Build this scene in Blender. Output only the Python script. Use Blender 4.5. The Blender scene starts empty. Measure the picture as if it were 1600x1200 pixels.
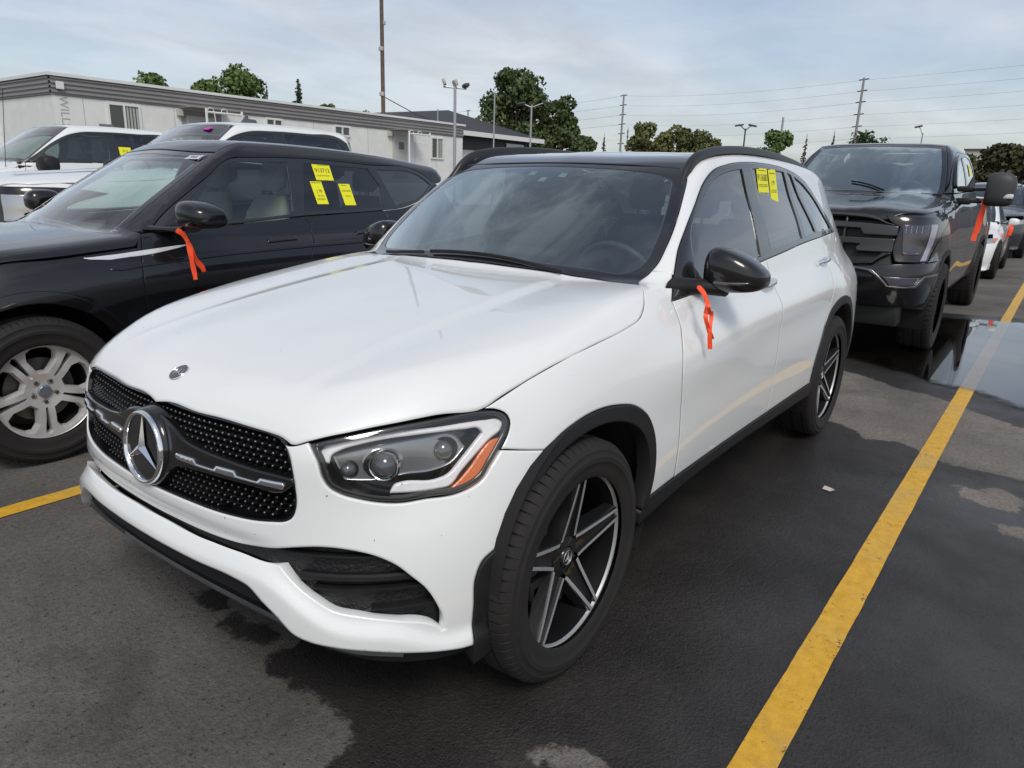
import bpy, math, random
import numpy as np
from mathutils import Vector, Matrix
from mathutils.geometry import delaunay_2d_cdt
random.seed(5); RNG = np.random.default_rng(5)
sc = bpy.context.scene; COL = sc.collection
R = math.radians
# ---------------------------------------------------------------- camera
cam = bpy.data.objects.new('camera', bpy.data.cameras.new('camera')); COL.objects.link(cam); sc.camera = cam
_right = (-.60173144, .79811385, .03055435); _up = (-.1988479, -.18675097, .96207255); _fw = (-.77354948, -.57283363, -.2710772)
cam.matrix_world = Matrix(((_right[0], _up[0], -_fw[0], 1.64071619), (_right[1], _up[1], -_fw[1], 1.86432289),
                           (_right[2], _up[2], -_fw[2], 1.43966801), (0, 0, 0, 1)))
cam.data.sensor_fit = 'HORIZONTAL'; cam.data.sensor_width = 36; cam.data.lens = 1112.175/1600*36
cam.data.clip_start = .05; cam.data.clip_end = 3000
# ---------------------------------------------------------------- sky, sun, exposure
SUN_EL, SUN_AZ = R(50), R(42)      # soft high sun behind thin cloud, over the camera's shoulder
w = bpy.data.worlds.new('World'); sc.world = w; w.use_nodes = True; nt = w.node_tree; nt.nodes.clear()
def wn(t, **k):
    n = nt.nodes.new(t)
    for a, b in k.items(): setattr(n, a, b)
    return n
wout = wn('ShaderNodeOutputWorld'); bg = wn('ShaderNodeBackground'); bg.inputs[1].default_value = .1
sky = wn('ShaderNodeTexSky', sky_type='NISHITA', sun_disc=False, sun_elevation=SUN_EL, sun_rotation=SUN_AZ, air_density=1.0, dust_density=2.2, ozone_density=1.0, altitude=100)
tc = wn('ShaderNodeTexCoord'); sep = wn('ShaderNodeSeparateXYZ'); nt.links.new(tc.outputs['Generated'], sep.inputs[0])
def wm(op, a, b=None, c=None, clamp=False):
    n = wn('ShaderNodeMath', operation=op, use_clamp=clamp)
    for i, v in enumerate((a, b, c)):
        if v is None: continue
        if isinstance(v, (int, float)): n.inputs[i].default_value = v
        else: nt.links.new(v, n.inputs[i])
    return n.outputs[0]
zz = wm('ADD', wm('MAXIMUM', sep.outputs[2], 0.), .13)
comb = wn('ShaderNodeCombineXYZ'); nt.links.new(wm('DIVIDE', sep.outputs[0], zz), comb.inputs[0]); nt.links.new(wm('DIVIDE', sep.outputs[1], zz), comb.inputs[1])
def wnoise(scale, det, rough, off, dist=.4):
    mp = wn('ShaderNodeMapping'); mp.inputs['Location'].default_value = off; mp.inputs['Scale'].default_value = (1, 1.25, 1); nt.links.new(comb.outputs[0], mp.inputs[0])
    n = wn('ShaderNodeTexNoise'); n.inputs['Scale'].default_value = scale; n.inputs['Detail'].default_value = det; n.inputs['Roughness'].default_value = rough; n.inputs['Distortion'].default_value = dist
    nt.links.new(mp.outputs[0], n.inputs[0]); return n.outputs[0]
n1 = wnoise(.5, 7, .52, (3.1, 1.7, 0)); n2 = wnoise(1.5, 6, .55, (-4.2, 2.3, 1)); n3 = wnoise(.22, 3, .5, (7.7, .4, 2))
def wrange(v, a, b, c, d):
    n = wn('ShaderNodeMapRange', interpolation_type='SMOOTHSTEP'); nt.links.new(v, n.inputs[0])
    for i, q in enumerate((a, b, c, d)): n.inputs[i+1].default_value = q
    return n.outputs[0]
mask = wrange(wm('ADD', wm('MULTIPLY', n1, .72), wm('MULTIPLY', n3, .28)), .40, .66, .26, .74)
hi = wrange(sep.outputs[2], .42, .70, 0, 1)      # deeper, more broken cloud overhead
shade = wm('MULTIPLY', wrange(n2, .30, .70, .80, 1.06), wm('SUBTRACT', 1., wm('MULTIPLY', hi, wrange(wnoise(2.6, 6, .6, (1.2, 5.5, 3)), .38, .62, .58, 0.))))
ccol = wn('ShaderNodeCombineXYZ')
for i, v in enumerate((5.55, 5.62, 5.85)): nt.links.new(wm('MULTIPLY', shade, v), ccol.inputs[i])
mixc = wn('ShaderNodeMix', data_type='RGBA'); nt.links.new(mask, mixc.inputs[0]); nt.links.new(sky.outputs[0], mixc.inputs[6]); nt.links.new(ccol.outputs[0], mixc.inputs[7])
nt.links.new(mixc.outputs[2], bg.inputs[0]); nt.links.new(bg.outputs[0], wout.inputs[0])
sun = bpy.data.objects.new('sun', bpy.data.lights.new('sun', 'SUN')); COL.objects.link(sun)
sun.data.energy = 1.25; sun.data.angle = R(20); sun.data.color = (1, .955, .9)
_sd = Vector((math.cos(SUN_EL)*math.sin(SUN_AZ), math.cos(SUN_EL)*math.cos(SUN_AZ), math.sin(SUN_EL)))
sun.rotation_euler = _sd.to_track_quat('Z', 'Y').to_euler()
vs = sc.view_settings; vs.view_transform = 'Standard'; vs.look = 'None'; vs.gamma = 1; vs.exposure = .48
sc.render.engine = 'CYCLES'
# ---------------------------------------------------------------- numeric helpers
def spl(xs, ys):
    """natural cubic spline through (xs, ys), linear outside"""
    xs = np.asarray(xs, float); ys = np.asarray(ys, float); n = len(xs)
    if n < 3:
        return lambda q: np.interp(q, xs, ys)
    h = np.diff(xs); A = np.zeros((n, n)); b = np.zeros(n); A[0, 0] = A[-1, -1] = 1
    for i in range(1, n-1):
        A[i, i-1] = h[i-1]; A[i, i] = 2*(h[i-1]+h[i]); A[i, i+1] = h[i]
        b[i] = 6*((ys[i+1]-ys[i])/h[i]-(ys[i]-ys[i-1])/h[i-1])
    M = np.linalg.solve(A, b)
    def f(q):
        q = np.asarray(q, float); qc = np.clip(q, xs[0], xs[-1])
        i = np.clip(np.searchsorted(xs, qc)-1, 0, n-2)
        d = xs[i+1]-xs[i]; a = (xs[i+1]-qc)/d; c = (qc-xs[i])/d
        r = a*ys[i]+c*ys[i+1]+((a**3-a)*M[i]+(c**3-c)*M[i+1])*d*d/6
        s0 = (ys[1]-ys[0])/h[0]-h[0]*M[1]/6; s1 = (ys[-1]-ys[-2])/h[-1]+h[-1]*M[-2]/6
        return r+np.where(q < xs[0], (q-xs[0])*s0, 0)+np.where(q > xs[-1], (q-xs[-1])*s1, 0)
    return f
class Tab:
    """smooth 2D table: rows of (v, [(u, value)...]) splined along u, then along v, looked up bicubically"""
    def __init__(s, rows, u0, u1, v0, v1, nu=240, nv=120):
        s.u0, s.u1, s.v0, s.v1, s.nu, s.nv = u0, u1, v0, v1, nu, nv
        U = np.linspace(u0, u1, nu); V = np.linspace(v0, v1, nv)
        vs = [r[0] for r in rows]
        R = np.array([spl(*zip(*sorted(r[1])))(U) for r in rows])
        G = np.zeros((nv, nu))
        for i in range(nu):
            G[:, i] = spl(vs, R[:, i])(V) if len(vs) > 1 else R[0, i]
        s.G = G
    def __call__(s, u, v):
        a = np.clip((u-s.u0)/(s.u1-s.u0)*(s.nu-1), 0, s.nu-1.0001); b = np.clip((v-s.v0)/(s.v1-s.v0)*(s.nv-1), 0, s.nv-1.0001)
        i = a.astype(int); j = b.astype(int); a = a-i; b = b-j
        def w(t):
            return (-.5*t+t*t-.5*t**3, 1-2.5*t*t+1.5*t**3, .5*t+2*t*t-1.5*t**3, -.5*t*t+.5*t**3)
        wa, wb = w(a), w(b); r = 0
        for p in range(4):
            jj = np.clip(j+p-1, 0, s.nv-1); q = 0
            for k in range(4):
                q = q+wa[k]*s.G[jj, np.clip(i+k-1, 0, s.nu-1)]
            r = r+wb[p]*q
        return r
def smax(a, b, r):
    h = np.clip(.5+.5*(a-b)/r, 0, 1); return b+(a-b)*h+r*h*(1-h)
def smin(a, b, r): return -smax(-a, -b, r)
def sstep(a, b, x):
    t = np.clip((x-a)/(b-a), 0, 1); return t*t*(3-2*t)
RW = .85; QT = RW*math.pi/2
class Shape:
    """car body as an implicit field F(p) < 0 inside; panels are laid on F = 0.
       ray families: 'w' wrap round the waist (t, z), 'c' tube about the long axis (x, phi), 's' side (x, z), 'p' plan (x, y)"""
    xa, xb, zc, yr = 0.0, -2.873, .8, 0.0
    def wrap_polar(s, x, Y):
        """distance from the waist skeleton and the wrap coordinate t"""
        th = np.arctan2(Y, x-s.xa); front = x > s.xa; rear = x < s.xb
        tr = np.arctan2(Y, s.xb-x)
        r = np.where(front, np.hypot(x-s.xa, Y), np.where(rear, np.hypot(s.xb-x, Y), Y))
        t = np.where(front, th*RW, np.where(rear, QT+(s.xa-s.xb)+(math.pi/2-tr)*RW, QT+(s.xa-x)))
        return r, t
    def param(s, P, kind):
        P = np.asarray(P, float); x, Y, z = P[:, 0], np.abs(P[:, 1]), P[:, 2]
        if kind == 'w': return np.stack([s.wrap_polar(x, Y)[1], z], 1)
        if kind == 'c': return np.stack([x, np.arctan2(z-s.zc, Y)], 1)
        if kind == 's': return np.stack([x, z], 1)
        return np.stack([x, P[:, 1]], 1)
    def rays(s, U, kind):
        a, b = U[:, 0], U[:, 1]; o = np.zeros((len(a), 3)); d = np.zeros((len(a), 3))
        if kind == 'w':
            L = s.xa-s.xb; f = a < QT; rr = a > QT+L; th = np.where(f, a/RW, np.where(rr, math.pi/2-(a-QT-L)/RW, math.pi/2))
            o[:, 0] = np.where(f, s.xa, np.where(rr, s.xb, s.xa-(a-QT))); o[:, 2] = b
            d[:, 0] = np.where(rr, -np.cos(th), np.where(f, np.cos(th), 0)); d[:, 1] = np.sin(th)
        elif kind == 'c':
            o[:, 0] = a; o[:, 2] = s.zc; d[:, 1] = np.cos(b); d[:, 2] = np.sin(b)
        elif kind == 's':
            o[:, 0] = a; o[:, 2] = b; d[:, 1] = 1
        else:
            o[:, 0] = a; o[:, 1] = b; o[:, 2] = s.zc-.1; d[:, 2] = 1
        return o, d
    def march(s, U, kind, off=0., L=1.6, F=None):
        F = F or s.F
        U = np.asarray(U, float); o, d = s.rays(U, kind); n = len(U); N = 40
        lo = np.zeros(n); hi = np.full(n, L); done = np.zeros(n, bool)
        for k in range(1, N+1):
            t = L*k/N; v = F(o+d*t)-off; hit = (v > 0) & ~done
            hi[hit] = t; lo[hit] = L*(k-1)/N; done |= hit
            if done.all(): break
        for _ in range(22):
            m = (lo+hi)/2; v = F(o+d*m[:, None])-off; p = v > 0
            hi = np.where(p, m, hi); lo = np.where(p, lo, m)
        return o+d*((lo+hi)/2)[:, None]
    def normal(s, P, F=None, h=2e-3):
        F = F or s.F
        g = np.stack([F(P+np.eye(3)[i]*h)-F(P-np.eye(3)[i]*h) for i in range(3)], 1)
        return g/np.maximum(np.linalg.norm(g, axis=1, keepdims=True), 1e-9)
    def F(s, P): return s.raw(P[:, 0], np.abs(P[:, 1]), P[:, 2])
def rows_wrap(levels, xb_pts):
    """plan outlines per level ([(x, y)...] from nose centre along the flank) -> table rows (t, r) mirrored at the nose"""
    rows = []
    for z, pts in levels:
        r = []
        for x, y in pts:
            if x > 0: t, q = math.atan2(y, x)*RW, math.hypot(x, y)
            elif x > xb_pts: t, q = QT-x, y
            else: t, q = QT-xb_pts+(math.pi/2-math.atan2(y, xb_pts-x))*RW, math.hypot(xb_pts-x, y)
            r.append((t, q))
        r += [(-t, q) for t, q in r if 0 < t < 1.0]
        te = QT-xb_pts+QT
        r += [(2*te-t, q) for t, q in r if te-1.0 < t < te-1e-3]
        rows.append((z, r))
    return rows
def inpoly(P, poly):
    P = np.asarray(P); poly = np.asarray(poly); x, y = P[:, 0], P[:, 1]; c = np.zeros(len(P), bool)
    x0, y0 = poly[:, 0], poly[:, 1]; x1, y1 = np.roll(x0, -1), np.roll(y0, -1)
    for a, b, e, f in zip(x0, y0, x1, y1):
        if b == f: continue
        k = (b > y) != (f > y); c ^= k & (x < (e-a)*(y-b)/(f-b)+a)
    return c
def dist_poly(P, poly, closed=True):
    P = np.asarray(P, float); poly = np.asarray(poly, float); Q = np.roll(poly, -1, 0) if closed else poly[1:]
    A = poly if closed else poly[:-1]; D = np.full(len(P), 1e9)
    for a, b in zip(A, Q):
        ab = b-a; l = (ab**2).sum()
        if l < 1e-14: continue
        t = np.clip(((P-a)@ab)/l, 0, 1); D = np.minimum(D, np.linalg.norm(P-a-t[:, None]*ab, axis=1))
    return D
def smooth(pts, n=8, closed=True, sharp=60):
    """Catmull-Rom through the points; corners turning more than `sharp` degrees stay corners"""
    P = np.asarray(pts, float); N = len(P); out = []
    tan = np.zeros_like(P); corner = np.zeros(N, bool)
    for i in range(N):
        if not closed and i in (0, N-1): corner[i] = True; continue
        a = P[i]-P[i-1]; b = P[(i+1) % N]-P[i]; la, lb = np.linalg.norm(a)+1e-9, np.linalg.norm(b)+1e-9
        if math.degrees(math.acos(np.clip(a@b/la/lb, -1, 1))) > sharp: corner[i] = True
        tan[i] = (a/la*lb+b/lb*la)/(la+lb)
    for i in range(N if closed else N-1):
        j = (i+1) % N; L = np.linalg.norm(P[j]-P[i])
        m0 = (P[j]-P[i]) if corner[i] else tan[i]*L; m1 = (P[j]-P[i]) if corner[j] else tan[j]*L
        for k in range(n):
            t = k/n; out.append((2*t**3-3*t*t+1)*P[i]+(t**3-2*t*t+t)*m0+(-2*t**3+3*t*t)*P[j]+(t**3-t*t)*m1)
    if not closed: out.append(P[-1])
    return np.array(out)
def resample(P, step, closed=True):
    """even spacing, keeping sharp corners"""
    P = np.asarray(P, float); N = len(P); keep = []
    for i in range(N):
        if not closed and i in (0, N-1): keep.append(i); continue
        a = P[i]-P[i-1]; b = P[(i+1) % N]-P[i]; la, lb = np.linalg.norm(a), np.linalg.norm(b)
        if la < 1e-9 or lb < 1e-9: continue
        if math.degrees(math.acos(np.clip(a@b/la/lb, -1, 1))) > 25: keep.append(i)
    if closed and not keep: keep = [0]
    out = []; K = len(keep)
    for k in range(K if closed else K-1):
        i, j = keep[k], keep[(k+1) % K]
        idx = [i]
        while True:
            nx = (idx[-1]+1) % N; idx.append(nx)
            if nx == j: break
        S = P[idx]; l = np.concatenate([[0], np.cumsum(np.linalg.norm(np.diff(S, axis=0), axis=1))])
        m = max(1, int(round(l[-1]/step))); q = np.linspace(0, l[-1], m+1)[:-1]
        out.append(np.stack([np.interp(q, l, S[:, c]) for c in range(S.shape[1])], 1))
    out = np.concatenate(out)
    if not closed: out = np.vstack([out, P[-1]])
    return out
# ---------------------------------------------------------------- materials
MATS = {}
def mat(name, col, rough=.5, metal=0., coat=0., coat_rough=.03, spec=.5, noise=None, bump=None, emit=None, trans=0, alpha=1):
    if name in MATS: return MATS[name]
    m = bpy.data.materials.new(name); m.use_nodes = True; t = m.node_tree; b = t.nodes['Principled BSDF']
    b.inputs['Base Color'].default_value = (*col, 1); b.inputs['Roughness'].default_value = rough; b.inputs['Metallic'].default_value = metal
    b.inputs['Coat Weight'].default_value = coat; b.inputs['Coat Roughness'].default_value = coat_rough; b.inputs['Specular IOR Level'].default_value = spec
    if trans: b.inputs['Transmission Weight'].default_value = trans
    if emit: b.inputs['Emission Color'].default_value = (*emit[0], 1); b.inputs['Emission Strength'].default_value = emit[1]
    tcn = t.nodes.new('ShaderNodeTexCoord')
    if noise:                                   # (scale, dark, light): patchy wear of the thing's own colour
        n = t.nodes.new('ShaderNodeTexNoise'); n.inputs['Scale'].default_value = noise[0]; n.inputs['Detail'].default_value = 6; n.inputs['Roughness'].default_value = .6
        t.links.new(tcn.outputs['Object'], n.inputs[0]); r = t.nodes.new('ShaderNodeMapRange'); t.links.new(n.outputs[0], r.inputs[0])
        r.inputs[1].default_value = .3; r.inputs[2].default_value = .7; r.inputs[3].default_value = noise[1]; r.inputs[4].default_value = noise[2]
        x = t.nodes.new('ShaderNodeMix'); x.data_type = 'RGBA'; x.blend_type = 'MULTIPLY'; x.inputs[0].default_value = 1; x.inputs[6].default_value = (*col, 1)
        t.links.new(r.outputs[0], x.inputs[7]); t.links.new(x.outputs[2], b.inputs['Base Color'])
        r2 = t.nodes.new('ShaderNodeMapRange'); t.links.new(n.outputs[0], r2.inputs[0]); r2.inputs[3].default_value = max(0, rough-.08); r2.inputs[4].default_value = min(1, rough+.1)
        t.links.new(r2.outputs[0], b.inputs['Roughness'])
    if bump:                                    # (scale, strength, distance)
        n = t.nodes.new('ShaderNodeTexNoise'); n.inputs['Scale'].default_value = bump[0]; n.inputs['Detail'].default_value = 4; t.links.new(tcn.outputs['Object'], n.inputs[0])
        bp = t.nodes.new('ShaderNodeBump'); bp.inputs['Strength'].default_value = bump[1]; bp.inputs['Distance'].default_value = bump[2]; t.links.new(n.outputs[0], bp.inputs['Height']); t.links.new(bp.outputs[0], b.inputs['Normal'])
    MATS[name] = m; return m
def glass(name, tint, refl=1.0, rough=0.0, gcol=(1, 1, 1)):
    """thin pane: tinted see-through plus mirror reflection by angle"""
    if name in MATS: return MATS[name]
    m = bpy.data.materials.new(name); m.use_nodes = True; t = m.node_tree; t.nodes.clear()
    o = t.nodes.new('ShaderNodeOutputMaterial'); mx = t.nodes.new('ShaderNodeMixShader'); tr = t.nodes.new('ShaderNodeBsdfTransparent'); gl = t.nodes.new('ShaderNodeBsdfGlossy')
    tr.inputs[0].default_value = (*tint, 1); gl.inputs['Roughness'].default_value = rough; gl.inputs['Color'].default_value = (*gcol, 1)
    f = t.nodes.new('ShaderNodeFresnel'); ge = t.nodes.new('ShaderNodeNewGeometry'); io = t.nodes.new('ShaderNodeMapRange'); t.links.new(ge.outputs['Backfacing'], io.inputs[0]); io.inputs[3].default_value = 1.55; io.inputs[4].default_value = 1/1.55; t.links.new(io.outputs[0], f.inputs[0]); ml = t.nodes.new('ShaderNodeMath'); ml.operation = 'MULTIPLY'; ml.use_clamp = True; ml.inputs[1].default_value = 2.0*refl
    t.links.new(f.outputs[0], ml.inputs[0]); t.links.new(ml.outputs[0], mx.inputs[0]); t.links.new(tr.outputs[0], mx.inputs[1]); t.links.new(gl.outputs[0], mx.inputs[2]); t.links.new(mx.outputs[0], o.inputs[0])
    MATS[name] = m; return m
WHITE = mat('white_paint', (.79, .81, .80), .30, coat=1, coat_rough=.02, noise=(3, .985, 1.0))
BLACKP = mat('black_paint', (.006, .0065, .009), .35, coat=1, coat_rough=.012, spec=.2)
GLOSSB = mat('gloss_black', (.006, .006, .007), .3, coat=1, coat_rough=.01, spec=.2)
PLASTIC = mat('black_plastic', (.013, .013, .014), .52, spec=.35, noise=(14, .8, 1.15), bump=(900, .15, .0004))
RUBBER = mat('tyre_rubber', (.0125, .0112, .0105), .78, noise=(9, .75, 1.25), bump=(300, .2, .0006))
CHROME = mat('chrome', (.82, .83, .84), .07, metal=1)
SILVER = mat('silver_alloy', (.74, .73, .72), .36, metal=.45, noise=(10, .8, 1.05))
MACH = mat('machined_edge', (.50, .51, .52), .42, metal=.55)
DARKIN = mat('dark_interior', (.018, .018, .02), .8)
WELL = mat('wheel_well', (.010, .010, .010), .9)
SEATM = mat('seat_leather', (.03, .03, .032), .5)
WSG = glass('windshield_glass', (.66, .80, .77), 1.75, gcol=(.84, .96, 1)); WSC = glass('clear_windshield', (.74, .88, .85), .8); WSD = glass('hazy_windshield', (.66, .80, .77), 3.2, gcol=(.84, .96, .97)); SIDEG = glass('side_glass', (.46, .54, .51), 1.05); PRIVG = glass('privacy_glass', (.05, .055, .06), .95); LENSG = glass('lamp_lens', (.97, .97, .97), .6)
ROOFG = mat('roof_glass', (.006, .009, .016), .03, coat=1, coat_rough=.0)
FRIT = mat('black_frit', (.010, .011, .014), .05, coat=1, coat_rough=.0)
LIGHTG = mat('light_guide', (.90, .91, .92), .35, coat=.5, noise=(60, .9, 1.0)); AMB = mat('amber_reflector', (.72, .14, .01), .12, coat=1, bump=(220, .8, .003))
TAPE = mat('orange_ribbon', (1.0, .10, .03), .4); YEL = mat('yellow_label', (.86, .83, .015), .5); INK = mat('label_ink', (.10, .11, .02), .6)
GAP_SHADE = mat('painted_gap_shade', (.012, .012, .012), .8)  # near-black for the panels' deep edge walls: shade of the gaps painted in
REDL = mat('red_lens', (.35, .01, .012), .12, coat=1)
BRAKE = mat('brake_iron', (.18, .17, .16), .45, metal=.8, noise=(20, .6, 1.1))
# ---------------------------------------------------------------- object helpers
def thing(name, label, cat, loc=(0, 0, 0), rz=0., group=None):
    o = bpy.data.objects.new(name, None); COL.objects.link(o); o.location = loc; o.rotation_euler = (0, 0, rz)
    o.empty_display_size = .2; o['label'] = label; o['category'] = cat
    if group: o['group'] = group
    return o
def tag(o, label, cat, group=None):
    o['label'] = label; o['category'] = cat
    if group: o['group'] = group
    return o
def copy_tree(o, parent=None):
    c = o.copy(); COL.objects.link(c); c.parent = parent
    for ch in list(o.children): copy_tree(ch, c)
    return c
def mesh(name, V, Fc, m, parent=None, smooth=True, normals=None, mats=None, fm=None, auto=None):
    me = bpy.data.meshes.new(name); me.from_pydata([tuple(map(float, v)) for v in V], [], [tuple(f) for f in Fc])
    for q in (mats or [m]): me.materials.append(q)
    if fm is not None: me.polygons.foreach_set('material_index', fm)
    if smooth: me.polygons.foreach_set('use_smooth', [True]*len(me.polygons))
    if normals is not None: me.normals_split_custom_set_from_vertices([tuple(map(float, n)) for n in normals])
    elif smooth and auto: me.set_sharp_from_angle(angle=R(auto))
    me.update(); o = bpy.data.objects.new(name, me); COL.objects.link(o)
    if parent is not None: o.parent = parent
    return o
class MB:
    """collects shapes of ONE part into one mesh"""
    def __init__(s): s.V = []; s.F = []
    def add(s, V, F):
        k = len(s.V); s.V += [tuple(v) for v in V]; s.F += [tuple(i+k for i in f) for f in F]; return s
    def box(s, lo, hi, bev=.0):
        (a, b, c), (d, e, f) = lo, hi
        if bev <= 0:
            s.add([(a, b, c), (d, b, c), (d, e, c), (a, e, c), (a, b, f), (d, b, f), (d, e, f), (a, e, f)],
                  [(0, 3, 2, 1), (4, 5, 6, 7), (0, 1, 5, 4), (1, 2, 6, 5), (2, 3, 7, 6), (3, 0, 4, 7)]); return s
        r = min(bev, (d-a)/2.01, (e-b)/2.01, (f-c)/2.01)
        rings = []
        for z, q in ((c, r), (c+r*.3, r*.3), (c+r, 0), (f-r, 0), (f-r*.3, r*.3), (f, r)):
            ring = []
            for (cx, cy, sx, sy) in ((d-r, e-r, 1, 1), (a+r, e-r, -1, 1), (a+r, b+r, -1, -1), (d-r, b+r, 1, -1)):
                a0 = {(1, 1): 0, (-1, 1): 90, (-1, -1): 180, (1, -1): 270}[(sx, sy)]
                for k in (0, 45, 90):
                    an = R(a0+k); ring.append((cx+(r-q)*math.cos(an), cy+(r-q)*math.sin(an), z))
            rings.append(ring)
        s.loft(rings, True, True); return s
    def loft(s, rings, cap0=False, cap1=False, closed=True):
        n = len(rings[0]); V = [v for r in rings for v in r]; F = []
        for i in range(len(rings)-1):
            for j in range(n if closed else n-1):
                k = (j+1) % n; F.append((i*n+j, i*n+k, (i+1)*n+k, (i+1)*n+j))
        if cap0: F.append(tuple(reversed(range(n))))
        if cap1: F.append(tuple(range((len(rings)-1)*n, len(rings)*n)))
        s.add(V, F); return s
    def tube(s, pts, r, n=10, cap=True, flat=1.0, up=(0, 0, 1)):
        P = [Vector(p) for p in pts]; rings = []; r = r if hasattr(r, '__len__') else [r]*len(P)
        for i, p in enumerate(P):
            t = (P[min(i+1, len(P)-1)]-P[max(i-1, 0)]).normalized(); u = Vector(up); a = t.cross(u)
            if a.length < 1e-3: a = t.cross(Vector((1, 0, 0)))
            a.normalize(); b = a.cross(t).normalized()
            rings.append([tuple(p+(a*math.cos(q)+b*math.sin(q)*flat)*r[i]) for q in [2*math.pi*k/n for k in range(n)]])
        s.loft(rings, cap, cap); return s
    def lathe(s, prof, n=48, axis='y', o=(0, 0, 0)):
        rings = []
        for rr, h in prof:
            ring = []
            for k in range(n):
                a = 2*math.pi*k/n; c, d = rr*math.cos(a), rr*math.sin(a)
                p = {'y': (c, h, d), 'z': (c, d, h), 'x': (h, c, d)}[axis]; ring.append((p[0]+o[0], p[1]+o[1], p[2]+o[2]))
            rings.append(ring)
        s.loft(rings); return s
    def sweep(s, P, N, prof, cap=True, closed=False):
        """profile [(along side, along normal)] carried along P with normals N"""
        P = np.asarray(P, float); N = np.asarray(N, float); T = np.gradient(P, axis=0) if not closed else np.roll(P, -1, 0)-np.roll(P, 1, 0)
        T /= np.linalg.norm(T, axis=1, keepdims=True)+1e-12; S = np.cross(T, N); S /= np.linalg.norm(S, axis=1, keepdims=True)+1e-12
        rings = [[tuple(P[i]+S[i]*a+N[i]*b) for a, b in prof] for i in range(len(P))]
        if closed: rings.append(rings[0])
        s.loft(rings, cap and not closed, cap and not closed); return s
    def build(s, name, m, parent=None, smooth=True, auto=40, fix=True):
        o = mesh(name, s.V, s.F, m, parent, smooth)
        if fix:
            import bmesh
            bm = bmesh.new(); bm.from_mesh(o.data); bmesh.ops.recalc_face_normals(bm, faces=bm.faces); bm.to_mesh(o.data); bm.free()
        if smooth and auto: o.data.set_sharp_from_angle(angle=R(auto))
        return o
def subdiv(o, lv=2):
    md = o.modifiers.new('s', 'SUBSURF'); md.levels = lv; md.render_levels = lv; return o
def tri2d(outline, holes, step):
    """constrained triangulation of a 2D outline with an even interior; returns points, triangles, boundary loops"""
    loops = [outline]+list(holes); pts = []; edges = []; ids = []
    for L in loops:
        k = len(pts); pts += [tuple(p) for p in L]; n = len(L); edges += [(k+i, k+(i+1) % n) for i in range(n)]; ids.append(list(range(k, k+n)))
    A = np.asarray(outline); lo, hi = A.min(0), A.max(0)
    gx = np.arange(lo[0]+step*.5, hi[0], step); gy = np.arange(lo[1]+step*.43, hi[1], step*.866)
    G = np.array([(x+(step/2 if j % 2 else 0), y) for j, y in enumerate(gy) for x in gx])
    if len(G):
        k = inpoly(G, A)
        for h in holes: k &= ~inpoly(G, h)
        G = G[k]
    if len(G):
        d = dist_poly(G, A)
        for h in holes: d = np.minimum(d, dist_poly(G, h))
        G = G[d > step*.55]
        pts += [tuple(g) for g in G]
    ex = []
    for li, L in enumerate(loops):
        Q = shrink(L, .0055 if li == 0 else -.0055)[::1]; kq = inpoly(Q, A)
        for h in holes: kq &= ~inpoly(Q, h)
        Q = Q[kq]; dq = dist_poly(Q, A) if len(Q) else np.zeros(0)
        for h in holes:
            if len(Q): dq = np.minimum(dq, dist_poly(Q, h))
        if len(Q): Q = Q[dq > .004]; ex += [tuple(q) for q in Q]
    pts += ex
    r = delaunay_2d_cdt([Vector(p) for p in pts], edges, [], 0, 1e-7)
    V = np.array([tuple(v) for v in r[0]]); Fc = np.array([tuple(f) for f in r[2]]); C = V[Fc].mean(1); k = inpoly(C, A)
    for h in holes: k &= ~inpoly(C, h)
    # map input ids to output
    inv = {}
    for o_, src in enumerate(r[3]):
        for q in src: inv[q] = o_
    loops = [[inv[i] for i in L] for L in ids]
    return V, Fc[k], loops
def area2(L): L = np.asarray(L); return .5*np.sum(L[:, 0]*np.roll(L[:, 1], -1)-np.roll(L[:, 0], -1)*L[:, 1])
def shrink(L, g):
    L = np.asarray(L, float)
    if g == 0: return L
    T = np.roll(L, -1, 0)-np.roll(L, 1, 0); T /= np.linalg.norm(T, axis=1, keepdims=True)+1e-12
    N = np.stack([-T[:, 1], T[:, 0]], 1)*(1 if area2(L) > 0 else -1); return L+N*g
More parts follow.
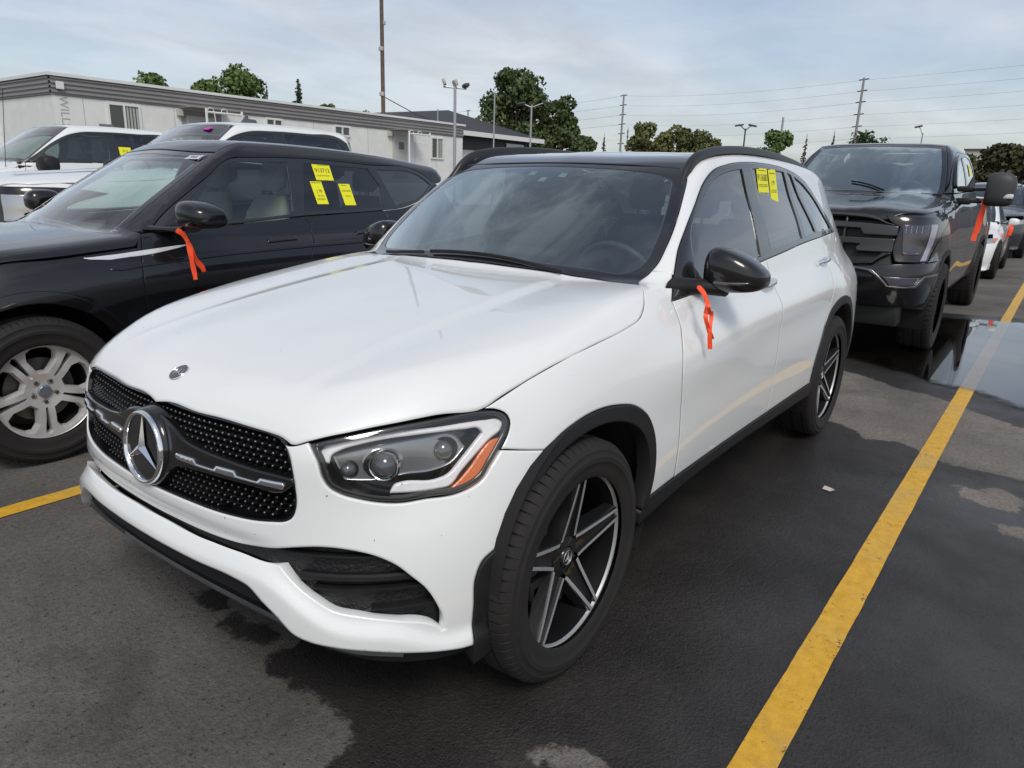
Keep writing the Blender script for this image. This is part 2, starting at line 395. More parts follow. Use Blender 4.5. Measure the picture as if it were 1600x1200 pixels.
def panel(S, name, out, kind, m, parent, holes=(), step=.025, gap=.002, off=0., depth=.014, mirror=False, smoothing=6, seal=None, round_=.7, hgap=0., nh=2e-3, F=None, edge=None, sharp=50, hdepth=None):  # seal: material for the gap shade painted on the deep edge walls
    """a skin panel laid on the body field; out/holes: 3D or 2D outlines"""
    def prep(L, g):
        L = np.asarray(L, float)
        if L.shape[1] == 3: L = S.param(L, kind)
        if smoothing: L = smooth(L, smoothing, True, sharp)
        L = resample(L, edge or step*.6); return shrink(L, g)
    O = prep(out, gap); H = [prep(h, -hgap) for h in holes]
    V2, T, loops = tri2d(O, H, step)
    P = S.march(V2, kind, off, F=F); N = S.normal(P, F, nh)
    sg = np.sign(P[:, 1]); NB = N.copy()
    if kind in ('p',) or (kind == 'w' and V2[:, 0].min() < 0): N[:, 1] *= 1  # F is even in y: gradient already carries the sign
    V = list(P); NN = list(N); Fc = [tuple(t) for t in T]
    # consistent winding outward
    a, b, c = P[T[:, 0]], P[T[:, 1]], P[T[:, 2]]; fn = np.cross(b-a, c-a); flip = (fn*N[T[:, 0]]).sum(1) < 0
    Fc = [(t[0], t[2], t[1]) if f else tuple(t) for t, f in zip(T.tolist(), flip)]
    nsurf = len(Fc); fmi = [0]*nsurf
    for li, L in enumerate(loops):
        dp = depth if li == 0 or hdepth is None else hdepth
        if dp <= 0: continue
        n = len(L); Pl = P[L]; Nl = N[L]; Tn = np.roll(Pl, -1, 0)-np.roll(Pl, 1, 0); Tn /= np.linalg.norm(Tn, axis=1, keepdims=True)+1e-12
        O3 = np.cross(Tn, Nl)
        # outward = away from the skin: test against a neighbour triangle centre using 2D area sign
        s2 = area2(V2[L]); J = np.cross(P[T[0][1]]-P[T[0][0]], P[T[0][2]]-P[T[0][0]]); t2 = V2[T[0]]; a2 = area2(t2)
        orient = 1 if (a2 > 0) == ((J@N[T[0][0]]) > 0) else -1
        if (s2 > 0) == (li > 0): orient = -orient
        O3 = O3*orient
        for q, i in enumerate(L):
            nn = Nl[q]+O3[q]*round_; NN[i] = nn/np.linalg.norm(nn)
        k = len(V)
        for q in range(n): V.append(Pl[q]+O3[q]*.0008-Nl[q]*.0008); nn = O3[q]+Nl[q]*.35; NN.append(nn/np.linalg.norm(nn))
        for q in range(n): V.append(Pl[q]-Nl[q]*dp-O3[q]*.001); NN.append(O3[q])
        fw = orient > 0
        for q in range(n):
            r_ = (q+1) % n
            for A_, B_, C_, D_ in ((L[q], L[r_], k+r_, k+q), (k+q, k+r_, k+n+r_, k+n+q)):
                Fc.append((A_, D_, C_, B_) if fw else (A_, B_, C_, D_)); fmi.append(1 if (seal is not None and li == 0 and C_ >= k+n and D_ >= k+n) else 0)
    V = np.array(V); NN = np.array(NN)
    if mirror: V = V*[1, -1, 1]; NN = NN*[1, -1, 1]; Fc = [tuple(reversed(f)) for f in Fc]
    return mesh(name, V, Fc, m, parent, True, NN, mats=[m, seal] if seal is not None else None, fm=fmi if seal is not None else None)
def both(S, name, out, kind, m, parent, **k):
    return [panel(S, name, out, kind, m, parent, mirror=q, **k) for q in (False, True)]
def sym(L, kind=None):
    """left-half outline from centre line to centre line -> closed symmetric outline (2D: second/first coordinate mirrored)"""
    L = [tuple(p) for p in L]
    if len(L[0]) == 3: M = [(x, -y, z) for x, y, z in L]
    elif kind == 'w': M = [(-t, z) for t, z in L]
    else: M = [(x, -y) for x, y in L]
    return L+[q for q in reversed(M)]
def W2(S, L):
    """3D points -> signed wrap coordinates"""
    L = np.asarray(L, float); U = S.param(L, 'w'); U[:, 0] *= np.where(L[:, 1] < 0, -1, 1); return U
def text_mesh(body, size, m, parent, name='lettering', bold=False, space=1.0, extrude=.0005):
    cu = bpy.data.curves.new(name, 'FONT'); cu.body = body; cu.size = size; cu.align_x = 'CENTER'; cu.align_y = 'CENTER'; cu.extrude = extrude; cu.space_character = space
    if bold: cu.offset = size*.012
    o = bpy.data.objects.new(name, cu); COL.objects.link(o)
    dg = bpy.context.evaluated_depsgraph_get(); me = bpy.data.meshes.new_from_object(o.evaluated_get(dg)); bpy.data.objects.remove(o)
    me.materials.clear(); me.materials.append(m); me.name = name
    o = bpy.data.objects.new(name, me); COL.objects.link(o)
    if parent is not None: o.parent = parent
    return o
def frame(o, origin, xdir, ydir):
    """place a flat object: its x along xdir, its y along ydir"""
    x = Vector(xdir).normalized(); y = Vector(ydir); y = (y-x*y.dot(x)).normalized(); z = x.cross(y)
    o.matrix_local = Matrix(((x.x, y.x, z.x, origin[0]), (x.y, y.y, z.y, origin[1]), (x.z, y.z, z.z, origin[2]), (0, 0, 0, 1))); return o
# ---------------------------------------------------------------- body field of the white SUV
class WhiteSUV(Shape):
    xa, xb, zc = 0.0, -2.873, .80
    def __init__(s):
        X2 = s.xb
        def tail(y, xr, c):      # flank behind the rear axle, tail corner and tail centre
            return [(-3.2, y-.012), (-3.5, y-.05), (-3.66, y-.12), (xr+.06, y-.26), (xr+.015, .40), (xr, 0)]
        L = [
         (.16, [(.76, 0), (.755, .2), (.735, .4), (.685, .58), (.60, .70), (.49, .78), (.34, .83), (.15, .86), (0, .87), (-.3, .86), (-.6, .85), (-1.4, .85), (-2.3, .86), (-2.6, .875), (-2.873, .885)]+tail(.88, -3.74, 0)),
         (.28, [(.785, 0), (.78, .2), (.76, .4), (.715, .56), (.63, .69), (.50, .79), (.33, .855), (.15, .893), (0, .905), (-.3, .90), (-.6, .893), (-1.4, .893), (-2.3, .90), (-2.6, .91), (-2.873, .918)]+tail(.905, -3.80, 0)),
         (.44, [(.80, 0), (.795, .2), (.772, .4), (.73, .55), (.645, .68), (.51, .79), (.34, .865), (.15, .905), (0, .92), (-.3, .925), (-.6, .923), (-1.4, .921), (-2.3, .927), (-2.6, .93), (-2.873, .935)]+tail(.93, -3.82, 0)),
         (.58, [(.795, 0), (.787, .2), (.762, .4), (.712, .55), (.62, .68), (.48, .79), (.32, .862), (.15, .905), (0, .922), (-.3, .925), (-.6, .929), (-1.4, .930), (-2.1, .931), (-2.5, .934), (-2.873, .938)]+tail(.935, -3.82, 0)),
         (.72, [(.775, 0), (.766, .2), (.738, .4), (.693, .553), (.58, .68), (.43, .778), (.28, .848), (.13, .890), (0, .908), (-.3, .916), (-.6, .926), (-1.4, .930), (-2.1, .932), (-2.5, .933), (-2.873, .936)]+tail(.93, -3.79, 0)),
         (.85, [(.745, 0), (.735, .2), (.705, .4), (.662, .555), (.54, .68), (.385, .765), (.24, .825), (.11, .868), (0, .885), (-.3, .900), (-.6, .922), (-1.4, .929), (-2.1, .928), (-2.5, .926), (-2.873, .928)]+tail(.92, -3.77, 0)),
         (.93, [(.70, 0), (.69, .2), (.66, .4), (.60, .55), (.49, .66), (.35, .745), (.22, .80), (.10, .840), (0, .858), (-.3, .878), (-.6, .898), (-1.4, .921), (-2.1, .926), (-2.5, .921), (-2.873, .912)]+tail(.90, -3.75, 0)),
         (1.02, [(.64, 0), (.63, .2), (.60, .4), (.54, .55), (.43, .65), (.29, .725), (.18, .77), (.08, .805), (0, .822), (-.3, .843), (-.6, .852), (-1.4, .866), (-2.1, .876), (-2.5, .876), (-2.873, .866)]+tail(.85, -3.74, 0)),
         (1.12, [(.60, 0), (.59, .2), (.56, .4), (.50, .54), (.39, .63), (.25, .69), (.15, .73), (.06, .765), (0, .78), (-.3, .80), (-.6, .807), (-1.4, .812), (-2.1, .82), (-2.5, .822), (-2.873, .815)]+tail(.79, -3.72, 0)),
        ]
        s.W = Tab(rows_wrap(L, X2), -1.0, QT+2.873+QT+.9, .16, 1.12, 420, 110)
        s.ZB = spl([-.1, .3, .45, .50, .56, .64, .78, .886, .95, 1.2], [.545, .545, .543, .53, .487, .431, .397, .345, .34, .34])
        # hood / shoulder height over (x, Y)
        xs = [.78, .70, .60, .45, .25, 0, -.3, -.6, -1.2, -2.0, -2.9, -3.7]
        def row(Y, zs): return (Y, list(zip(xs, zs)))
        s.H = Tab([
          row(0,   [.868, .905, .936, .970, 1.006, 1.043, 1.080, 1.112, 1.12, 1.12, 1.12, 1.10]),
          row(.25, [.863, .902, .934, .969, 1.006, 1.043, 1.080, 1.110, 1.12, 1.12, 1.12, 1.10]),
          row(.42, [.850, .892, .927, .965, 1.003, 1.041, 1.079, 1.108, 1.12, 1.12, 1.12, 1.10]),
          row(.55, [.838, .892, .930, .972, 1.010, 1.046, 1.082, 1.110, 1.115, 1.12, 1.12, 1.10]),
          row(.66, [.81, .875, .918, .964, 1.005, 1.045, 1.083, 1.112, 1.11, 1.115, 1.115, 1.09]),
          row(.76, [.78, .845, .892, .940, .985, 1.029, 1.073, 1.107, 1.10, 1.11, 1.11, 1.08]),
          row(.86, [.74, .80, .850, .898, .946, .993, 1.042, 1.082, 1.085, 1.10, 1.10, 1.06]),
          row(.95, [.68, .73, .78, .825, .875, .925, .985, 1.035, 1.07, 1.09, 1.08, 1.04]),
        ], -3.8, .85, 0, 1.0, 260, 90)
        # greenhouse: half width over (x, z)
        s.G = Tab([
          (1.02, [(-.4, .83), (-.9, .852), (-1.5, .862), (-2.3, .862), (-2.9, .85), (-3.3, .81), (-3.7, .73)]),
          (1.12, [(-.4, .79), (-.9, .815), (-1.5, .825), (-2.3, .826), (-2.9, .81), (-3.3, .77), (-3.7, .69)]),
          (1.28, [(-.4, .725), (-.9, .748), (-1.5, .762), (-2.3, .762), (-2.9, .745), (-3.3, .70), (-3.7, .62)]),
          (1.42, [(-.4, .655), (-.9, .678), (-1.5, .698), (-2.3, .698), (-2.9, .680), (-3.3, .64), (-3.7, .56)]),
          (1.54, [(-.4, .595), (-.9, .622), (-1.5, .662), (-2.3, .664), (-2.9, .640), (-3.3, .59), (-3.7, .50)]),
          (1.64, [(-.4, .53), (-.9, .56), (-1.5, .615), (-2.3, .618), (-2.9, .585), (-3.3, .53), (-3.7, .43)]),
        ], -3.8, -.3, 1.02, 1.66, 120, 70)
        # roof height over (x, Y)
        xr = [-.8, -1.15, -1.35, -1.6, -2.0, -2.4, -2.8, -3.2, -3.5, -3.8]
        def rr(Y, zs): return (Y, list(zip(xr, zs)))
        s.R = Tab([
          rr(0,  [1.480, 1.548, 1.580, 1.606, 1.622, 1.622, 1.610, 1.586, 1.555, 1.51]),
          rr(.3, [1.476, 1.544, 1.576, 1.602, 1.617, 1.617, 1.605, 1.580, 1.549, 1.50]),
          rr(.5, [1.472, 1.542, 1.574, 1.600, 1.616, 1.616, 1.602, 1.574, 1.540, 1.49]),
          rr(.65, [1.455, 1.53, 1.564, 1.594, 1.610, 1.610, 1.594, 1.562, 1.524, 1.47]),
          rr(.8, [1.42, 1.50, 1.534, 1.564, 1.58, 1.58, 1.564, 1.532, 1.49, 1.44]),
        ], -3.8, -.8, 0, .8, 160, 50)
    def parts(s, x, Y, z):
        r, t = s.wrap_polar(x, Y)
        fs = r-s.W(t, z)
        a = np.abs(t); front = 1-sstep(.95, 1.15, a)
        zb = s.ZB(np.minimum(a, 1.2))
        relief = .020*sstep(0, .05, zb-z)-.014*sstep(.605, .56, z)*sstep(.0, .02, z-zb+.01)*(1-sstep(.40, .56, a))
        return fs-relief*front
    def raw(s, x, Y, z):
        fs = s.parts(x, Y, z)
        ft = (z-s.H(x, Y)-.007*(sstep(.47, .40, Y)-.5)*sstep(.72, .5, x))*.93
        low = smax(fs, ft, .085)
        low = smax(low, .15-z, .03)
        # windshield plane-ish: through (-.60, 1.115) and (-1.24, 1.545) at the centre
        xw = -.545-(z-1.115)*1.47-.19*(Y/.75)**2*(1-.35*(z-1.115)/.4)
        xw = xw-.10*((z-1.115)/.42)**2+.10*((z-1.115)/.42)
        fw = (x-xw)*.56
        xq = -3.74+(z-1.12)*.72
        fr = ((xq+.12*(Y/.7)**2)-x)*.85
        g = smax(Y-s.G(x, z), (z-s.R(x, Y))*.97, .055)
        g = smax(g, fw, .05); g = smax(g, fr, .06)
        return smin(low, g, .025)
# ---------------------------------------------------------------- body field for the other vehicles
class GenShape(Shape):
    """d: wheelbase, levels [(z, [(x, y)...])], hood [(Y, [(x, z)...])], green [(z, [(x, y)...])], roof [(Y, [(x, z)...])], ws / bl (x0, z0, slope, curve), radii"""
    def __init__(s, d):
        s.xa, s.xb, s.zc = 0., -d['wb'], d.get('zc', .85); s.d = d
        s.W = Tab(rows_wrap(d['levels'], s.xb), -1.0, QT+d['wb']+QT+.9, d['levels'][0][0], d['levels'][-1][0], 420, 90)
        xs = [p[0] for p in d['hood'][0][1]]
        s.H = Tab(d['hood'], min(xs), max(xs), 0, 1.1, 260, 70)
        xs = [p[0] for p in d['green'][0][1]]; s.Gt = Tab(d['green'], min(xs), max(xs), d['green'][0][0], d['green'][-1][0], 160, 70)
        xs = [p[0] for p in d['roof'][0][1]]; s.R = Tab(d['roof'], min(xs), max(xs), 0, 1.0, 200, 50)
    def raw(s, x, Y, z):
        d = s.d; r, t = s.wrap_polar(x, Y); fs = r-s.W(t, z)
        low = smax(fs, (z-s.H(x, Y))*.95, d.get('rl', .08)); low = smax(low, d.get('zb', .2)-z, .03)
        x0, z0, sl, cv, cp = d['ws']; u = (z-z0)
        xw = x0-u*sl-cv*(Y/.75)**2-cp*u*(u-.42)*4
        ca = 1/math.hypot(1, sl)
        x1, z1, s1, c1 = d['bl']; xr = x1+(z-z1)*s1+c1*(Y/.7)**2
        g = smax(Y-s.Gt(x, z), (z-s.R(x, Y))*.97, d.get('rg', .07)); g = smax(g, (x-xw)*ca, .05); g = smax(g, (xr-x)/math.hypot(1, s1), .05)
        return smin(low, g, d.get('rj', .025))
def _tl(y, xr): xr = xr+.39; return [(-3.0, y-.015), (-3.25, y-.06), (-3.40, y-.14), (xr+.06, y-.28), (xr+.015, .40), (xr, 0)]
EVQ = dict(wb=2.681, zb=.2, zc=.85,
 levels=[
  (.22, [(.78, 0), (.765, .25), (.72, .45), (.62, .65), (.48, .79), (.32, .86), (.15, .895), (0, .905), (-.4, .90), (-1.4, .90), (-2.3, .90), (-2.681, .91)]+_tl(.91, -3.88)),
  (.45, [(.83, 0), (.815, .25), (.77, .45), (.67, .65), (.51, .80), (.34, .88), (.15, .93), (0, .945), (-.4, .945), (-1.4, .94), (-2.3, .945), (-2.681, .955)]+_tl(.955, -3.93)),
  (.62, [(.83, 0), (.815, .25), (.77, .45), (.66, .65), (.50, .80), (.33, .885), (.15, .935), (0, .95), (-.4, .94), (-1.4, .925), (-2.2, .93), (-2.681, .962)]+_tl(.96, -3.92)),
  (.78, [(.80, 0), (.785, .25), (.74, .45), (.63, .65), (.47, .80), (.31, .88), (.14, .93), (0, .948), (-.4, .95), (-1.4, .948), (-2.2, .952), (-2.681, .965)]+_tl(.96, -3.90)),
  (.92, [(.74, 0), (.725, .25), (.68, .45), (.57, .63), (.42, .765), (.27, .845), (.12, .90), (0, .92), (-.4, .938), (-1.4, .952), (-2.2, .955), (-2.681, .955)]+_tl(.945, -3.88)),
  (1.02, [(.66, 0), (.645, .25), (.60, .44), (.50, .60), (.36, .72), (.22, .79), (.10, .84), (0, .865), (-.4, .89), (-1.4, .915), (-2.2, .922), (-2.681, .918)]+_tl(.90, -3.86)),
  (1.14, [(.58, 0), (.56, .25), (.52, .42), (.43, .56), (.30, .66), (.18, .73), (.08, .78), (0, .80), (-.4, .82), (-1.4, .845), (-2.2, .85), (-2.681, .845)]+_tl(.83, -3.84))],
 hood=[(Y, list(zip([.85, .7, .5, .25, 0, -.3, -.55, -1.2, -2.2, -3.0, -3.9], [a-dz for a in [.93, .985, 1.03, 1.065, 1.09, 1.115, 1.135, 1.14, 1.15, 1.16, 1.14]]))) for Y, dz in ((0, 0), (.3, .004), (.5, .012), (.65, .022), (.78, .038), (.9, .065), (1.05, .11))],
 green=[(1.05, [(-.3, .86), (-1, .87), (-2.2, .875), (-3.0, .85), (-3.9, .74)]), (1.18, [(-.3, .80), (-1, .815), (-2.2, .822), (-3.0, .79), (-3.9, .67)]), (1.35, [(-.3, .70), (-1, .73), (-2.2, .742), (-3.0, .71), (-3.9, .59)]),
        (1.50, [(-.3, .61), (-1, .65), (-2.2, .668), (-3.0, .64), (-3.9, .52)]), (1.60, [(-.3, .555), (-1, .605), (-2.2, .615), (-3.0, .585), (-3.9, .47)]), (1.70, [(-.3, .45), (-1, .50), (-2.2, .52), (-3.0, .49), (-3.9, .38)])],
 roof=[(Y, list(zip([-.6, -1.0, -1.3, -1.7, -2.1, -2.6, -3.1, -3.5, -4.0], [a-dz for a in [1.535, 1.618, 1.652, 1.664, 1.658, 1.630, 1.582, 1.535, 1.47]]))) for Y, dz in ((0, 0), (.3, .004), (.5, .014), (.65, .032), (.9, .10))],
 ws=(-.44, 1.13, 1.62, .18, .10), bl=(-3.48, 1.15, .42, .10))
def _bed(y, xr): return [(-4.2, y), (-4.55, y-.005), (-4.68, y-.03), (xr+.04, y-.2), (xr, .4), (xr, 0)]
def pickup_levels(f=1.0):
    return [
  (.42, [(.86, 0), (.86, .3), (.84, .6), (.78, .78), (.60, .90), (.35, .95), (.15, .955), (0, .955), (-.4, .95), (-1.4, .94), (-2.9, .94), (-3.69, .955)]+_bed(.955, -4.80)),
  (.60, [(.96, 0), (.955, .3), (.94, .6), (.88, .78), (.70, .92), (.42, .975), (.15, .985), (0, .985), (-.4, .975), (-1.4, .965), (-2.9, .965), (-3.69, .985)]+_bed(.98, -4.95)),
  (.80, [(.97, 0), (.965, .3), (.95, .6), (.89, .78), (.72, .92), (.44, .98), (.15, .99), (0, .99), (-.4, .985), (-1.4, .975), (-2.9, .975), (-3.69, .99)]+_bed(.985, -4.90)),
  (.92, [(.925, 0), (.92, .3), (.90, .6), (.84, .78), (.68, .90), (.42, .965), (.15, .985), (0, .99), (-.4, .985), (-1.4, .975), (-2.9, .975), (-3.69, .99)]+_bed(.985, -4.84)),
  (1.08, [(.905, 0), (.90, .3), (.88, .6), (.82, .78), (.65, .90), (.42, .955), (.15, .975), (0, .98), (-.4, .975), (-1.4, .97), (-2.9, .97), (-3.69, .98)]+_bed(.98, -4.84)),
  (1.22, [(.87, 0), (.865, .3), (.845, .6), (.79, .76), (.62, .875), (.40, .92), (.15, .94), (0, .945), (-.4, .95), (-1.4, .95), (-2.9, .95), (-3.69, .955)]+_bed(.955, -4.84)),
  (1.36, [(.80, 0), (.795, .3), (.77, .58), (.71, .73), (.55, .83), (.36, .865), (.15, .885), (0, .89), (-.4, .90), (-1.4, .915), (-2.9, .92), (-3.69, .925)]+_bed(.925, -4.84)),
  (1.48, [(.74, 0), (.735, .3), (.71, .56), (.65, .70), (.50, .79), (.33, .82), (.15, .84), (0, .845), (-.4, .86), (-1.4, .88), (-2.9, .885), (-3.69, .89)]+_bed(.89, -4.84))]
PICK = dict(wb=3.69, zb=.42, zc=1.0, levels=pickup_levels(),
 hood=[(Y, list(zip([.95, .85, .7, .4, 0, -.4, -.75, -1.5, -3.0, -4.9], [a-dz for a in [1.22, 1.265, 1.30, 1.335, 1.365, 1.395, 1.42, 1.42, 1.42, 1.42]]))) for Y, dz in ((0, .012), (.25, .012), (.42, -.002), (.55, 0), (.68, .015), (.80, .035), (.92, .075), (1.05, .13))],
 green=[(1.38, [(-.5, .84), (-1.2, .87), (-2.4, .885), (-3.3, .875)]), (1.6, [(-.5, .76), (-1.2, .80), (-2.4, .83), (-3.3, .82)]), (1.8, [(-.5, .67), (-1.2, .725), (-2.4, .76), (-3.3, .75)]), (1.92, [(-.5, .61), (-1.2, .67), (-2.4, .70), (-3.3, .69)]), (2.02, [(-.5, .55), (-1.2, .61), (-2.4, .635), (-3.3, .625)])],
 roof=[(Y, list(zip([-.8, -1.3, -1.6, -2.0, -2.6, -3.0, -3.4], [a-dz for a in [1.86, 1.925, 1.955, 1.97, 1.965, 1.945, 1.90]]))) for Y, dz in ((0, 0), (.3, .004), (.5, .012), (.65, .03), (.9, .10))],
 ws=(-.66, 1.40, 1.38, .16, .08), bl=(-3.12, 1.42, .14, .05), rl=.06, rg=.06)
def _ht(y, xr): return [(-2.95, y-.02), (-3.15, y-.06), (-3.30, y-.14), (xr+.06, y-.28), (xr+.01, .38), (xr, 0)]
HON = dict(wb=2.61, zb=.17, zc=.75, levels=[
  (.17, [(.74, 0), (.72, .25), (.67, .45), (.57, .62), (.42, .75), (.28, .81), (.12, .845), (0, .85), (-.4, .84), (-1.4, .84), (-2.61, .85)]+_ht(.85, -3.40)),
  (.35, [(.82, 0), (.80, .25), (.75, .45), (.64, .62), (.48, .765), (.32, .83), (.14, .865), (0, .875), (-.4, .875), (-1.4, .87), (-2.61, .885)]+_ht(.88, -3.48)),
  (.55, [(.83, 0), (.81, .25), (.76, .45), (.65, .62), (.48, .765), (.32, .835), (.14, .87), (0, .882), (-.4, .88), (-1.4, .87), (-2.61, .89)]+_ht(.885, -3.48)),
  (.72, [(.79, 0), (.77, .25), (.72, .45), (.60, .61), (.43, .74), (.28, .81), (.12, .85), (0, .865), (-.4, .875), (-1.4, .88), (-2.61, .885)]+_ht(.88, -3.44)),
  (.86, [(.68, 0), (.66, .25), (.61, .43), (.50, .57), (.34, .68), (.21, .745), (.09, .79), (0, .81), (-.4, .845), (-1.4, .87), (-2.61, .865)]+_ht(.86, -3.40)),
  (1.0, [(.55, 0), (.53, .25), (.48, .4), (.39, .51), (.27, .60), (.17, .67), (.07, .71), (0, .73), (-.4, .76), (-1.4, .80), (-2.61, .79)]+_ht(.78, -3.36))],
 hood=[(Y, list(zip([.85, .7, .5, .25, 0, -.3, -.6, -1.2, -2.2, -3.5], [a-dz for a in [.72, .79, .85, .90, .935, .97, 1.0, 1.01, 1.02, 1.01]]))) for Y, dz in ((0, 0), (.3, .004), (.5, .02), (.65, .045), (.78, .08), (.9, .13), (1.05, .2))],
 green=[(.95, [(-.3, .78), (-1, .81), (-2.2, .81), (-3.5, .70)]), (1.08, [(-.3, .72), (-1, .755), (-2.2, .755), (-3.5, .62)]), (1.25, [(-.3, .63), (-1, .675), (-2.2, .675), (-3.5, .54)]), (1.40, [(-.3, .54), (-1, .59), (-2.2, .59), (-3.5, .46)]), (1.50, [(-.3, .46), (-1, .51), (-2.2, .51), (-3.5, .38)])],
 roof=[(Y, list(zip([-.6, -1.0, -1.4, -1.8, -2.4, -2.9, -3.4], [a-dz for a in [1.30, 1.40, 1.45, 1.46, 1.43, 1.38, 1.30]]))) for Y, dz in ((0, 0), (.3, .005), (.5, .025), (.65, .06), (.9, .14))],
 ws=(-.30, 1.0, 1.75, .20, .10), bl=(-3.40, 1.0, .9, .10))
# ---------------------------------------------------------------- wheels (axle along local y, outer face towards +y)
def tyre_mesh(Rt, w, rr, seg=150, blocks=75, name='tyre', parent=None, groove=.007):
    hw = w/2; V = []; F = []
    prof = [(rr-.006, -.46), (rr+.004, -.49), (rr+.02, -.495), ((rr+Rt)/2-.012, -.508), ((rr+Rt)/2-.010, -.516), ((rr+Rt)/2+.004, -.516), ((rr+Rt)/2+.006, -.508), (Rt-.034, -.488), (Rt-.030, -.492), (Rt-.026, -.480), (Rt-.012, -.44), (Rt-.004, -.39), (Rt-.002, -.30), (Rt-.002, -.275), (Rt-.010, -.27), (Rt-.010, -.235), (Rt, -.23), (Rt, -.05), (Rt-.009, -.045)]
    prof = prof+[(r, -y) for r, y in reversed(prof)]; n = len(prof); seg = blocks*4
    sub = [0, .045, .15, .195, .60]; seg = blocks*5
    for k in range(seg):
        a = 2*math.pi*(k//5+sub[k % 5])/blocks; g = (k % 5) in (1, 2)
        for j, (r, y) in enumerate(prof):
            jj = min(j, n-1-j); q = r
            if g and 10 <= jj <= 13: q -= groove*(.6 if jj == 10 else 1)
            V.append((q*math.cos(a), y*w, q*math.sin(a)))
    for k in range(seg):
        k2 = (k+1) % seg
        for j in range(n-1): F.append((k*n+j, k*n+j+1, k2*n+j+1, k2*n+j))
    o = mesh(name, V, F, RUBBER, parent, True); o.data.set_sharp_from_angle(angle=R(38)); return o
def star_prof(r, r0, r1, h0, h1): t = min(1, max(0, (r-r0)/(r1-r0))); return h0+(h1-h0)*t**.80
def star_wheel(name, parent, loc, sgn, rot=0., Rt=.3705, w=.250, rim=.260):
    """five twin-spoke star wheel: machined edges over gloss black"""
    b = MB()
    wheel = None
    k0, k1 = .058, rim-.006
    face = lambda r: -.006-.030*(1-min(1, r/k1))**1.0-.004*math.cos(r/k1*math.pi)
    N = 9; edge = .0110; mach = MB()
    for k in range(5):
        an = R(90+72*k)+rot
        def P(r, h, y):
            return (r*math.cos(an)-h*math.sin(an), y, r*math.sin(an)+h*math.cos(an))
        rs = [k0+(k1-k0)*i/(N-1) for i in range(N)]
        hs = [star_prof(r, k0, k1, k0*math.tan(R(36))*.98, .022) for r in rs]
        for s in (1, -1):
            ring_top = [P(r, s*h, face(r)) for r, h in zip(rs, hs)]; ring_in = [P(r, s*max(.003, h-edge), face(r)) for r, h in zip(rs, hs)]
            rec = [P(r, s*max(.0025, h-edge-.003), face(r)-.010) for r, h in zip(rs, hs)]; ctr = [P(r, 0, face(r)-.012) for r in rs]
            low = [P(r, s*(h+.015), face(r)-.034-.02*(1-r/k1)) for r, h in zip(rs, hs)]; mid = [P(r, s*(h+.0025), face(r)-.004) for r, h in zip(rs, hs)]
            def strip(mb, A, B):
                V = A+B; n = len(A); mb.add(V, [(i, i+1, n+i+1, n+i) if s*sgn_face > 0 else (i, n+i, n+i+1, i+1) for i in range(n-1)])
            sgn_face = 1
            strip(mach, ring_top, ring_in); strip(b, ring_in, rec); strip(b, rec, ctr); strip(b, mid, ring_top); strip(b, low, mid)
    # hub
    b.lathe([(.000, -.050), (.030, -.050), (.0335, -.034), (.040, -.034), (.062, -.040), (.066, -.075), (.05, -.12)], 40)
    for k in range(5):
        an = R(90+36+72*k)+rot; c = (.050*math.cos(an), -.040, .050*math.sin(an)); b.lathe([(.0, .006), (.006, .006), (.0075, 0), (.0075, -.02)], 10, 'y', c)
    wheel = b.build(name, mat('wheel_black', (.008, .0085, .0095), .35, coat=.7, spec=.3), parent, auto=35, fix=False); wheel.location = loc
    if sgn < 0: wheel.rotation_euler = (0, 0, math.pi)
    MB().lathe([(rim-.003, -.014), (rim-.008, -.022), (rim-.022, -.05), (rim-.026, -.19)], 96).build('rim_barrel', mat('barrel_black', (.005, .005, .0055), .6, spec=.12), wheel, fix=False)
    mach.build('machined_edge', MACH, wheel, fix=False)
    MB().lathe([(rim-.0035, -.0135), (rim-.001, -.006), (rim+.0025, -.004), (rim+.0045, -.010), (rim+.006, -.02)], 96).build('rim_lip', MACH, wheel, fix=False)
    cap = MB().lathe([(0, -.028), (.026, -.029), (.0295, -.032), (.031, -.036)], 32).build('hub_cap', GLOSSB, wheel, fix=False)
    st = MB()
    for k in range(3): _arm(st, k, .019, .0055, (0, -.0275, 0), rot)
    ring(st, .0215, .0225, (0, -.0278, 0)); st.build('emblem', MACH, wheel, fix=False)
    MB().lathe([(.05, -.075), (.155, -.075), (.155, -.10), (.05, -.10)], 48).build('brake_disc', BRAKE, wheel, fix=False)
    cal = MB(); 
    for i in range(8):
        a = R(-30+i*9-60)
        cal.box((.135*math.cos(a)-.03, -.13, .135*math.sin(a)-.03), (.135*math.cos(a)+.03, -.055, .135*math.sin(a)+.03), .008)
    cal.build('brake_caliper', PLASTIC, wheel)
    t = tyre_mesh(Rt, w, rim+.004, parent=wheel); t.location = (0, -.104, 0)
    return wheel
def _arm(mb, k, L, wd, o, rot=0., thick=.003):
    """one ridged arm of a three-pointed star in the x-z plane, facing +y"""
    a = R(90+120*k)+rot; c, s = math.cos(a), math.sin(a); tip = (L*c, 0, L*s); b1 = (wd*math.cos(a+R(60)), 0, wd*math.sin(a+R(60))); b2 = (wd*math.cos(a-R(60)), 0, wd*math.sin(a-R(60))); ct = (0, thick, 0)
    V = [(p[0]+o[0], p[1]+o[1], p[2]+o[2]) for p in (tip, b1, b2, ct)]; mb.add(V, [(0, 3, 1), (0, 2, 3)])
def ring(mb, r0, r1, o, n=40, h=.002):
    mb.lathe([(r0, -h), (r0, 0), ((r0+r1)/2, h*.5), (r1, 0), (r1, -h)], n, 'y', o)
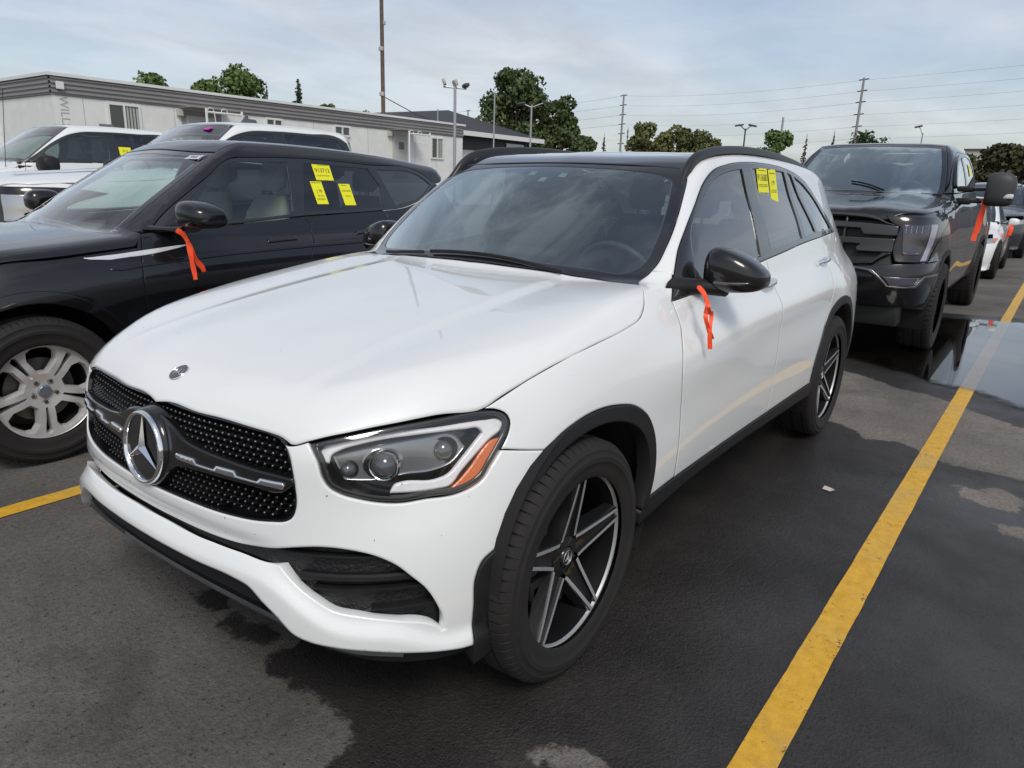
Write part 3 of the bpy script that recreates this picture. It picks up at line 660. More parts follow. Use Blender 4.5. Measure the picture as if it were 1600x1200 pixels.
def plate_wheel(name, parent, loc, sgn, holes, Rt, w, rim, mface, mdark, face, depth=.05, rot=0., cap=True, lugs=(.057, 5, 126), mach=None, tread=75, groove=.007, capm=None):
    """wheel whose face is a dished plate with window cut-outs"""
    ol = [(rim*math.cos(2*math.pi*k/90), rim*math.sin(2*math.pi*k/90)) for k in range(90)]
    c, s = math.cos(rot), math.sin(rot); H = [resample(smooth([(x*c-y*s, x*s+y*c) for x, y in h], 4, True, 22), .009) for h in holes]
    V2, T, loops = tri2d(np.array(ol), H, .014)
    V = []; F = []
    for x, y in V2:
        r = math.hypot(x, y); V.append((x, face(r), y))
    for t in T:
        a, b_, d = (V2[i] for i in t); ccw = (b_[0]-a[0])*(d[1]-a[1])-(b_[1]-a[1])*(d[0]-a[0]) > 0
        F.append((t[0], t[2], t[1]) if ccw else tuple(t))
    for li, L in enumerate(loops):
        if li == 0: continue
        k = len(V); n = len(L); ctr = V2[L].mean(0)
        for i in L: V.append((ctr[0]+(V2[i][0]-ctr[0])*.93, V[i][1]-.012, ctr[1]+(V2[i][1]-ctr[1])*.93))
        for i in L: V.append((ctr[0]+(V2[i][0]-ctr[0])*.86, V[i][1]-depth, ctr[1]+(V2[i][1]-ctr[1])*.86))
        for q in range(n):
            r_ = (q+1) % n
            F.append((L[q], L[r_], k+r_, k+q)); F.append((k+q, k+r_, k+n+r_, k+n+q))
    wheel = mesh(name, V, F, mface, parent, True); wheel.data.set_sharp_from_angle(angle=R(28)); wheel.location = loc
    if sgn < 0: wheel.rotation_euler = (0, 0, math.pi)
    MB().lathe([(rim+.004, face(rim)-.002), (rim, face(rim)+.002), (rim-.006, face(rim)-.004)], 90).build('rim_lip', mach or mface, wheel, fix=False)
    MB().lathe([(rim, face(rim)-.01), (rim-.02, -.06), (rim-.03, -.2)], 60).build('rim_barrel', mdark, wheel, fix=False)
    for k in range(lugs[1]):
        an = R(lugs[2]+360/lugs[1]*k); o = (lugs[0]*math.cos(an), face(lugs[0])-.004, lugs[0]*math.sin(an)); lg = MB(); lg.lathe([(.0, .010), (.008, .010), (.0105, .004), (.011, -.004), (.015, 0), (.016, .0055), (.0175, .001)], 14, 'y', o); lg.build('wheel_nut', BRAKE, wheel, fix=False)
    if cap: MB().lathe([(0, face(0)+.012), (.026, face(0)+.011), (.031, face(0)+.006), (.033, face(0)-.006)], 30).build('hub_cap', capm or mface, wheel, fix=False)
    MB().lathe([(.05, -.09), (.16, -.09), (.16, -.115), (.05, -.115)], 48).build('brake_disc', BRAKE, wheel, fix=False)
    t = tyre_mesh(Rt, w, rim+.004, parent=wheel, blocks=tread, groove=groove); t.location = (0, -w*.42, 0)
    return wheel
def polar_window(a, r0, r1, h0, h1, cut=.25):
    """octagon-like window at angle a between radii r0, r1"""
    c, s = math.cos(a), math.sin(a); rm = r0+(r1-r0)*.52; r2 = r1-(r1-r0)*.16
    P = [(r0, h0), (rm, h1*.98), (r2, h1), (r1, h1*.62), (r1+.004, 0), (r1, -h1*.62), (r2, -h1), (rm, -h1*.98), (r0, -h0)]
    return [(x*c-y*s, x*s+y*c) for x, y in P]
def well_liner(parent, x, z, r, y0, y1, name='wheel_liner', a0=-25, a1=205):
    m = MB(); n = 24; rings = []
    for y in (y1, y0):
        rings.append([(x+r*math.cos(R(a0+(a1-a0)*k/n)), y, z+r*math.sin(R(a0+(a1-a0)*k/n))) for k in range(n+1)])
    m.loft(rings, closed=False)
    k = len(m.V); m.V += [(x, y0, z-.1)]; m.F += [(k, n+1+i, n+2+i) for i in range(n)]
    return m.build(name, WELL, parent, auto=40, fix=False)
def ribbon(name, parent_none, pts, wd, label, group='orange ribbons tied to car mirrors', face=(1, .6, 0)):
    """tied ribbon: loop, knot and tails; pts = list of tails (polyline lists)"""
    b = MB()
    for tail in pts:
        P = smooth(np.array(tail), 6, False, 170); n = len(P); rings = []
        for i, p in enumerate(P):
            t = P[min(i+1, n-1)]-P[max(i-1, 0)]; t = t/np.linalg.norm(t); f = np.array(face, float)+np.array([.3*math.sin(i*.35), .3*math.cos(i*.3), .0]); s = np.cross(t, f); s /= np.linalg.norm(s); nn = np.cross(s, t)
            q = wd*(.47+.05*math.sin(i*.5))
            if i == 0: q *= .55
            rings.append([tuple(p-s*q+nn*.0006), tuple(p+nn*.0025*math.sin(i*.4)), tuple(p+s*q+nn*.0006), tuple(p+s*q-nn*.0006), tuple(p-nn*.002), tuple(p-s*q-nn*.0006)])
        b.loft(rings, True, True)
    o = b.build(name, TAPE, None, auto=60); return tag(o, label, 'ribbon', group)
# ---------------------------------------------------------------- the white SUV in front
G = WhiteSUV()
HLo = [(.665,.556,.84),(.626,.599,.854),(.529,.672,.872),(.415,.735,.882),(.298,.788,.886),(.265,.804,.88),(.246,.816,.868),(.241,.824,.851),(.253,.83,.82),(.278,.83,.791),(.315,.826,.751),(.344,.821,.72),(.373,.812,.706),(.412,.794,.696),(.482,.754,.695),(.53,.723,.692),(.57,.693,.697),(.606,.66,.708),(.639,.626,.724),(.654,.608,.738),(.662,.596,.76),(.665,.584,.8),(.667,.568,.826)]
DRL = [(.648,.576,.793),(.645,.571,.815),(.634,.577,.828),(.615,.594,.837),(.573,.629,.847),(.522,.664,.853),(.468,.698,.855),(.409,.73,.854),(.345,.759,.855),(.29,.782,.854),(.252,.799,.849),(.245,.805,.839),(.258,.806,.824),(.288,.799,.809),(.329,.79,.78),(.376,.779,.742),(.411,.769,.709),(.437,.755,.706),(.514,.707,.707),(.537,.69,.709),(.524,.695,.727),(.511,.704,.731),(.439,.748,.728),(.411,.762,.735),(.371,.774,.768),(.323,.784,.81),(.303,.787,.826),(.309,.781,.836),(.349,.762,.841),(.413,.733,.843),(.472,.702,.843),(.527,.669,.841),(.578,.634,.833),(.616,.604,.82),(.631,.593,.809),(.637,.591,.79)]
AMBo = [(.27,.814,.81),(.292,.806,.807),(.321,.8,.788),(.354,.794,.755),(.392,.784,.722),(.414,.777,.706),(.39,.791,.7),(.356,.806,.709),(.324,.813,.736),(.293,.817,.771),(.273,.817,.797)]
GRo = [(.738,0,.851),(.734,.08,.85),(.729,.189,.848),(.716,.291,.848),(.703,.386,.846),(.693,.455,.844),(.69,.483,.839),(.691,.501,.829),(.695,.517,.81),(.698,.531,.773),(.699,.539,.734),(.7,.543,.698),(.704,.541,.674),(.709,.534,.657),(.717,.518,.646),(.731,.483,.639),(.747,.429,.632),(.761,.364,.628),(.772,.291,.625),(.78,.21,.624),(.786,.12,.623),(.79,0,.622)]
INTo = [(.734,.51,.531),(.721,.56,.487),(.702,.602,.456),(.679,.639,.431),(.64,.687,.417),(.571,.75,.397),(.499,.796,.369),(.473,.809,.345),(.474,.81,.38),(.488,.803,.422),(.515,.785,.479),(.539,.765,.511),(.566,.739,.545),(.599,.703,.571),(.631,.666,.585),(.683,.597,.593),(.714,.546,.586)]
NOSEB = [(.737,.48,.571),(.753,.401,.559),(.771,.321,.555),(.781,.224,.553),(.788,.1,.553),(.79,0,.553)]
BLT = [(.792,0,.541),(.792,.072,.541),(.787,.233,.539),(.777,.33,.541),(.763,.414,.54),(.75,.474,.534)]
BLB = [(.82,0,.486),(.82,.037,.486),(.809,.263,.485),(.791,.398,.481),(.782,.445,.471),(.774,.481,.443),(.763,.52,.413)]
BLB2 = [(.742,.568,.365),(.727,.598,.353),(.693,.652,.342),(.632,.722,.329),(.558,.781,.311),(.487,.821,.295),(.415,.85,.283)]
ARo = [(.301,.867,.592),(.263,.87,.645),(.213,.873,.703),(.148,.88,.756),(.081,.888,.791),(-.001,.894,.811),(-.095,.898,.817),(-.205,.903,.806),(-.304,.909,.780),(-.378,.913,.732),(-.424,.914,.662),(-.442,.917,.581),(-.437,.924,.495),(-.422,.925,.435)]
BR = [(.328,.864,.542),(.374,.851,.513),(.393,.846,.475),(.397,.845,.393),(.398,.837,.283)]
ARi = [(.265,.88,.557),(.211,.883,.648),(.149,.887,.708),(.064,.896,.753),(-.034,.903,.771),(-.155,.907,.766),(-.258,.91,.737),(-.335,.913,.69),(-.382,.915,.62),(-.398,.919,.545),(-.393,.925,.47),(-.375,.925,.40)]
DLO = [(-.691,.825,1.058),(-.735,.81,1.09),(-.785,.781,1.138),(-.873,.751,1.227),(-.97,.731,1.3),(-1.114,.699,1.39),(-1.231,.674,1.465),(-1.349,.662,1.517),(-1.503,.658,1.546),(-1.764,.657,1.567),(-2.009,.656,1.570),(-2.319,.657,1.558),(-2.591,.663,1.521),(-2.84,.675,1.445),(-3.04,.708,1.332),(-3.20,.742,1.226),(-3.195,.749,1.212),(-2.826,.782,1.202),(-2.332,.802,1.182),(-1.943,.814,1.155),(-1.652,.819,1.135),(-1.2,.83,1.10),(-.891,.835,1.071)]
HOODSIDE = [(.296,.788,.889),(.249,.797,.907),(.166,.812,.935),(.022,.829,.968),(-.156,.837,.992),(-.34,.840,1.014),(-.442,.833,1.033),(-.506,.812,1.062),(-.552,.786,1.087),(-.60,.755,1.104),(-.642,.723,1.113)]
WSEDGE = [(-.654,.712,1.114),(-.733,.703,1.135),(-.773,.714,1.166),(-.844,.713,1.227),(-.945,.697,1.31),(-1.069,.663,1.407),(-1.150,.636,1.468),(-1.213,.606,1.512)]
S_ = G
car = thing('white_suv', 'white luxury SUV with black grille and three-pointed star, parked in front between two yellow lines', 'car')
# hood
hood_l = [(.742,0,.852),(.735,.054,.851),(.729,.187,.850),(.715,.29,.850),(.702,.386,.848),(.693,.454,.846),(.689,.485,.843),(.688,.503,.836),(.687,.516,.829),(.665,.554,.843),(.625,.598,.857),(.528,.67,.875),(.415,.733,.885)]+HOODSIDE+[(-.633,.685,1.114),(-.628,.55,1.115),(-.603,.409,1.12),(-.575,.206,1.129),(-.565,0,1.13)]
hood = panel(G, 'hood', sym(hood_l), 'p', WHITE, car, step=.035, depth=.02, edge=.014, sharp=40, seal=GAP_SHADE)
# bumper cover with grille and intake openings
bump_l = [(.79,0,.624)]
bl = list(reversed(GRo))                 # grille bottom centre .. top centre
bump_l = bl[:-7] + [(.690,.515,.829),(.665,.554,.842)] + [(.668,.568,.826),(.666,.584,.8),(.663,.596,.76),(.655,.608,.738),(.639,.626,.722),(.606,.66,.706),(.57,.693,.695),(.53,.723,.690),(.482,.754,.693),(.412,.794,.694),(.373,.812,.704),(.344,.821,.718),(.315,.826,.749),(.281,.83,.783)] + [(.22,.852,.771),(.150,.88,.757)] + [(.213,.873,.703),(.263,.87,.645),(.301,.867,.592)] + BR + list(reversed(BLB2)) + list(reversed(BLB))
bW = W2(G, bump_l); hole_l = BLT+INTo+NOSEB; hW = W2(G, hole_l)
bumper = panel(G, 'front_bumper', sym([tuple(p) for p in bW], 'w'), 'w', WHITE, car, holes=[sym([tuple(p) for p in hW], 'w')], step=.012, edge=.009, depth=.03, hdepth=.035, nh=.012, sharp=38)
# fender, doors, quarter, pillar
fender = [(.299,.787,.889)]+HOODSIDE[1:]+[(-.655,.715,1.114),(-.69,.705,1.122),(-.733,.703,1.135),(-.752,.708,1.149),(-.790,.776,1.149),(-.735,.81,1.09),(-.691,.825,1.058),(-.683,.849,1.025),(-.675,.872,.988),(-.642,.9,.93),(-.612,.92,.839),(-.622,.918,.719),(-.628,.914,.604),(-.628,.92,.514),(-.630,.923,.439),(-.422,.924,.432)]+list(reversed(ARo[3:-1]))+[(.22,.852,.771),(.283,.829,.785),(.253,.83,.822),(.241,.824,.851),(.246,.816,.868),(.265,.804,.881)]
both(G, 'fender', fender, 'c', WHITE, car, step=.035, edge=.014, depth=.02, gap=.0024, seal=GAP_SHADE, sharp=36)
SILLZ = .436
fdoor = [(-.691,.825,1.058),(-.891,.835,1.071),(-1.2,.83,1.10),(-1.652,.819,1.135),(-1.705,.818,1.139),(-1.70,.9,1.0),(-1.69,.93,.9),(-1.675,.92,.7),(-1.66,.92,.5),(-1.66,.92,SILLZ),(-.632,.923,SILLZ),(-.628,.92,.514),(-.628,.914,.604),(-.622,.918,.719),(-.612,.92,.839),(-.642,.9,.93),(-.675,.872,.988),(-.683,.849,1.025)]
rdoor = [(-1.705,.818,1.139),(-1.943,.814,1.155),(-2.332,.802,1.182),(-2.74,.786,1.199),(-2.735,.85,1.08),(-2.69,.9,.98),(-2.60,.92,.87),(-2.50,.927,.74),(-2.42,.92,.62),(-2.375,.925,.52),(-2.36,.925,SILLZ),(-1.66,.92,SILLZ),(-1.66,.92,.5),(-1.675,.92,.7),(-1.69,.93,.9),(-1.70,.9,1.0)]
for mir in (False, True):
    fd = panel(G, 'front_door', fdoor, 'c', WHITE, car, step=.035, edge=.014, depth=.02, gap=.0024, seal=GAP_SHADE, mirror=mir, sharp=36)
    rd = panel(G, 'rear_door', rdoor, 'c', WHITE, car, step=.035, edge=.014, depth=.02, gap=.0024, seal=GAP_SHADE, mirror=mir, sharp=36)
RAo = [(-2.375,.925,.52),(-2.42,.92,.62),(-2.50,.927,.735),(-2.62,.927,.81),(-2.75,.927,.848),(-2.90,.927,.86),(-3.05,.925,.835),(-3.18,.92,.77),(-3.27,.91,.66),(-3.31,.905,.52),(-3.31,.905,.42)]
RAi = [(-2.41,.925,.52),(-2.455,.92,.60),(-2.53,.927,.70),(-2.64,.927,.768),(-2.76,.927,.803),(-2.90,.927,.815),(-3.035,.925,.792),(-3.145,.92,.735),(-3.228,.91,.635),(-3.262,.905,.51),(-3.262,.905,.42)]
quarter = [(-.752,.708,1.149)]+WSEDGE[2:]+[(-1.33,.598,1.56),(-1.50,.598,1.59),(-1.8,.598,1.610),(-2.2,.598,1.614),(-2.6,.585,1.602),(-2.9,.572,1.588),(-3.15,.555,1.565),(-3.38,.535,1.53),(-3.46,.57,1.44),(-3.53,.62,1.32),(-3.60,.66,1.20),(-3.66,.70,1.10),(-3.66,.80,.95),(-3.66,.83,.75),(-3.66,.83,.42),(-3.31,.905,.42)]+list(reversed(RAo[2:-1]))+[(-2.60,.92,.87),(-2.69,.9,.98),(-2.735,.85,1.08),(-2.74,.786,1.199),(-2.826,.782,1.202),(-3.195,.749,1.212),(-3.20,.74,1.226)]+list(reversed(DLO[2:15]))
both(G, 'quarter_panel', quarter, 'c', WHITE, car, step=.035, edge=.014, depth=.02, gap=.0024, seal=GAP_SHADE, sharp=36)
# rear end
tW = [(QT+2.873+u, z) for u, z in ((.86, 1.09), (.86, .42), (.95, .40), (QT, .38))]
te = QT+2.873+QT
rear = [(QT+2.873+.80, 1.06), (QT+2.873+.80, .60), (te, .60), (2*te-(QT+2.873+.80), .60), (2*te-(QT+2.873+.80), 1.06)]
panel(G, 'tailgate', [(te-.55, 1.07), (te-.60, .62), (te+.60, .62), (te+.55, 1.07)], 'w', WHITE, car, step=.05, smoothing=0)
panel(G, 'rear_bumper', [(te-.62, .615), (te-.62, .30), (te+.62, .30), (te+.62, .615)], 'w', PLASTIC, car, step=.05, smoothing=0)
for s in (1, -1): panel(G, 'tail_lamp', [(te-s*.34, 1.02), (te-s*.60, 1.04), (te-s*.66, .93), (te-s*.34, .92)], 'w', REDL, car, step=.05, smoothing=3, off=.006)
# cladding
archtrim = ARo[:]+[(-.408,.925,.40)]+[(-.375,.925,.40)]+list(reversed(ARi))[1:]+[(.300,.865,.50),(.318,.855,.40),(.318,.845,.24),(.398,.837,.22)]+list(reversed(BR))
both(G, 'wheel_arch_trim', archtrim, 'w', PLASTIC, car, step=.03, edge=.014, off=.006, depth=.05, sharp=36, gap=.001)
rtrim = RAo+list(reversed(RAi))
both(G, 'wheel_arch_trim', rtrim, 'c', PLASTIC, car, step=.03, edge=.014, off=.006, depth=.05, sharp=36, gap=.001)
sill = [(-.41,.925,.434),(-2.37,.925,.434),(-2.38,.92,.52),(-2.41,.925,.52),(-2.43,.91,.40),(-2.40,.90,.365),(-.42,.90,.355),(-.376,.91,.345),(-.376,.925,.40),(-.40,.925,.40)]
both(G, 'side_skirt', sill, 'c', PLASTIC, car, step=.04, edge=.02, off=.004, depth=.05, sharp=30, gap=.001)
# black lower valance and splitter lip
vl = [(.80,0,.488),(.809,.263,.487),(.791,.398,.483),(.782,.445,.474),(.774,.481,.446),(.763,.52,.416),(.742,.568,.368),(.727,.598,.356),(.69,.652,.345),(.632,.722,.33),(.558,.781,.312),(.487,.821,.296),(.40,.84,.285),(.34,.84,.27),(.34,.83,.235),(.50,.77,.25),(.62,.68,.28),(.70,.60,.32),(.742,.50,.37),(.765,.40,.395),(.785,.22,.405),(.79,0,.405)]
vW = W2(G, vl); panel(G, 'lower_valance', sym([tuple(p) for p in vW], 'w'), 'w', PLASTIC, car, step=.04, edge=.02, off=-.035, sharp=40)
lip = [(.80,.0,.412),(.795,.223,.412),(.775,.408,.402),(.752,.506,.385),(.705,.60,.338),(.64,.68,.305),(.56,.75,.285)]
lp = smooth([(x, -y, z) for x, y, z in reversed(lip[1:])]+lip, 6, False, 90); lpN = np.array([[1, p[1]*.8, 0] for p in lp]); lpN /= np.linalg.norm(lpN, axis=1, keepdims=True)
MB().sweep(lp+lpN*-.02, lpN, [(-.010, -.06), (-.012, .0), (-.008, .012), (0, .016), (.008, .012), (.012, 0), (.02, -.06)]).build('splitter_lip', BLACKP if False else GLOSSB, car)
# grille: recessed mesh with studs, gloss wing bar, chrome inlays, star
gW = sym([tuple(p) for p in W2(G, GRo)], 'w')
grille = panel(G, 'grille', gW, 'w', mat('grille_backing', (.006, .006, .007), .55), car, step=.05, off=-.055, depth=0, gap=-.01)
gouter = resample(smooth(gW, 6, True, 50), .01)
studs = MB(); pts = []
for j in range(-1, 16):
    z = .632+.0150*j
    for i in range(-30, 31):
        t = (i+(.5 if j % 2 else 0))*.0240; pts.append((t, z))
pts = np.array(pts); k = inpoly(pts, gouter) & (dist_poly(pts, gouter) > .006); pts = pts[k]
r0 = np.hypot(pts[:, 0], (pts[:, 1]-.735)); pts = pts[r0 > .085]
Pd = G.march(pts, 'w', -.020); Nd = G.normal(Pd)
heads = MB()
for p, n in zip(Pd, Nd):
    s = np.cross([0, 0, 1], n); s /= np.linalg.norm(s); u = np.cross(n, s)
    q = lambda a, b, c: tuple(p+s*a+u*b+n*c)
    rg = []
    for rad, h in ((.0030, -.001), (.0030, .0005), (.0018, .0016)): rg.append([q(rad*math.cos(v), rad*math.sin(v), h) for v in [math.pi/4*x for x in range(8)]])
    heads.loft(rg, False, True)
    # vane: pointed body sweeping outward and down behind the head, joining neighbours
    V = [q(-.0118, .0, -.016), q(0, .0074, -.012), q(.0118, .0, -.016), q(0, -.0078, -.012), q(-.0036, 0, -.001), q(0, .0036, -.001), q(.0036, 0, -.001), q(0, -.0036, -.001), q(-.0105, -.001, -.026), q(.0105, -.001, -.026), q(0, -.008, -.026), q(0, .006, -.026)]
    studs.add(V, [(0, 1, 5, 4), (1, 2, 6, 5), (2, 3, 7, 6), (3, 0, 4, 7), (4, 5, 6, 7), (0, 8, 11, 1), (1, 11, 9, 2), (2, 9, 10, 3), (3, 10, 8, 0)])
studs.build('grille_mesh', mat('grille_black', (.010, .010, .011), .16, coat=1), grille, smooth=False, auto=None)
heads.build('grille_studs', mat('stud_grey', (.16, .165, .17), .3, metal=.7), grille, smooth=True, auto=40)
# rim of the grille opening
P = G.march(gouter, 'w', -.004); N = G.normal(P); MB().sweep(P, N, [(-.004, -.05), (-.004, 0), (.004, 0), (.004, -.05)], closed=True).build('grille_frame', GLOSSB, grille)
wing_l = [(.76,0,.826),(.752,.08,.818),(.752,.118,.806),(.757,.160,.786),(.755,.222,.774),(.749,.273,.769),(.742,.322,.766),(.735,.369,.763),(.724,.437,.761),(.712,.494,.76),(.699,.536,.757),(.699,.540,.741),(.711,.511,.718),(.734,.419,.716),(.75,.328,.714),(.764,.228,.712),(.772,.138,.700),(.775,.105,.68),(.79,.05,.645),(.79,0,.64)]
wW = W2(G, wing_l); wing = panel(G, 'grille_wing', sym([tuple(p) for p in wW], 'w'), 'w', GLOSSB, grille, step=.02, edge=.008, off=.004, depth=.035, round_=1.4, sharp=60)
def zc_wing(t): return .741
chr_t = [(.146,-.003),(.150,.007),(.220,.008),(.230,-.003),(.296,-.003),(.306,.008),(.366,.009),(.376,-.002),(.442,-.002),(.452,.008),(.516,.009),(.521,.002),(.517,-.006),(.452,-.006),(.376,-.0065),(.306,-.007),(.230,-.0075),(.152,-.007)]
yy = np.array([p[0] for p in chr_t]); zz_ = .7345+np.array([p[1] for p in chr_t]); xx = np.interp(yy, [.15, .22, .29, .37, .45, .52], [.778, .770, .762, .749, .735, .717])
cW = W2(G, np.stack([xx, yy, zz_], 1))
for mir in (False, True):
    panel(G, 'chrome_inlay', cW, 'w', CHROME, wing, step=.01, edge=.02, off=.009, depth=.008, smoothing=0, gap=0, round_=.6, mirror=mir)
    cc = [(.150,-.018),(.150,.012),(.53,.012),(.53,-.018)]; y2 = np.array([p[0] for p in cc]); x2 = np.interp(y2, [.15, .52], [.778, .717])
# star badge
st = MB()
def starxf(mb, o, tilt=0.):
    V = []
    for x, y, z in mb.V:      # local: x-z plane facing +y  ->  facing car +x
        px, py, pz = y, -x, z
        c_, s_ = math.cos(tilt), math.sin(tilt); px, pz = px*c_-pz*s_, px*s_+pz*c_
        V.append((px+o[0], py+o[1], pz+o[2]))
    mb.V = V; return mb
tl = R(6)
badge = starxf(MB().lathe([(0, -.002), (.088, -.002), (.088, -.03)], 64), (.788, 0, .724), tl).build('star_badge', mat('badge_glass', (.006, .006, .006), .03, coat=1), grille)
sb = MB()
for k in range(3): _arm(sb, k, .090, .0165, (0, .002, 0), 0, .011)
starxf(sb, (.788, 0, .724), tl).build('star', CHROME, badge, smooth=False, auto=None, fix=False)
rg = MB(); rg.lathe([(.0885, -.003), (.0895, .004), (.0925, .0075), (.097, .0075), (.100, .004), (.101, -.004)], 96); starxf(rg, (.788, 0, .724), tl).build('badge_ring', CHROME, badge, auto=60)
rb = MB(); rb.lathe([(.101, -.003), (.105, -.006), (.108, -.012), (.116, -.04)], 64); starxf(rb, (.788, 0, .724), tl).build('badge_bezel', GLOSSB, badge, auto=60)
# intake interior: dark honeycomb with slats, parking sensor
iW = sym([tuple(p) for p in hW], 'w'); panel(G, 'intake_mesh', iW, 'w', mat('intake_black', (.010, .010, .011), .5, bump=(110, .6, .006)), car, step=.05, off=-.05, depth=0, gap=-.02)
IW = resample(smooth(W2(G, [(.75,.474,.534)]+INTo+[(.737,.48,.571)]), 4, True, 50), .01)
IWs = shrink(IW, .009)
for mir in (False, True):
    b = MB()
    for zs in (.560, .505, .478, .425):
        pr = []
        ts = np.linspace(.45, .90, 90); zl = zs-.02*(ts-.5)*.8
        q = np.stack([ts, zl], 1); kk = inpoly(q, IWs); q = q[kk]
        if len(q) < 4: continue
        q = np.vstack([q, [q[-1, 0]+.008, q[-1, 1]]])
        Pq = G.march(q, 'w', -.026); Nq = G.normal(Pq); thick = .010 if zs in (.505, .432) else .004
        if mir: Pq = Pq*[1, -1, 1]; Nq = Nq*[1, -1, 1]
        b.sweep(Pq, Nq, [(-thick*.5, -.03), (-thick, .0), (-thick*.5, .006), (thick*.5, .006), (thick, 0), (thick*.5, -.03)])
    sen = G.march(np.array([[.735, .492]]), 'w', -.022)[0]*[1, -1 if mir else 1, 1]; sn = G.normal(sen[None])[0]
    fr = b.build('intake_grille', PLASTIC, car)
# headlights
for mir in (False, True):
    sg = -1 if mir else 1
    hl = panel(G, 'headlight', HLo, 'w', mat('lamp_housing', (.012, .012, .013), .25, coat=.6), car, step=.03, edge=.01, off=-.085, depth=0, mirror=mir, gap=-.015)
    ho = resample(smooth(W2(G, HLo), 6, True, 50), .01)
    hin = shrink(ho, .013)
    panel(G, 'lamp_bezel', HLo, 'w', GLOSSB, hl, holes=[hin[::2]], step=.01, edge=.01, off=-.004, depth=.04, hdepth=.05, mirror=mir, smoothing=6, gap=.0025)
    panel(G, 'lens', HLo, 'w', LENSG, hl, step=.025, edge=.01, off=.0015, depth=.0, mirror=mir, gap=.004)
    panel(G, 'light_guide', DRL, 'w', LIGHTG, hl, step=.012, edge=.006, off=-.02, depth=.016, mirror=mir, gap=.0, sharp=60, round_=1.2)
    panel(G, 'amber_reflector', AMBo, 'w', AMB, hl, step=.012, edge=.006, off=-.010, depth=.012, mirror=mir, gap=.0)
    for (x, y, z, r) in ((.545, .672, .772, .034), (.602, .610, .765, .022), (.405, .735, .788, .030)):
        d = Vector((.86, .5*sg, .05)).normalized(); c0 = Vector((x, y*sg, z)); b = MB(); b.lathe([(0, .020), (r*.4, .018), (r*.75, .010), (r*.95, -.002), (r, -.006)], 28)
        q = b.V; rot = Vector((0, 1, 0)).rotation_difference(d); b.V = [tuple(c0-d*.012+rot @ Vector(v)) for v in q]; b.build('projector_lens', mat('projector_glass', (.10, .11, .12), .04, coat=1, metal=.3), hl)
        b = MB(); b.lathe([(r*.98, .001), (r*1.06, .003), (r*1.12, -.002), (r*1.25, -.04)], 28); b.V = [tuple(c0-d*.012+rot @ Vector(v)) for v in b.V]; b.build('projector_ring', CHROME if r > .032 else PLASTIC, hl)
    # reflector bowl shelf behind the lenses
    trim = [(.64,.60,.80),(.60,.625,.81),(.52,.675,.822),(.44,.72,.828),(.37,.755,.826),(.345,.77,.79),(.39,.765,.755),(.44,.745,.742),(.50,.71,.742),(.56,.665,.735),(.62,.62,.74)]
    panel(G, 'inner_trim', trim, 'w', mat('smoked_trim', (.26, .27, .29), .2, metal=.7, coat=1), hl, holes=[[(x, z) for x, z in np.array([W2(G, [(xx_, yy_, zz2)])[0] for (xx_, yy_, zz2) in [(.545+dx*.6, .672-dx, .772+dz) for dx, dz in [(.040*math.cos(a), .036*math.sin(a)) for a in [k*math.pi/8 for k in range(16)]]]])]], step=.015, edge=.008, off=-.045, depth=.03, mirror=mir, gap=.0)
# hood badge
bp = G.march(np.array([[.662, -.035]]), 'p')[0]; bn = G.normal(bp[None])[0]
hb = MB(); hb.lathe([(0, .0015), (.024, .0015), (.0275, .0012), (.0285, -.001)], 40)
def onsurf(mb, o, n, up):
    n = Vector(n).normalized(); z = Vector(up); z = (z-n*z.dot(n)).normalized(); x = n.cross(z)*-1
    mb.V = [tuple(Vector(o)+x*v[0]+n*v[1]+z*v[2]) for v in mb.V]; return mb
# the badge sits on the hood centre line
bp = G.march(np.array([[.668, 0.]]), 'p')[0]; bn = G.normal(bp[None])[0]
hbadge = onsurf(hb, bp, bn, (-1, 0, .3)).build('hood_emblem', mat('emblem_blue_black', (.02, .022, .03), .15, coat=1), hood)
e2 = MB(); ring(e2, .0268, .0285, (0, .002, 0)); ring(e2, .0160, .0172, (0, .002, 0))
for k in range(3): _arm(e2, k, .0165, .0030, (0, .002, 0), 0, .002)
onsurf(e2, bp, bn, (-1, 0, .3)).build('emblem_star', CHROME, hbadge)
# windshield, frit, wipers, cowl
wsin = [(-.605,0,1.165),(-.612,.176,1.16),(-.637,.385,1.15),(-.669,.524,1.142),(-.700,.62,1.140),(-.735,.660,1.15),(-.77,.672,1.178),(-.853,.667,1.249),(-.977,.638,1.352),(-1.08,.602,1.43),(-1.135,.575,1.468),(-1.147,.545,1.482),(-1.150,.40,1.495),(-1.145,.2,1.502),(-1.143,0,1.503)]
wsout = [(-.570,0,1.128),(-.580,.206,1.126),(-.608,.409,1.117),(-.634,.55,1.112),(-.64,.685,1.112)]+WSEDGE+[(-1.215,.57,1.518),(-1.19,.367,1.528),(-1.180,.135,1.535),(-1.178,0,1.536)]
wsi = sym([(x, y) for x, y, z in wsin]); ws = panel(G, 'windshield', sym([(x, y) for x, y, z in wsin]), 'p', WSG, car, step=.06, edge=.03, off=-.002, depth=0, gap=-.004, sharp=70)
panel(G, 'windshield_border', sym([(x, y) for x, y, z in wsout]), 'p', FRIT, ws, holes=[wsi], step=.03, edge=.015, off=-.001, depth=.01, sharp=60)
for pth in ([(-.592, .42), (-.590, .2), (-.588, -.1), (-.592, -.24)], [(-.592, -.28), (-.605, -.42), (-.625, -.54)]):
    pp = G.march(resample(smooth(pth, 5, False), .03, False), 'p', .012); nn = G.normal(pp); MB().sweep(pp, nn, [(-.006, -.005), (-.003, .006), (.003, .006), (.006, -.005)]).build('wiper', PLASTIC, car)
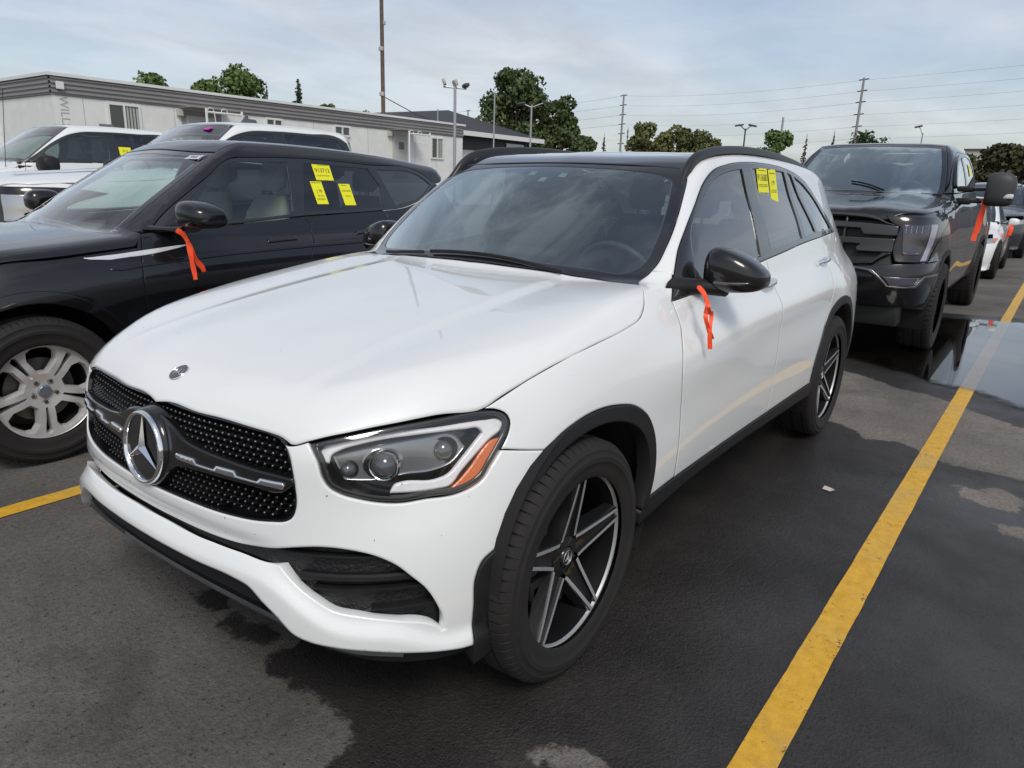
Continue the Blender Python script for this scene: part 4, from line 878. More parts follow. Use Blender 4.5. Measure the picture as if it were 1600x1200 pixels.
# camera pod and mirror
pod = [(-1.16,.10),(-1.06,.13),(-1.02,.09),(-1.00,.02),(-1.02,-.07),(-1.07,-.13),(-1.16,-.12)]
cp = panel(G, 'camera_pod', pod, 'p', PLASTIC, ws, step=.03, off=-.012, depth=.05)
for (a, b_) in ((-1.09, .085), (-1.055, .0), (-1.10, -.085)):
    panel(G, 'camera_window', [(a-.018, b_-.018), (a+.016, b_-.022), (a+.018, b_+.02), (a-.015, b_+.018)], 'p', mat('pod_window', (.35, .42, .45), .2), cp, step=.02, off=-.008, depth=0, smoothing=0)
# roof glass
roof_f = [(-1.182,0),(-1.186,.135),(-1.195,.367),(-1.212,.588),(-1.30,.594),(-1.36,.595),(-1.40,.56),(-1.46,.45),(-1.49,.2),(-1.495,0)]
panel(G, 'roof_header', sym(roof_f), 'p', ROOFG, car, step=.04, edge=.02, off=0, depth=.01, sharp=50)
roof_r = [(-1.50,0),(-1.495,.2),(-1.465,.45),(-1.405,.562),(-1.37,.596),(-1.8,.596),(-2.2,.596),(-2.6,.58),(-2.9,.566),(-3.15,.55),(-3.38,.53),(-3.40,0)]
panel(G, 'sunroof', sym(roof_r), 'p', ROOFG, car, step=.06, edge=.02, off=0, depth=.012, sharp=50)
panel(G, 'rear_spoiler', [(-3.40,0),(-3.40,.53),(-3.56,.50),(-3.56,-.50),(-3.40,-.53)], 'p', WHITE, car, step=.06, smoothing=0)
# side windows
fg = [(-.905,.80,1.085),(-.93,.77,1.19),(-.978,.749,1.279),(-1.128,.711,1.369),(-1.255,.683,1.443),(-1.372,.672,1.489),(-1.525,.67,1.519),(-1.663,.67,1.532),(-1.690,.715,1.382),(-1.65,.78,1.24),(-1.632,.808,1.155),(-1.2,.82,1.12)]
rgl = [(-1.79,.67,1.538),(-2.0,.667,1.543),(-2.29,.665,1.538),(-2.345,.713,1.39),(-2.33,.79,1.207),(-1.786,.806,1.175),(-1.81,.75,1.30),(-1.82,.69,1.42)]
qg = [(-2.355,.664,1.537),(-2.42,.666,1.525),(-2.54,.71,1.385),(-2.625,.78,1.230),(-2.396,.79,1.213),(-2.40,.722,1.36)]
q2 = [(-2.473,.666,1.518),(-2.689,.674,1.466),(-2.88,.693,1.388),(-3.0,.731,1.288),(-3.08,.751,1.235),(-2.68,.781,1.232),(-2.60,.719,1.37)]
for mir in (False, True):
    fr = panel(G, 'window_frame', DLO, 'c', mat('window_trim', (.012, .013, .014), .22, coat=1, coat_rough=.05), car, holes=[fg, rgl, qg, q2], step=.025, edge=.012, off=.001, depth=.02, mirror=mir, sharp=36, hdepth=.01)
    for nm, o, mt in (('front_window', fg, SIDEG), ('rear_window', rgl, PRIVG), ('vent_window', qg, PRIVG), ('quarter_window', q2, PRIVG)):
        panel(G, nm, o, 'c', mt, car, step=.06, edge=.03, off=-.005, depth=0, gap=-.004, mirror=mir, sharp=50)
    rl = [(-1.125,.622,1.452),(-1.165,.612,1.497),(-1.21,.608,1.545),(-1.28,.606,1.585),(-1.40,.605,1.612),(-1.6,.605,1.632),(-1.9,.605,1.644),(-2.2,.605,1.642),(-2.5,.602,1.628),(-2.8,.594,1.606),(-3.05,.58,1.578),(-3.25,.566,1.548)]
    sgn = -1 if mir else 1
    P = smooth([(x, y*sgn, z-.014) for x, y, z in rl], 5, False, 120); Nn = np.gradient(P, axis=0); Nn = np.stack([-Nn[:, 2], Nn[:, 1]*0+sgn*.0, Nn[:, 0]], 1); Nn *= np.sign(Nn[:, 2:3]); Nn /= np.linalg.norm(Nn, axis=1, keepdims=True)
    MB().sweep(P, Nn, [(-.018, -.022), (-.017, 0), (-.012, .008), (-.004, .012), (.004, .012), (.012, .008), (.017, 0), (.018, -.022)]).build('roof_rail', mat('satin_black', (.018, .018, .019), .38), car)
# side mirrors
def mirror_housing(parent, sec, mats_, sgn, name='side_mirror'):
    """sec: (y, zmin, zmax, xfront, xback); rounded nose to the front, flat glass behind"""
    rings = []
    for (y, z0, z1, xf, xb) in sec:
        rg = []; n = 28
        for k in range(n):
            a = 2*math.pi*k/n; cx, sx = math.cos(a), math.sin(a); e = .64
            u = math.copysign(abs(cx)**e, cx); v = math.copysign(abs(sx)**e, sx)
            x = (xf+xb)/2+(xf-xb)/2*(u if u > 0 else max(u, -.999)); 
            rg.append((x, y*sgn, (z0+z1)/2+(z1-z0)/2*v))
        rings.append(rg)
    b = MB().loft(rings, True, True); return b.build(name, mats_, parent, auto=50)
for sgn in (1, -1):
    sec = [(.836, 1.098, 1.19, -.925, -1.03), (.844, 1.084, 1.222, -.90, -1.04), (.866, 1.077, 1.240, -.882, -1.045), (.90, 1.075, 1.241, -.875, -1.05), (.945, 1.075, 1.228, -.879, -1.05), (.99, 1.078, 1.206, -.891, -1.05), (1.025, 1.085, 1.182, -.912, -1.05), (1.046, 1.096, 1.160, -.940, -1.045), (1.055, 1.11, 1.145, -.972, -1.035)]
    mr = mirror_housing(car, sec, GLOSSB, sgn); subdiv(mr, 1)
    MB().box((-1.053, min(.87*sgn, .985*sgn), 1.095), (-1.046, max(.87*sgn, .985*sgn), 1.20), .02).build('mirror_glass', CHROME, mr)
    arm = MB(); rings = []
    for (x, y, z, a, h) in ((-.80, .785, 1.10, .085, .034), (-.86, .835, 1.096, .06, .028), (-.92, .87, 1.092, .055, .030), (-.95, .92, 1.09, .05, .032)):
        rings.append([(x+a*math.cos(q), y*sgn, z+h*math.sin(q)) for q in [2*math.pi*k/12 for k in range(12)]])
    arm.loft(rings, True, True).build('mirror_arm', PLASTIC, mr)
    ind = MB(); P = []
    for y, z, x in ((.895, 1.116, -.883), (.935, 1.115, -.882), (.98, 1.117, -.893), (1.015, 1.122, -.913), (1.038, 1.128, -.938), (1.049, 1.133, -.965)): P.append((x, y*sgn, z))
    P = smooth(P, 5, False, 150); Nn = np.array([[1, .3*sgn, 0]]*len(P)); ind.sweep(P, Nn, [(-.004, -.004), (-.005, .002), (0, .004), (.005, .002), (.004, -.004)]).build('turn_signal', mat('smoked_lens', (.12, .12, .125), .08, coat=1, metal=.5), mr)
    # handles
    for hx, hz in ((-1.60, 1.036), (-2.61, 1.075)):
        c0 = G.march(np.array([[hx-.01, math.atan2(hz-.8, .86)]]), 'c')[0]; q = []
        ts = np.linspace(-.10, .10, 13); U = np.array([[hx+t, math.atan2(hz+t*-.06-.8, c0[1])] for t in ts]); Pq = G.march(U, 'c', .0); Nq = G.normal(Pq); lift = .030*(1-np.abs(ts/.10)**4); Pq = Pq+Nq*lift[:, None]
        Pq *= [1, sgn, 1]; Nq *= [1, sgn, 1]
        hw = .017*np.clip(1.15-np.abs(ts/.10)**3, .35, 1)
        rings = []
        for i in range(len(ts)):
            s = np.array([0, 0, 1.]); s = s-Nq[i]*(s@Nq[i]); s /= np.linalg.norm(s)
            rings.append([tuple(Pq[i]+s*hw[i]*math.cos(a)+Nq[i]*.008*math.sin(a)) for a in [2*math.pi*k/10 for k in range(10)]])
        MB().loft(rings, True, True).build('door_handle', mat('handle_chrome_white', (.72, .74, .76), .12, metal=.75), car)
# wheels
for x in (0, -2.873):
    for s in (1, -1): star_wheel('wheel', car, (x, s*.905, .3705), s, rot=R(4) if x == 0 else R(-9))
    for s in (1, -1): well_liner(car, x-.05 if x == 0 else x+.005, .40, .415, s*.55, s*.90)
# body structure behind the skin: floor, firewall, inner doors
fl = MB(); fl.box((-3.6, -.78, .24), (-.35, .78, .30)); fl.box((-.62, -.72, .30), (-.56, .72, 1.04)); fl.box((.0, -.52, .22), (.60, .52, .80)); fl.box((-3.62, -.60, .3), (-3.58, .60, 1.0))
fl.box((-.56, -.52, .22), (0, .52, .93)); fl.build('underbody', WELL, car, smooth=False, auto=None)
for s in (1, -1):
    b = MB(); b.box((-2.42, s*.80-.01, .26), (-.62, s*.80+.01, 1.04)); b.build('door_lining', DARKIN, car, smooth=False, auto=None)
def cabin(parent, x0, zf, yw, H=.0, rear=True, roofz=1.48, steer=True, light=False, dash=(-.62, 1.09), sy=1):
    """dashboard, wheel, two front seats and a bench; x0 = front seat hip point"""
    sm = mat('beige_seat', (.30, .28, .24), .6) if light else SEATM
    b = MB(); P = [(dash[0]+.10, dash[1]-.02), (dash[0]-.12, dash[1]+.0), (dash[0]-.30, dash[1]-.035), (dash[0]-.36, dash[1]-.10), (dash[0]-.34, dash[1]-.35), (dash[0]+.08, dash[1]-.4)]
    b.loft([[(x, y, z) for x, z in P] for y in (-yw, -yw*.5, 0, yw*.5, yw)], True, True); d = b.build('dashboard', DARKIN, parent)
    if steer:
        c = Vector((dash[0]-.42, .37*sy, dash[1]-.06)); ax = Vector((-.9, 0, .42)).normalized(); rot = Vector((0, 0, 1)).rotation_difference(ax)
        b = MB(); b.tube([tuple(c+rot @ Vector((.185*math.cos(a), .185*math.sin(a), 0))) for a in [2*math.pi*k/32 for k in range(33)]], .014, 8, False)
        for a in (R(0), R(180), R(-90)): b.tube([tuple(c), tuple(c+rot @ Vector((.18*math.sin(a), .18*math.cos(a), 0)))], .018, 6)
        b.build('steering_wheel', mat('wheel_grey', (.07, .07, .07), .5), parent)
    for y in (yw*.5, -yw*.5):
        for xx, wd in (((x0, .25),) if not rear else ((x0, .25), (x0-.85, .27))):
            s = MB(); s.box((xx-.05, y-wd, zf+.25), (xx+.48, y+wd, zf+.42), .06)
            rings = []
            for (dx, z, hw, th) in ((-.02, zf+.36, wd, .07), (-.07, zf+.6, wd, .08), (-.13, zf+.85, wd*.9, .065), (-.17, zf+.97, wd*.6, .05)):
                rings.append([(xx+dx+th*math.cos(a), y+hw*math.copysign(abs(math.sin(a))**.5, math.sin(a)), z) for a in [2*math.pi*k/16 for k in range(16)]])
            s.loft(rings, True, True)
            rings = []
            for (dx, z, hw, th) in ((-.17, zf+1.00, .09, .03), (-.18, zf+1.03, .125, .05), (-.19, zf+1.13, .13, .055), (-.20, zf+1.19, .10, .04)):
                rings.append([(xx+dx+th*math.cos(a), y+hw*math.copysign(abs(math.sin(a))**.5, math.sin(a)), z) for a in [2*math.pi*k/16 for k in range(16)]])
            s.loft(rings, True, True)
            for yy_ in (-.05, .05): s.tube([(xx-.16, y+yy_, zf+.93), (xx-.18, y+yy_, zf+1.04)], .006, 6)
            s.build('seat', sm, parent, auto=50)
    return d
cabin(car, -1.75, .30, .70, dash=(-.70, 1.10))
b = MB(); b.box((-.735-.29, -.16, 1.06), (-.735-.27, .13, 1.17), .008); b.build('centre_display', mat('screen_black', (.02, .022, .025), .1), car)
# headlining keeps the roof opaque from inside
panel(G, 'headliner', sym([(-1.22, 0), (-1.22, .5), (-1.5, .54), (-3.2, .5), (-3.3, 0)]), 'p', mat('headliner_grey', (.25, .25, .24), .9), car, step=.1, off=-.035, depth=0, sharp=60)
# yellow auction labels on the rear side window, number and small print
def label_sheet(parent, origin, xd, yd, w_, h_, lines, col=YEL, nm='paper_label', ink=INK):
    b = MB(); b.box((-w_/2, -h_/2, 0), (w_/2, h_/2, .0006)); o = b.build(nm, col, parent, smooth=False, auto=None, fix=True); frame(o, origin, xd, yd)
    for (txt, sz, cx, cy, bold) in lines:
        if isinstance(txt, str): t = text_mesh(txt, sz, ink, o, bold=bold, extrude=.0002); t.location = (cx, cy, .0009)
        else:
            mb = MB()
            for r_ in range(txt[0]):
                x_ = cx
                while x_ < cx+txt[1]:
                    l_ = RNG.uniform(.004, .014)*txt[2]; mb.box((x_, cy-r_*sz*1.9, .0007), (min(x_+l_, cx+txt[1]), cy-r_*sz*1.9+sz, .0009)); x_ += l_+.003*txt[2]
            mb.build('small_print', ink, o, smooth=False, auto=None, fix=True)
    return o
def on_glass(S, x, z, kind='c', off=-.001):
    p = S.march(np.array([[x, 0.]]), 'c') if False else None
    ph = math.atan2(z-S.zc, .72)
    for _ in range(8):
        p = S.march(np.array([[x, ph]]), 'c', off)[0]; ph = math.atan2(z-S.zc, p[1])
    return p, S.normal(p[None])[0]
p1, nn1 = on_glass(G, -1.930, 1.490); fx = (-1, .0, 0)
label_sheet(car, p1, (-1, .02, .0), np.cross((1, 0, 0), nn1), .145, .115, [('913680', .045, 0, .012, True), ((2, .12, 1), .004, -.06, -.022, 0), ((1, .10, 1), .004, -.05, .045, 0)])
p2, nn2 = on_glass(G, -2.085, 1.466); label_sheet(car, p2, (-1, .02, -.0), np.cross((1, 0, 0), nn2), .105, .165, [('J 79', .03, 0, .015, True), ((3, .08, 1), .003, -.04, -.02, 0), ((1, .08, 1), .005, -.04, .06, 0)])
ribbon('ribbon', None, [[(-.765,.885,1.112),(-.752,.918,1.085),(-.750,.932,1.05),(-.725,.94,1.015),(-.745,.945,.975),(-.790,.948,.925)],[(-.755,.925,1.075),(-.715,.950,1.050),(-.735,.950,1.03),(-.765,.945,1.02),(-.752,.95,.97),(-.760,.955,.895)]], .016, 'thin orange ribbon hanging from the black mirror of the white SUV in front')
# small stone chips and road specks on the nose and bonnet
ch = MB(); rr = np.random.default_rng(3)
Uc = np.array([(rr.uniform(-.75, .75), rr.uniform(.57, .62)) for _ in range(9)]+[(rr.uniform(.62, 1.0), rr.uniform(.52, .80)) for _ in range(7)]); Pc = G.march(Uc, 'w', .0004); Ps = G.march(np.array([(rr.uniform(-.4, .65), rr.uniform(-.6, .6)) for _ in range(12)]), 'p', .0004); Pc = np.vstack([Pc, Ps]); Nc = G.normal(Pc)
for p, n in zip(Pc, Nc):
    s_ = np.cross([0, .3, 1], n); s_ /= np.linalg.norm(s_); u_ = np.cross(n, s_); a_, b_ = rr.uniform(.0008, .002), rr.uniform(.001, .0035); ch.add([tuple(p+s_*a_*x+u_*b_*y) for x, y in ((-1, -.6), (.4, -1), (1, .3), (-.3, 1))], [(0, 1, 2, 3)])
ch.build('stone_chips', mat('chip_grey', (.12, .11, .10), .8), car, smooth=False, auto=None, fix=False)
# ---------------------------------------------------------------- ground, painted lines, puddle
def sd(P, poly):
    d = dist_poly(P, poly); return np.where(inpoly(P, poly), d, -d)
WET = smooth([(1.6, 1.5), (1.1, .95), (.71, .65), (.63, .62), (.58, .52), (.58, .43), (.61, .33), (.61, .26), (.6, .18), (.53, .14), (.45, .16), (.39, .13), (.2, .0), (-.3, -.25), (-1.5, -.4), (-2.8, -.5), (-3.2, .1), (-3.18, .85), (-3.15, 1.02), (-3.0, 1.18), (-3.04, 1.36), (-2.85, 1.56), (-2.84, 1.71), (-2.85, 1.96), (-2.6, 2.5), (-2.9, 3.4), (-1.5, 4.5), (1.5, 4.2), (3, 2.6)], 4)
DRY = [[(-2.5, 1.67), (-2.52, 1.80), (-2.59, 1.86), (-2.50, 1.96), (-2.31, 1.98), (-2.30, 1.85), (-2.36, 1.72)], [(-2.1, 1.9), (-2.14, 2.05), (-1.99, 2.1), (-2.0, 1.92)], [(.39, 1.02), (.31, 1.05), (.255, 1.13), (.27, 1.18), (.34, 1.12)], [(-2.2, 2.2), (-2.4, 2.6), (-2.0, 2.7), (-1.9, 2.4)]]
SPOT = [[(.47, -.36), (.43, -.29), (.44, -.22), (.48, -.18), (.53, -.20), (.53, -.28), (.51, -.35)], [(.48, -.15), (.46, -.09), (.43, .0), (.44, .07), (.46, .12), (.52, .11), (.56, .04), (.56, -.05), (.53, -.12)], [(1.02, -.1), (1.0, -.05), (1.03, -.02), (1.06, -.06)]]
PUD = smooth([(-5.3, .25), (-5.23, .58), (-5.09, .87), (-5.0, 1.08), (-4.80, 1.32), (-4.78, 1.42), (-4.75, 1.57), (-4.64, 1.7), (-4.44, 1.9), (-4.2, 2.5), (-4.3, 3.3), (-5.5, 4.0), (-7.4, 3.9), (-8.8, 3.0), (-8.95, 1.95), (-8.8, 1.55), (-8.7, 1.2), (-8.5, .85), (-8.2, .5), (-7.6, .1), (-6.8, -.3), (-5.9, -.3)], 5)
gx = np.concatenate([[-400, -200, -120, -80, -50, -35, -25, -18, -14], np.arange(-11, -4, .06), np.arange(-4, 1.8, .035), [2.2, 3, 5, 10, 30, 100, 400]])
gy = np.concatenate([[-400, -200, -120, -80, -40, -25, -15, -8, -4, -2, -1.2], np.arange(-.8, 4.4, .04), [5, 8, 15, 40, 100, 400]])
X_, Y_ = np.meshgrid(gx, gy, indexing='ij'); PP = np.stack([X_.ravel(), Y_.ravel()], 1)
near = (PP[:, 0] > -12) & (PP[:, 0] < 4) & (PP[:, 1] > -2) & (PP[:, 1] < 6); wet = np.full(len(PP), -1.); Q = PP[near]
v = sd(Q, WET)
for d_ in DRY: v = np.minimum(v, -sd(Q, d_))
pud = sd(Q, PUD); v = np.maximum(v, pud+.42)
for s_ in SPOT: v = np.maximum(v, sd(Q, s_))
v = np.maximum(v, -sd(Q, [(-30, -30), (-30, 30), (30, 30), (30, -30)])*0-1); wet[near] = np.clip(v, -1, 1)
n_, m_ = len(gx), len(gy); idx = np.arange(n_*m_).reshape(n_, m_)
Fq = np.stack([idx[:-1, :-1], idx[1:, :-1], idx[1:, 1:], idx[:-1, 1:]], -1).reshape(-1, 4)
me = bpy.data.meshes.new('ground'); me.from_pydata([(x, y, 0.) for x, y in PP], [], [tuple(f) for f in Fq.tolist()]); me.update()
PALE = smooth([(-5.1, .3), (-4.89, .5), (-4.23, .91), (-3.96, 1.08), (-3.95, 1.26), (-4.24, 1.44), (-4.48, 1.45), (-4.43, 1.59), (-4.34, 1.72), (-4.2, 1.95), (-3.9, 2.6), (-3.0, 2.9), (-2.75, 2.2), (-2.8, 1.8), (-3.0, 1.4), (-2.95, 1.1), (-3.2, .8), (-3.3, .2), (-4, .0)], 4)
pl_ = np.full(len(PP), -1.); pl_[near] = np.maximum(np.clip(sd(Q, PALE), -1, 1), np.max([sd(Q, d_) for d_ in DRY], 0)+.05); ap_ = me.attributes.new('pale', 'FLOAT', 'POINT'); ap_.data.foreach_set('value', pl_.astype(np.float32))
at_ = me.attributes.new('wet', 'FLOAT', 'POINT'); at_.data.foreach_set('value', wet.astype(np.float32))
ground = bpy.data.objects.new('ground', me); COL.objects.link(ground); ground['kind'] = 'structure'
class NT:
    def __init__(s, name): s.m = bpy.data.materials.new(name); s.m.use_nodes = True; s.t = s.m.node_tree; s.b = s.t.nodes['Principled BSDF']; s.tc = s.t.nodes.new('ShaderNodeTexCoord')
    def n(s, ty, **k):
        o = s.t.nodes.new(ty)
        for a, b in k.items(): setattr(o, a, b)
        return o
    def l(s, a, b): s.t.links.new(a, b)
    def noise(s, sc_, det=4, ro=.55, co=None, dist=0., out=0):
        o = s.n('ShaderNodeTexNoise'); o.inputs['Scale'].default_value = sc_; o.inputs['Detail'].default_value = det; o.inputs['Roughness'].default_value = ro; o.inputs['Distortion'].default_value = dist; s.l(co or s.tc.outputs['Object'], o.inputs[0]); return o.outputs[out]
    def rng(s, v_, a, b, c_, d_, sm=False):
        o = s.n('ShaderNodeMapRange'); o.interpolation_type = 'SMOOTHSTEP' if sm else 'LINEAR'; s.l(v_, o.inputs[0])
        for i, q_ in enumerate((a, b, c_, d_)): o.inputs[i+1].default_value = q_
        return o.outputs[0]
    def math(s, op, a, b=0.):
        o = s.n('ShaderNodeMath', operation=op)
        for i, q_ in enumerate((a, b)):
            if isinstance(q_, (int, float)): o.inputs[i].default_value = q_
            else: s.l(q_, o.inputs[i])
        return o.outputs[0]
    def mix(s, f, a, b, ty='MIX'):
        o = s.n('ShaderNodeMix', data_type='RGBA', blend_type=ty)
        for i, q_ in ((0, f), (6, a), (7, b)):
            if isinstance(q_, (int, float)): o.inputs[i].default_value = q_
            elif isinstance(q_, tuple): o.inputs[i].default_value = (*q_, 1)
            else: s.l(q_, o.inputs[i])
        return o.outputs[2]
A = NT('asphalt'); at_n = A.n('ShaderNodeAttribute', attribute_name='wet')
edge = A.math('ADD', at_n.outputs['Fac'], A.math('MULTIPLY', A.math('SUBTRACT', A.noise(5, 6, .62), .5), .20)); edge = A.math('ADD', edge, A.math('MULTIPLY', A.math('SUBTRACT', A.noise(38, 4, .6), .5), .06))
wetf = A.rng(edge, -.006, .02, 0, 1, True)
fine = A.noise(330, 3, .7); mid = A.noise(46, 5, .6); big = A.noise(1.1, 5, .6); vor = A.n('ShaderNodeTexVoronoi'); vor.inputs['Scale'].default_value = 120; A.l(A.tc.outputs['Object'], vor.inputs[0])
c1 = A.mix(A.rng(big, .3, .7, 0, 1), (.078, .070, .063), (.155, .142, .128)); c1 = A.mix(1., c1, A.mix(A.rng(fine, .3, .72, 0, 1), (.6, .6, .6), (1.45, 1.45, 1.42)), 'MULTIPLY'); c1 = A.mix(1., c1, A.mix(A.rng(mid, .32, .68, 0, 1), (.76, .76, .76), (1.22, 1.21, 1.20)), 'MULTIPLY')
stain = A.rng(A.noise(1.7, 8, .7, dist=.8), .52, .68, 0, .55, True); c1 = A.mix(stain, c1, (.050, .046, .043))
grit = A.rng(A.noise(130, 2, .5), .66, .71, 0, .8); c1 = A.mix(grit, c1, (.17, .16, .15))
pit = A.rng(A.noise(62, 3, .6), .30, .38, .9, 0); c1 = A.mix(pit, c1, (.018, .017, .016))
apn = A.n('ShaderNodeAttribute', attribute_name='pale'); pf = A.rng(A.math('ADD', apn.outputs['Fac'], A.math('MULTIPLY', A.math('SUBTRACT', A.noise(6, 5, .6), .5), .5)), -.15, .15, 0, 1, True); c1 = A.mix(pf, c1, A.mix(1., c1, (1.62, 1.58, 1.54), 'MULTIPLY'))
cw_ = A.mix(1., c1, A.mix(A.rng(A.noise(3.1, 6, .65), .35, .65, 0, 1), (.13, .12, .12), (.24, .225, .225)), 'MULTIPLY'); A.l(A.mix(wetf, c1, cw_), A.b.inputs['Base Color'])
rw = A.math('ADD', A.rng(A.noise(1.6, 4, .6), .32, .66, .40, .62), A.rng(fine, .3, .7, -.03, .06))
mr_ = A.n('ShaderNodeMix', data_type='FLOAT'); A.l(wetf, mr_.inputs[0]); mr_.inputs[2].default_value = .82; A.l(rw, mr_.inputs[3]); A.l(mr_.outputs[0], A.b.inputs['Roughness'])
h = A.math('ADD', A.math('MULTIPLY', fine, .5), A.math('MULTIPLY', mid, .6)); h = A.math('ADD', h, A.math('MULTIPLY', vor.outputs['Distance'], .5)); h = A.math('SUBTRACT', h, A.math('MULTIPLY', pit, .8))
bp_ = A.n('ShaderNodeBump'); bp_.inputs['Distance'].default_value = .007; A.l(h, bp_.inputs['Height']); A.l(A.rng(wetf, 0, 1, .9, .75), bp_.inputs['Strength']); A.l(bp_.outputs[0], A.b.inputs['Normal']); A.b.inputs['Specular IOR Level'].default_value = .5
A.l(A.math('MULTIPLY', wetf, A.rng(A.noise(1.9, 3, .5), .35, .62, .0, .55)), A.b.inputs['Coat Weight']); A.b.inputs['Coat Roughness'].default_value = .22
bp2 = A.n('ShaderNodeBump'); bp2.inputs['Distance'].default_value = .004; bp2.inputs['Strength'].default_value = .9; A.l(A.math('ADD', mid, A.math('MULTIPLY', A.noise(110, 3, .6), .6)), bp2.inputs['Height']); A.l(bp2.outputs[0], A.b.inputs['Coat Normal'])
me.materials.append(A.m)
# yellow paint, chipped and worn
Yl = NT('yellow_line_paint'); nf = Yl.noise(260, 3, .7); nm = Yl.noise(22, 5, .65); chip = Yl.rng(Yl.math('ADD', Yl.math('MULTIPLY', Yl.noise(90, 5, .7), .65), Yl.math('MULTIPLY', Yl.noise(7, 4, .6), .35)), .37, .41, 1, 0)
cy = Yl.mix(Yl.rng(nm, .3, .7, 0, 1), (.60, .315, .018), (.80, .47, .045)); cy = Yl.mix(Yl.rng(Yl.noise(3, 3, .6), .45, .7, 0, .55), cy, (.52, .37, .13)); cy = Yl.mix(1., cy, Yl.mix(Yl.rng(nf, .3, .7, 0, 1), (.78, .78, .75), (1.15, 1.15, 1.15)), 'MULTIPLY')
Yl.l(Yl.mix(chip, cy, (.035, .033, .030)), Yl.b.inputs['Base Color']); Yl.b.inputs['Roughness'].default_value = .5
b_ = Yl.n('ShaderNodeBump'); b_.inputs['Distance'].default_value = .003; b_.inputs['Strength'].default_value = .5; Yl.l(Yl.math('SUBTRACT', Yl.math('ADD', nf, nm), chip), b_.inputs['Height']); Yl.l(b_.outputs[0], Yl.b.inputs['Normal'])
def stripe(y0, x0, x1, slope=-.0068, w_=.104):
    xs = np.arange(x0, x1+.01, .04 if x0 > -12 and abs(y0) < 2 else .5); V = []; r = np.random.default_rng(int(abs(y0)*100))
    j = r.normal(0, .0004, (len(xs), 2)); j = (j+np.roll(j, 1, 0)+np.roll(j, 2, 0))
    for i, x in enumerate(xs): V += [(x, y0+slope*x+j[i, 0], .004), (x, y0+slope*x+w_+j[i, 1], .004)]
    o = mesh('parking_line', V, [(2*i, 2*i+2, 2*i+3, 2*i+1) for i in range(len(xs)-1)], Yl.m, None, False); o['kind'] = 'structure'; return o
stripe(1.4387, -11.5, 3.2); stripe(1.4387, -45, -11.5); stripe(-1.604, -11, 2.6)
for y_ in (-4.65, -7.70, 4.48): stripe(y_, -12, 2.6)
# standing water over the low spot, thinning out towards its edge
wx = np.arange(-9.4, -3.7, .045); wy = np.arange(-.8, 4.4, .045); X2_, Y2_ = np.meshgrid(wx, wy, indexing='ij'); QQ = np.stack([X2_.ravel(), Y2_.ravel()], 1); dd = sd(QQ, PUD)
idx = np.arange(len(QQ)).reshape(len(wx), len(wy)); Fq = np.stack([idx[:-1, :-1], idx[1:, :-1], idx[1:, 1:], idx[:-1, 1:]], -1).reshape(-1, 4); Fq = Fq[(dd[Fq] > -.25).any(1)]
me2 = bpy.data.meshes.new('puddle'); me2.from_pydata([(x, y, .0085) for x, y in QQ], [], [tuple(f) for f in Fq.tolist()]); me2.update(); a2_ = me2.attributes.new('depth', 'FLOAT', 'POINT'); a2_.data.foreach_set('value', dd.astype(np.float32))
Wm = bpy.data.materials.new('puddle_water'); Wm.use_nodes = True; t_ = Wm.node_tree; t_.nodes.clear(); N_ = t_.nodes.new
o_ = N_('ShaderNodeOutputMaterial'); mx = N_('ShaderNodeMixShader'); tr = N_('ShaderNodeBsdfTransparent'); tr.inputs[0].default_value = (.80, .79, .77, 1); gl = N_('ShaderNodeBsdfGlossy'); gl.inputs['Roughness'].default_value = .03
fr_ = N_('ShaderNodeFresnel'); fr_.inputs[0].default_value = 1.55; an = N_('ShaderNodeAttribute'); an.attribute_name = 'depth'; nz = N_('ShaderNodeTexNoise'); nz.inputs['Scale'].default_value = 9; nz.inputs['Detail'].default_value = 7; tcw = N_('ShaderNodeTexCoord'); t_.links.new(tcw.outputs['Object'], nz.inputs[0])
ad = N_('ShaderNodeMath'); ad.operation = 'MULTIPLY_ADD'; t_.links.new(nz.outputs[0], ad.inputs[0]); ad.inputs[1].default_value = .22; t_.links.new(an.outputs['Fac'], ad.inputs[2]); mr2 = N_('ShaderNodeMapRange'); mr2.interpolation_type = 'SMOOTHSTEP'; t_.links.new(ad.outputs[0], mr2.inputs[0]); mr2.inputs[1].default_value = .06; mr2.inputs[2].default_value = .20
sc2 = N_('ShaderNodeMath'); sc2.operation = 'MULTIPLY'; sc2.use_clamp = True; sc2.inputs[1].default_value = 1.45; t_.links.new(fr_.outputs[0], sc2.inputs[0])
ml = N_('ShaderNodeMath'); ml.operation = 'MULTIPLY'; t_.links.new(sc2.outputs[0], ml.inputs[0]); t_.links.new(mr2.outputs[0], ml.inputs[1]); t_.links.new(ml.outputs[0], mx.inputs[0])
tm = N_('ShaderNodeMix'); tm.data_type = 'RGBA'; t_.links.new(mr2.outputs[0], tm.inputs[0]); tm.inputs[6].default_value = (1, 1, 1, 1); tm.inputs[7].default_value = (.72, .70, .67, 1); t_.links.new(tm.outputs[2], tr.inputs[0])
t_.links.new(tr.outputs[0], mx.inputs[1]); t_.links.new(gl.outputs[0], mx.inputs[2]); t_.links.new(mx.outputs[0], o_.inputs[0]); me2.materials.append(Wm)
pudo = bpy.data.objects.new('puddle', me2); COL.objects.link(pudo); pudo['kind'] = 'structure'
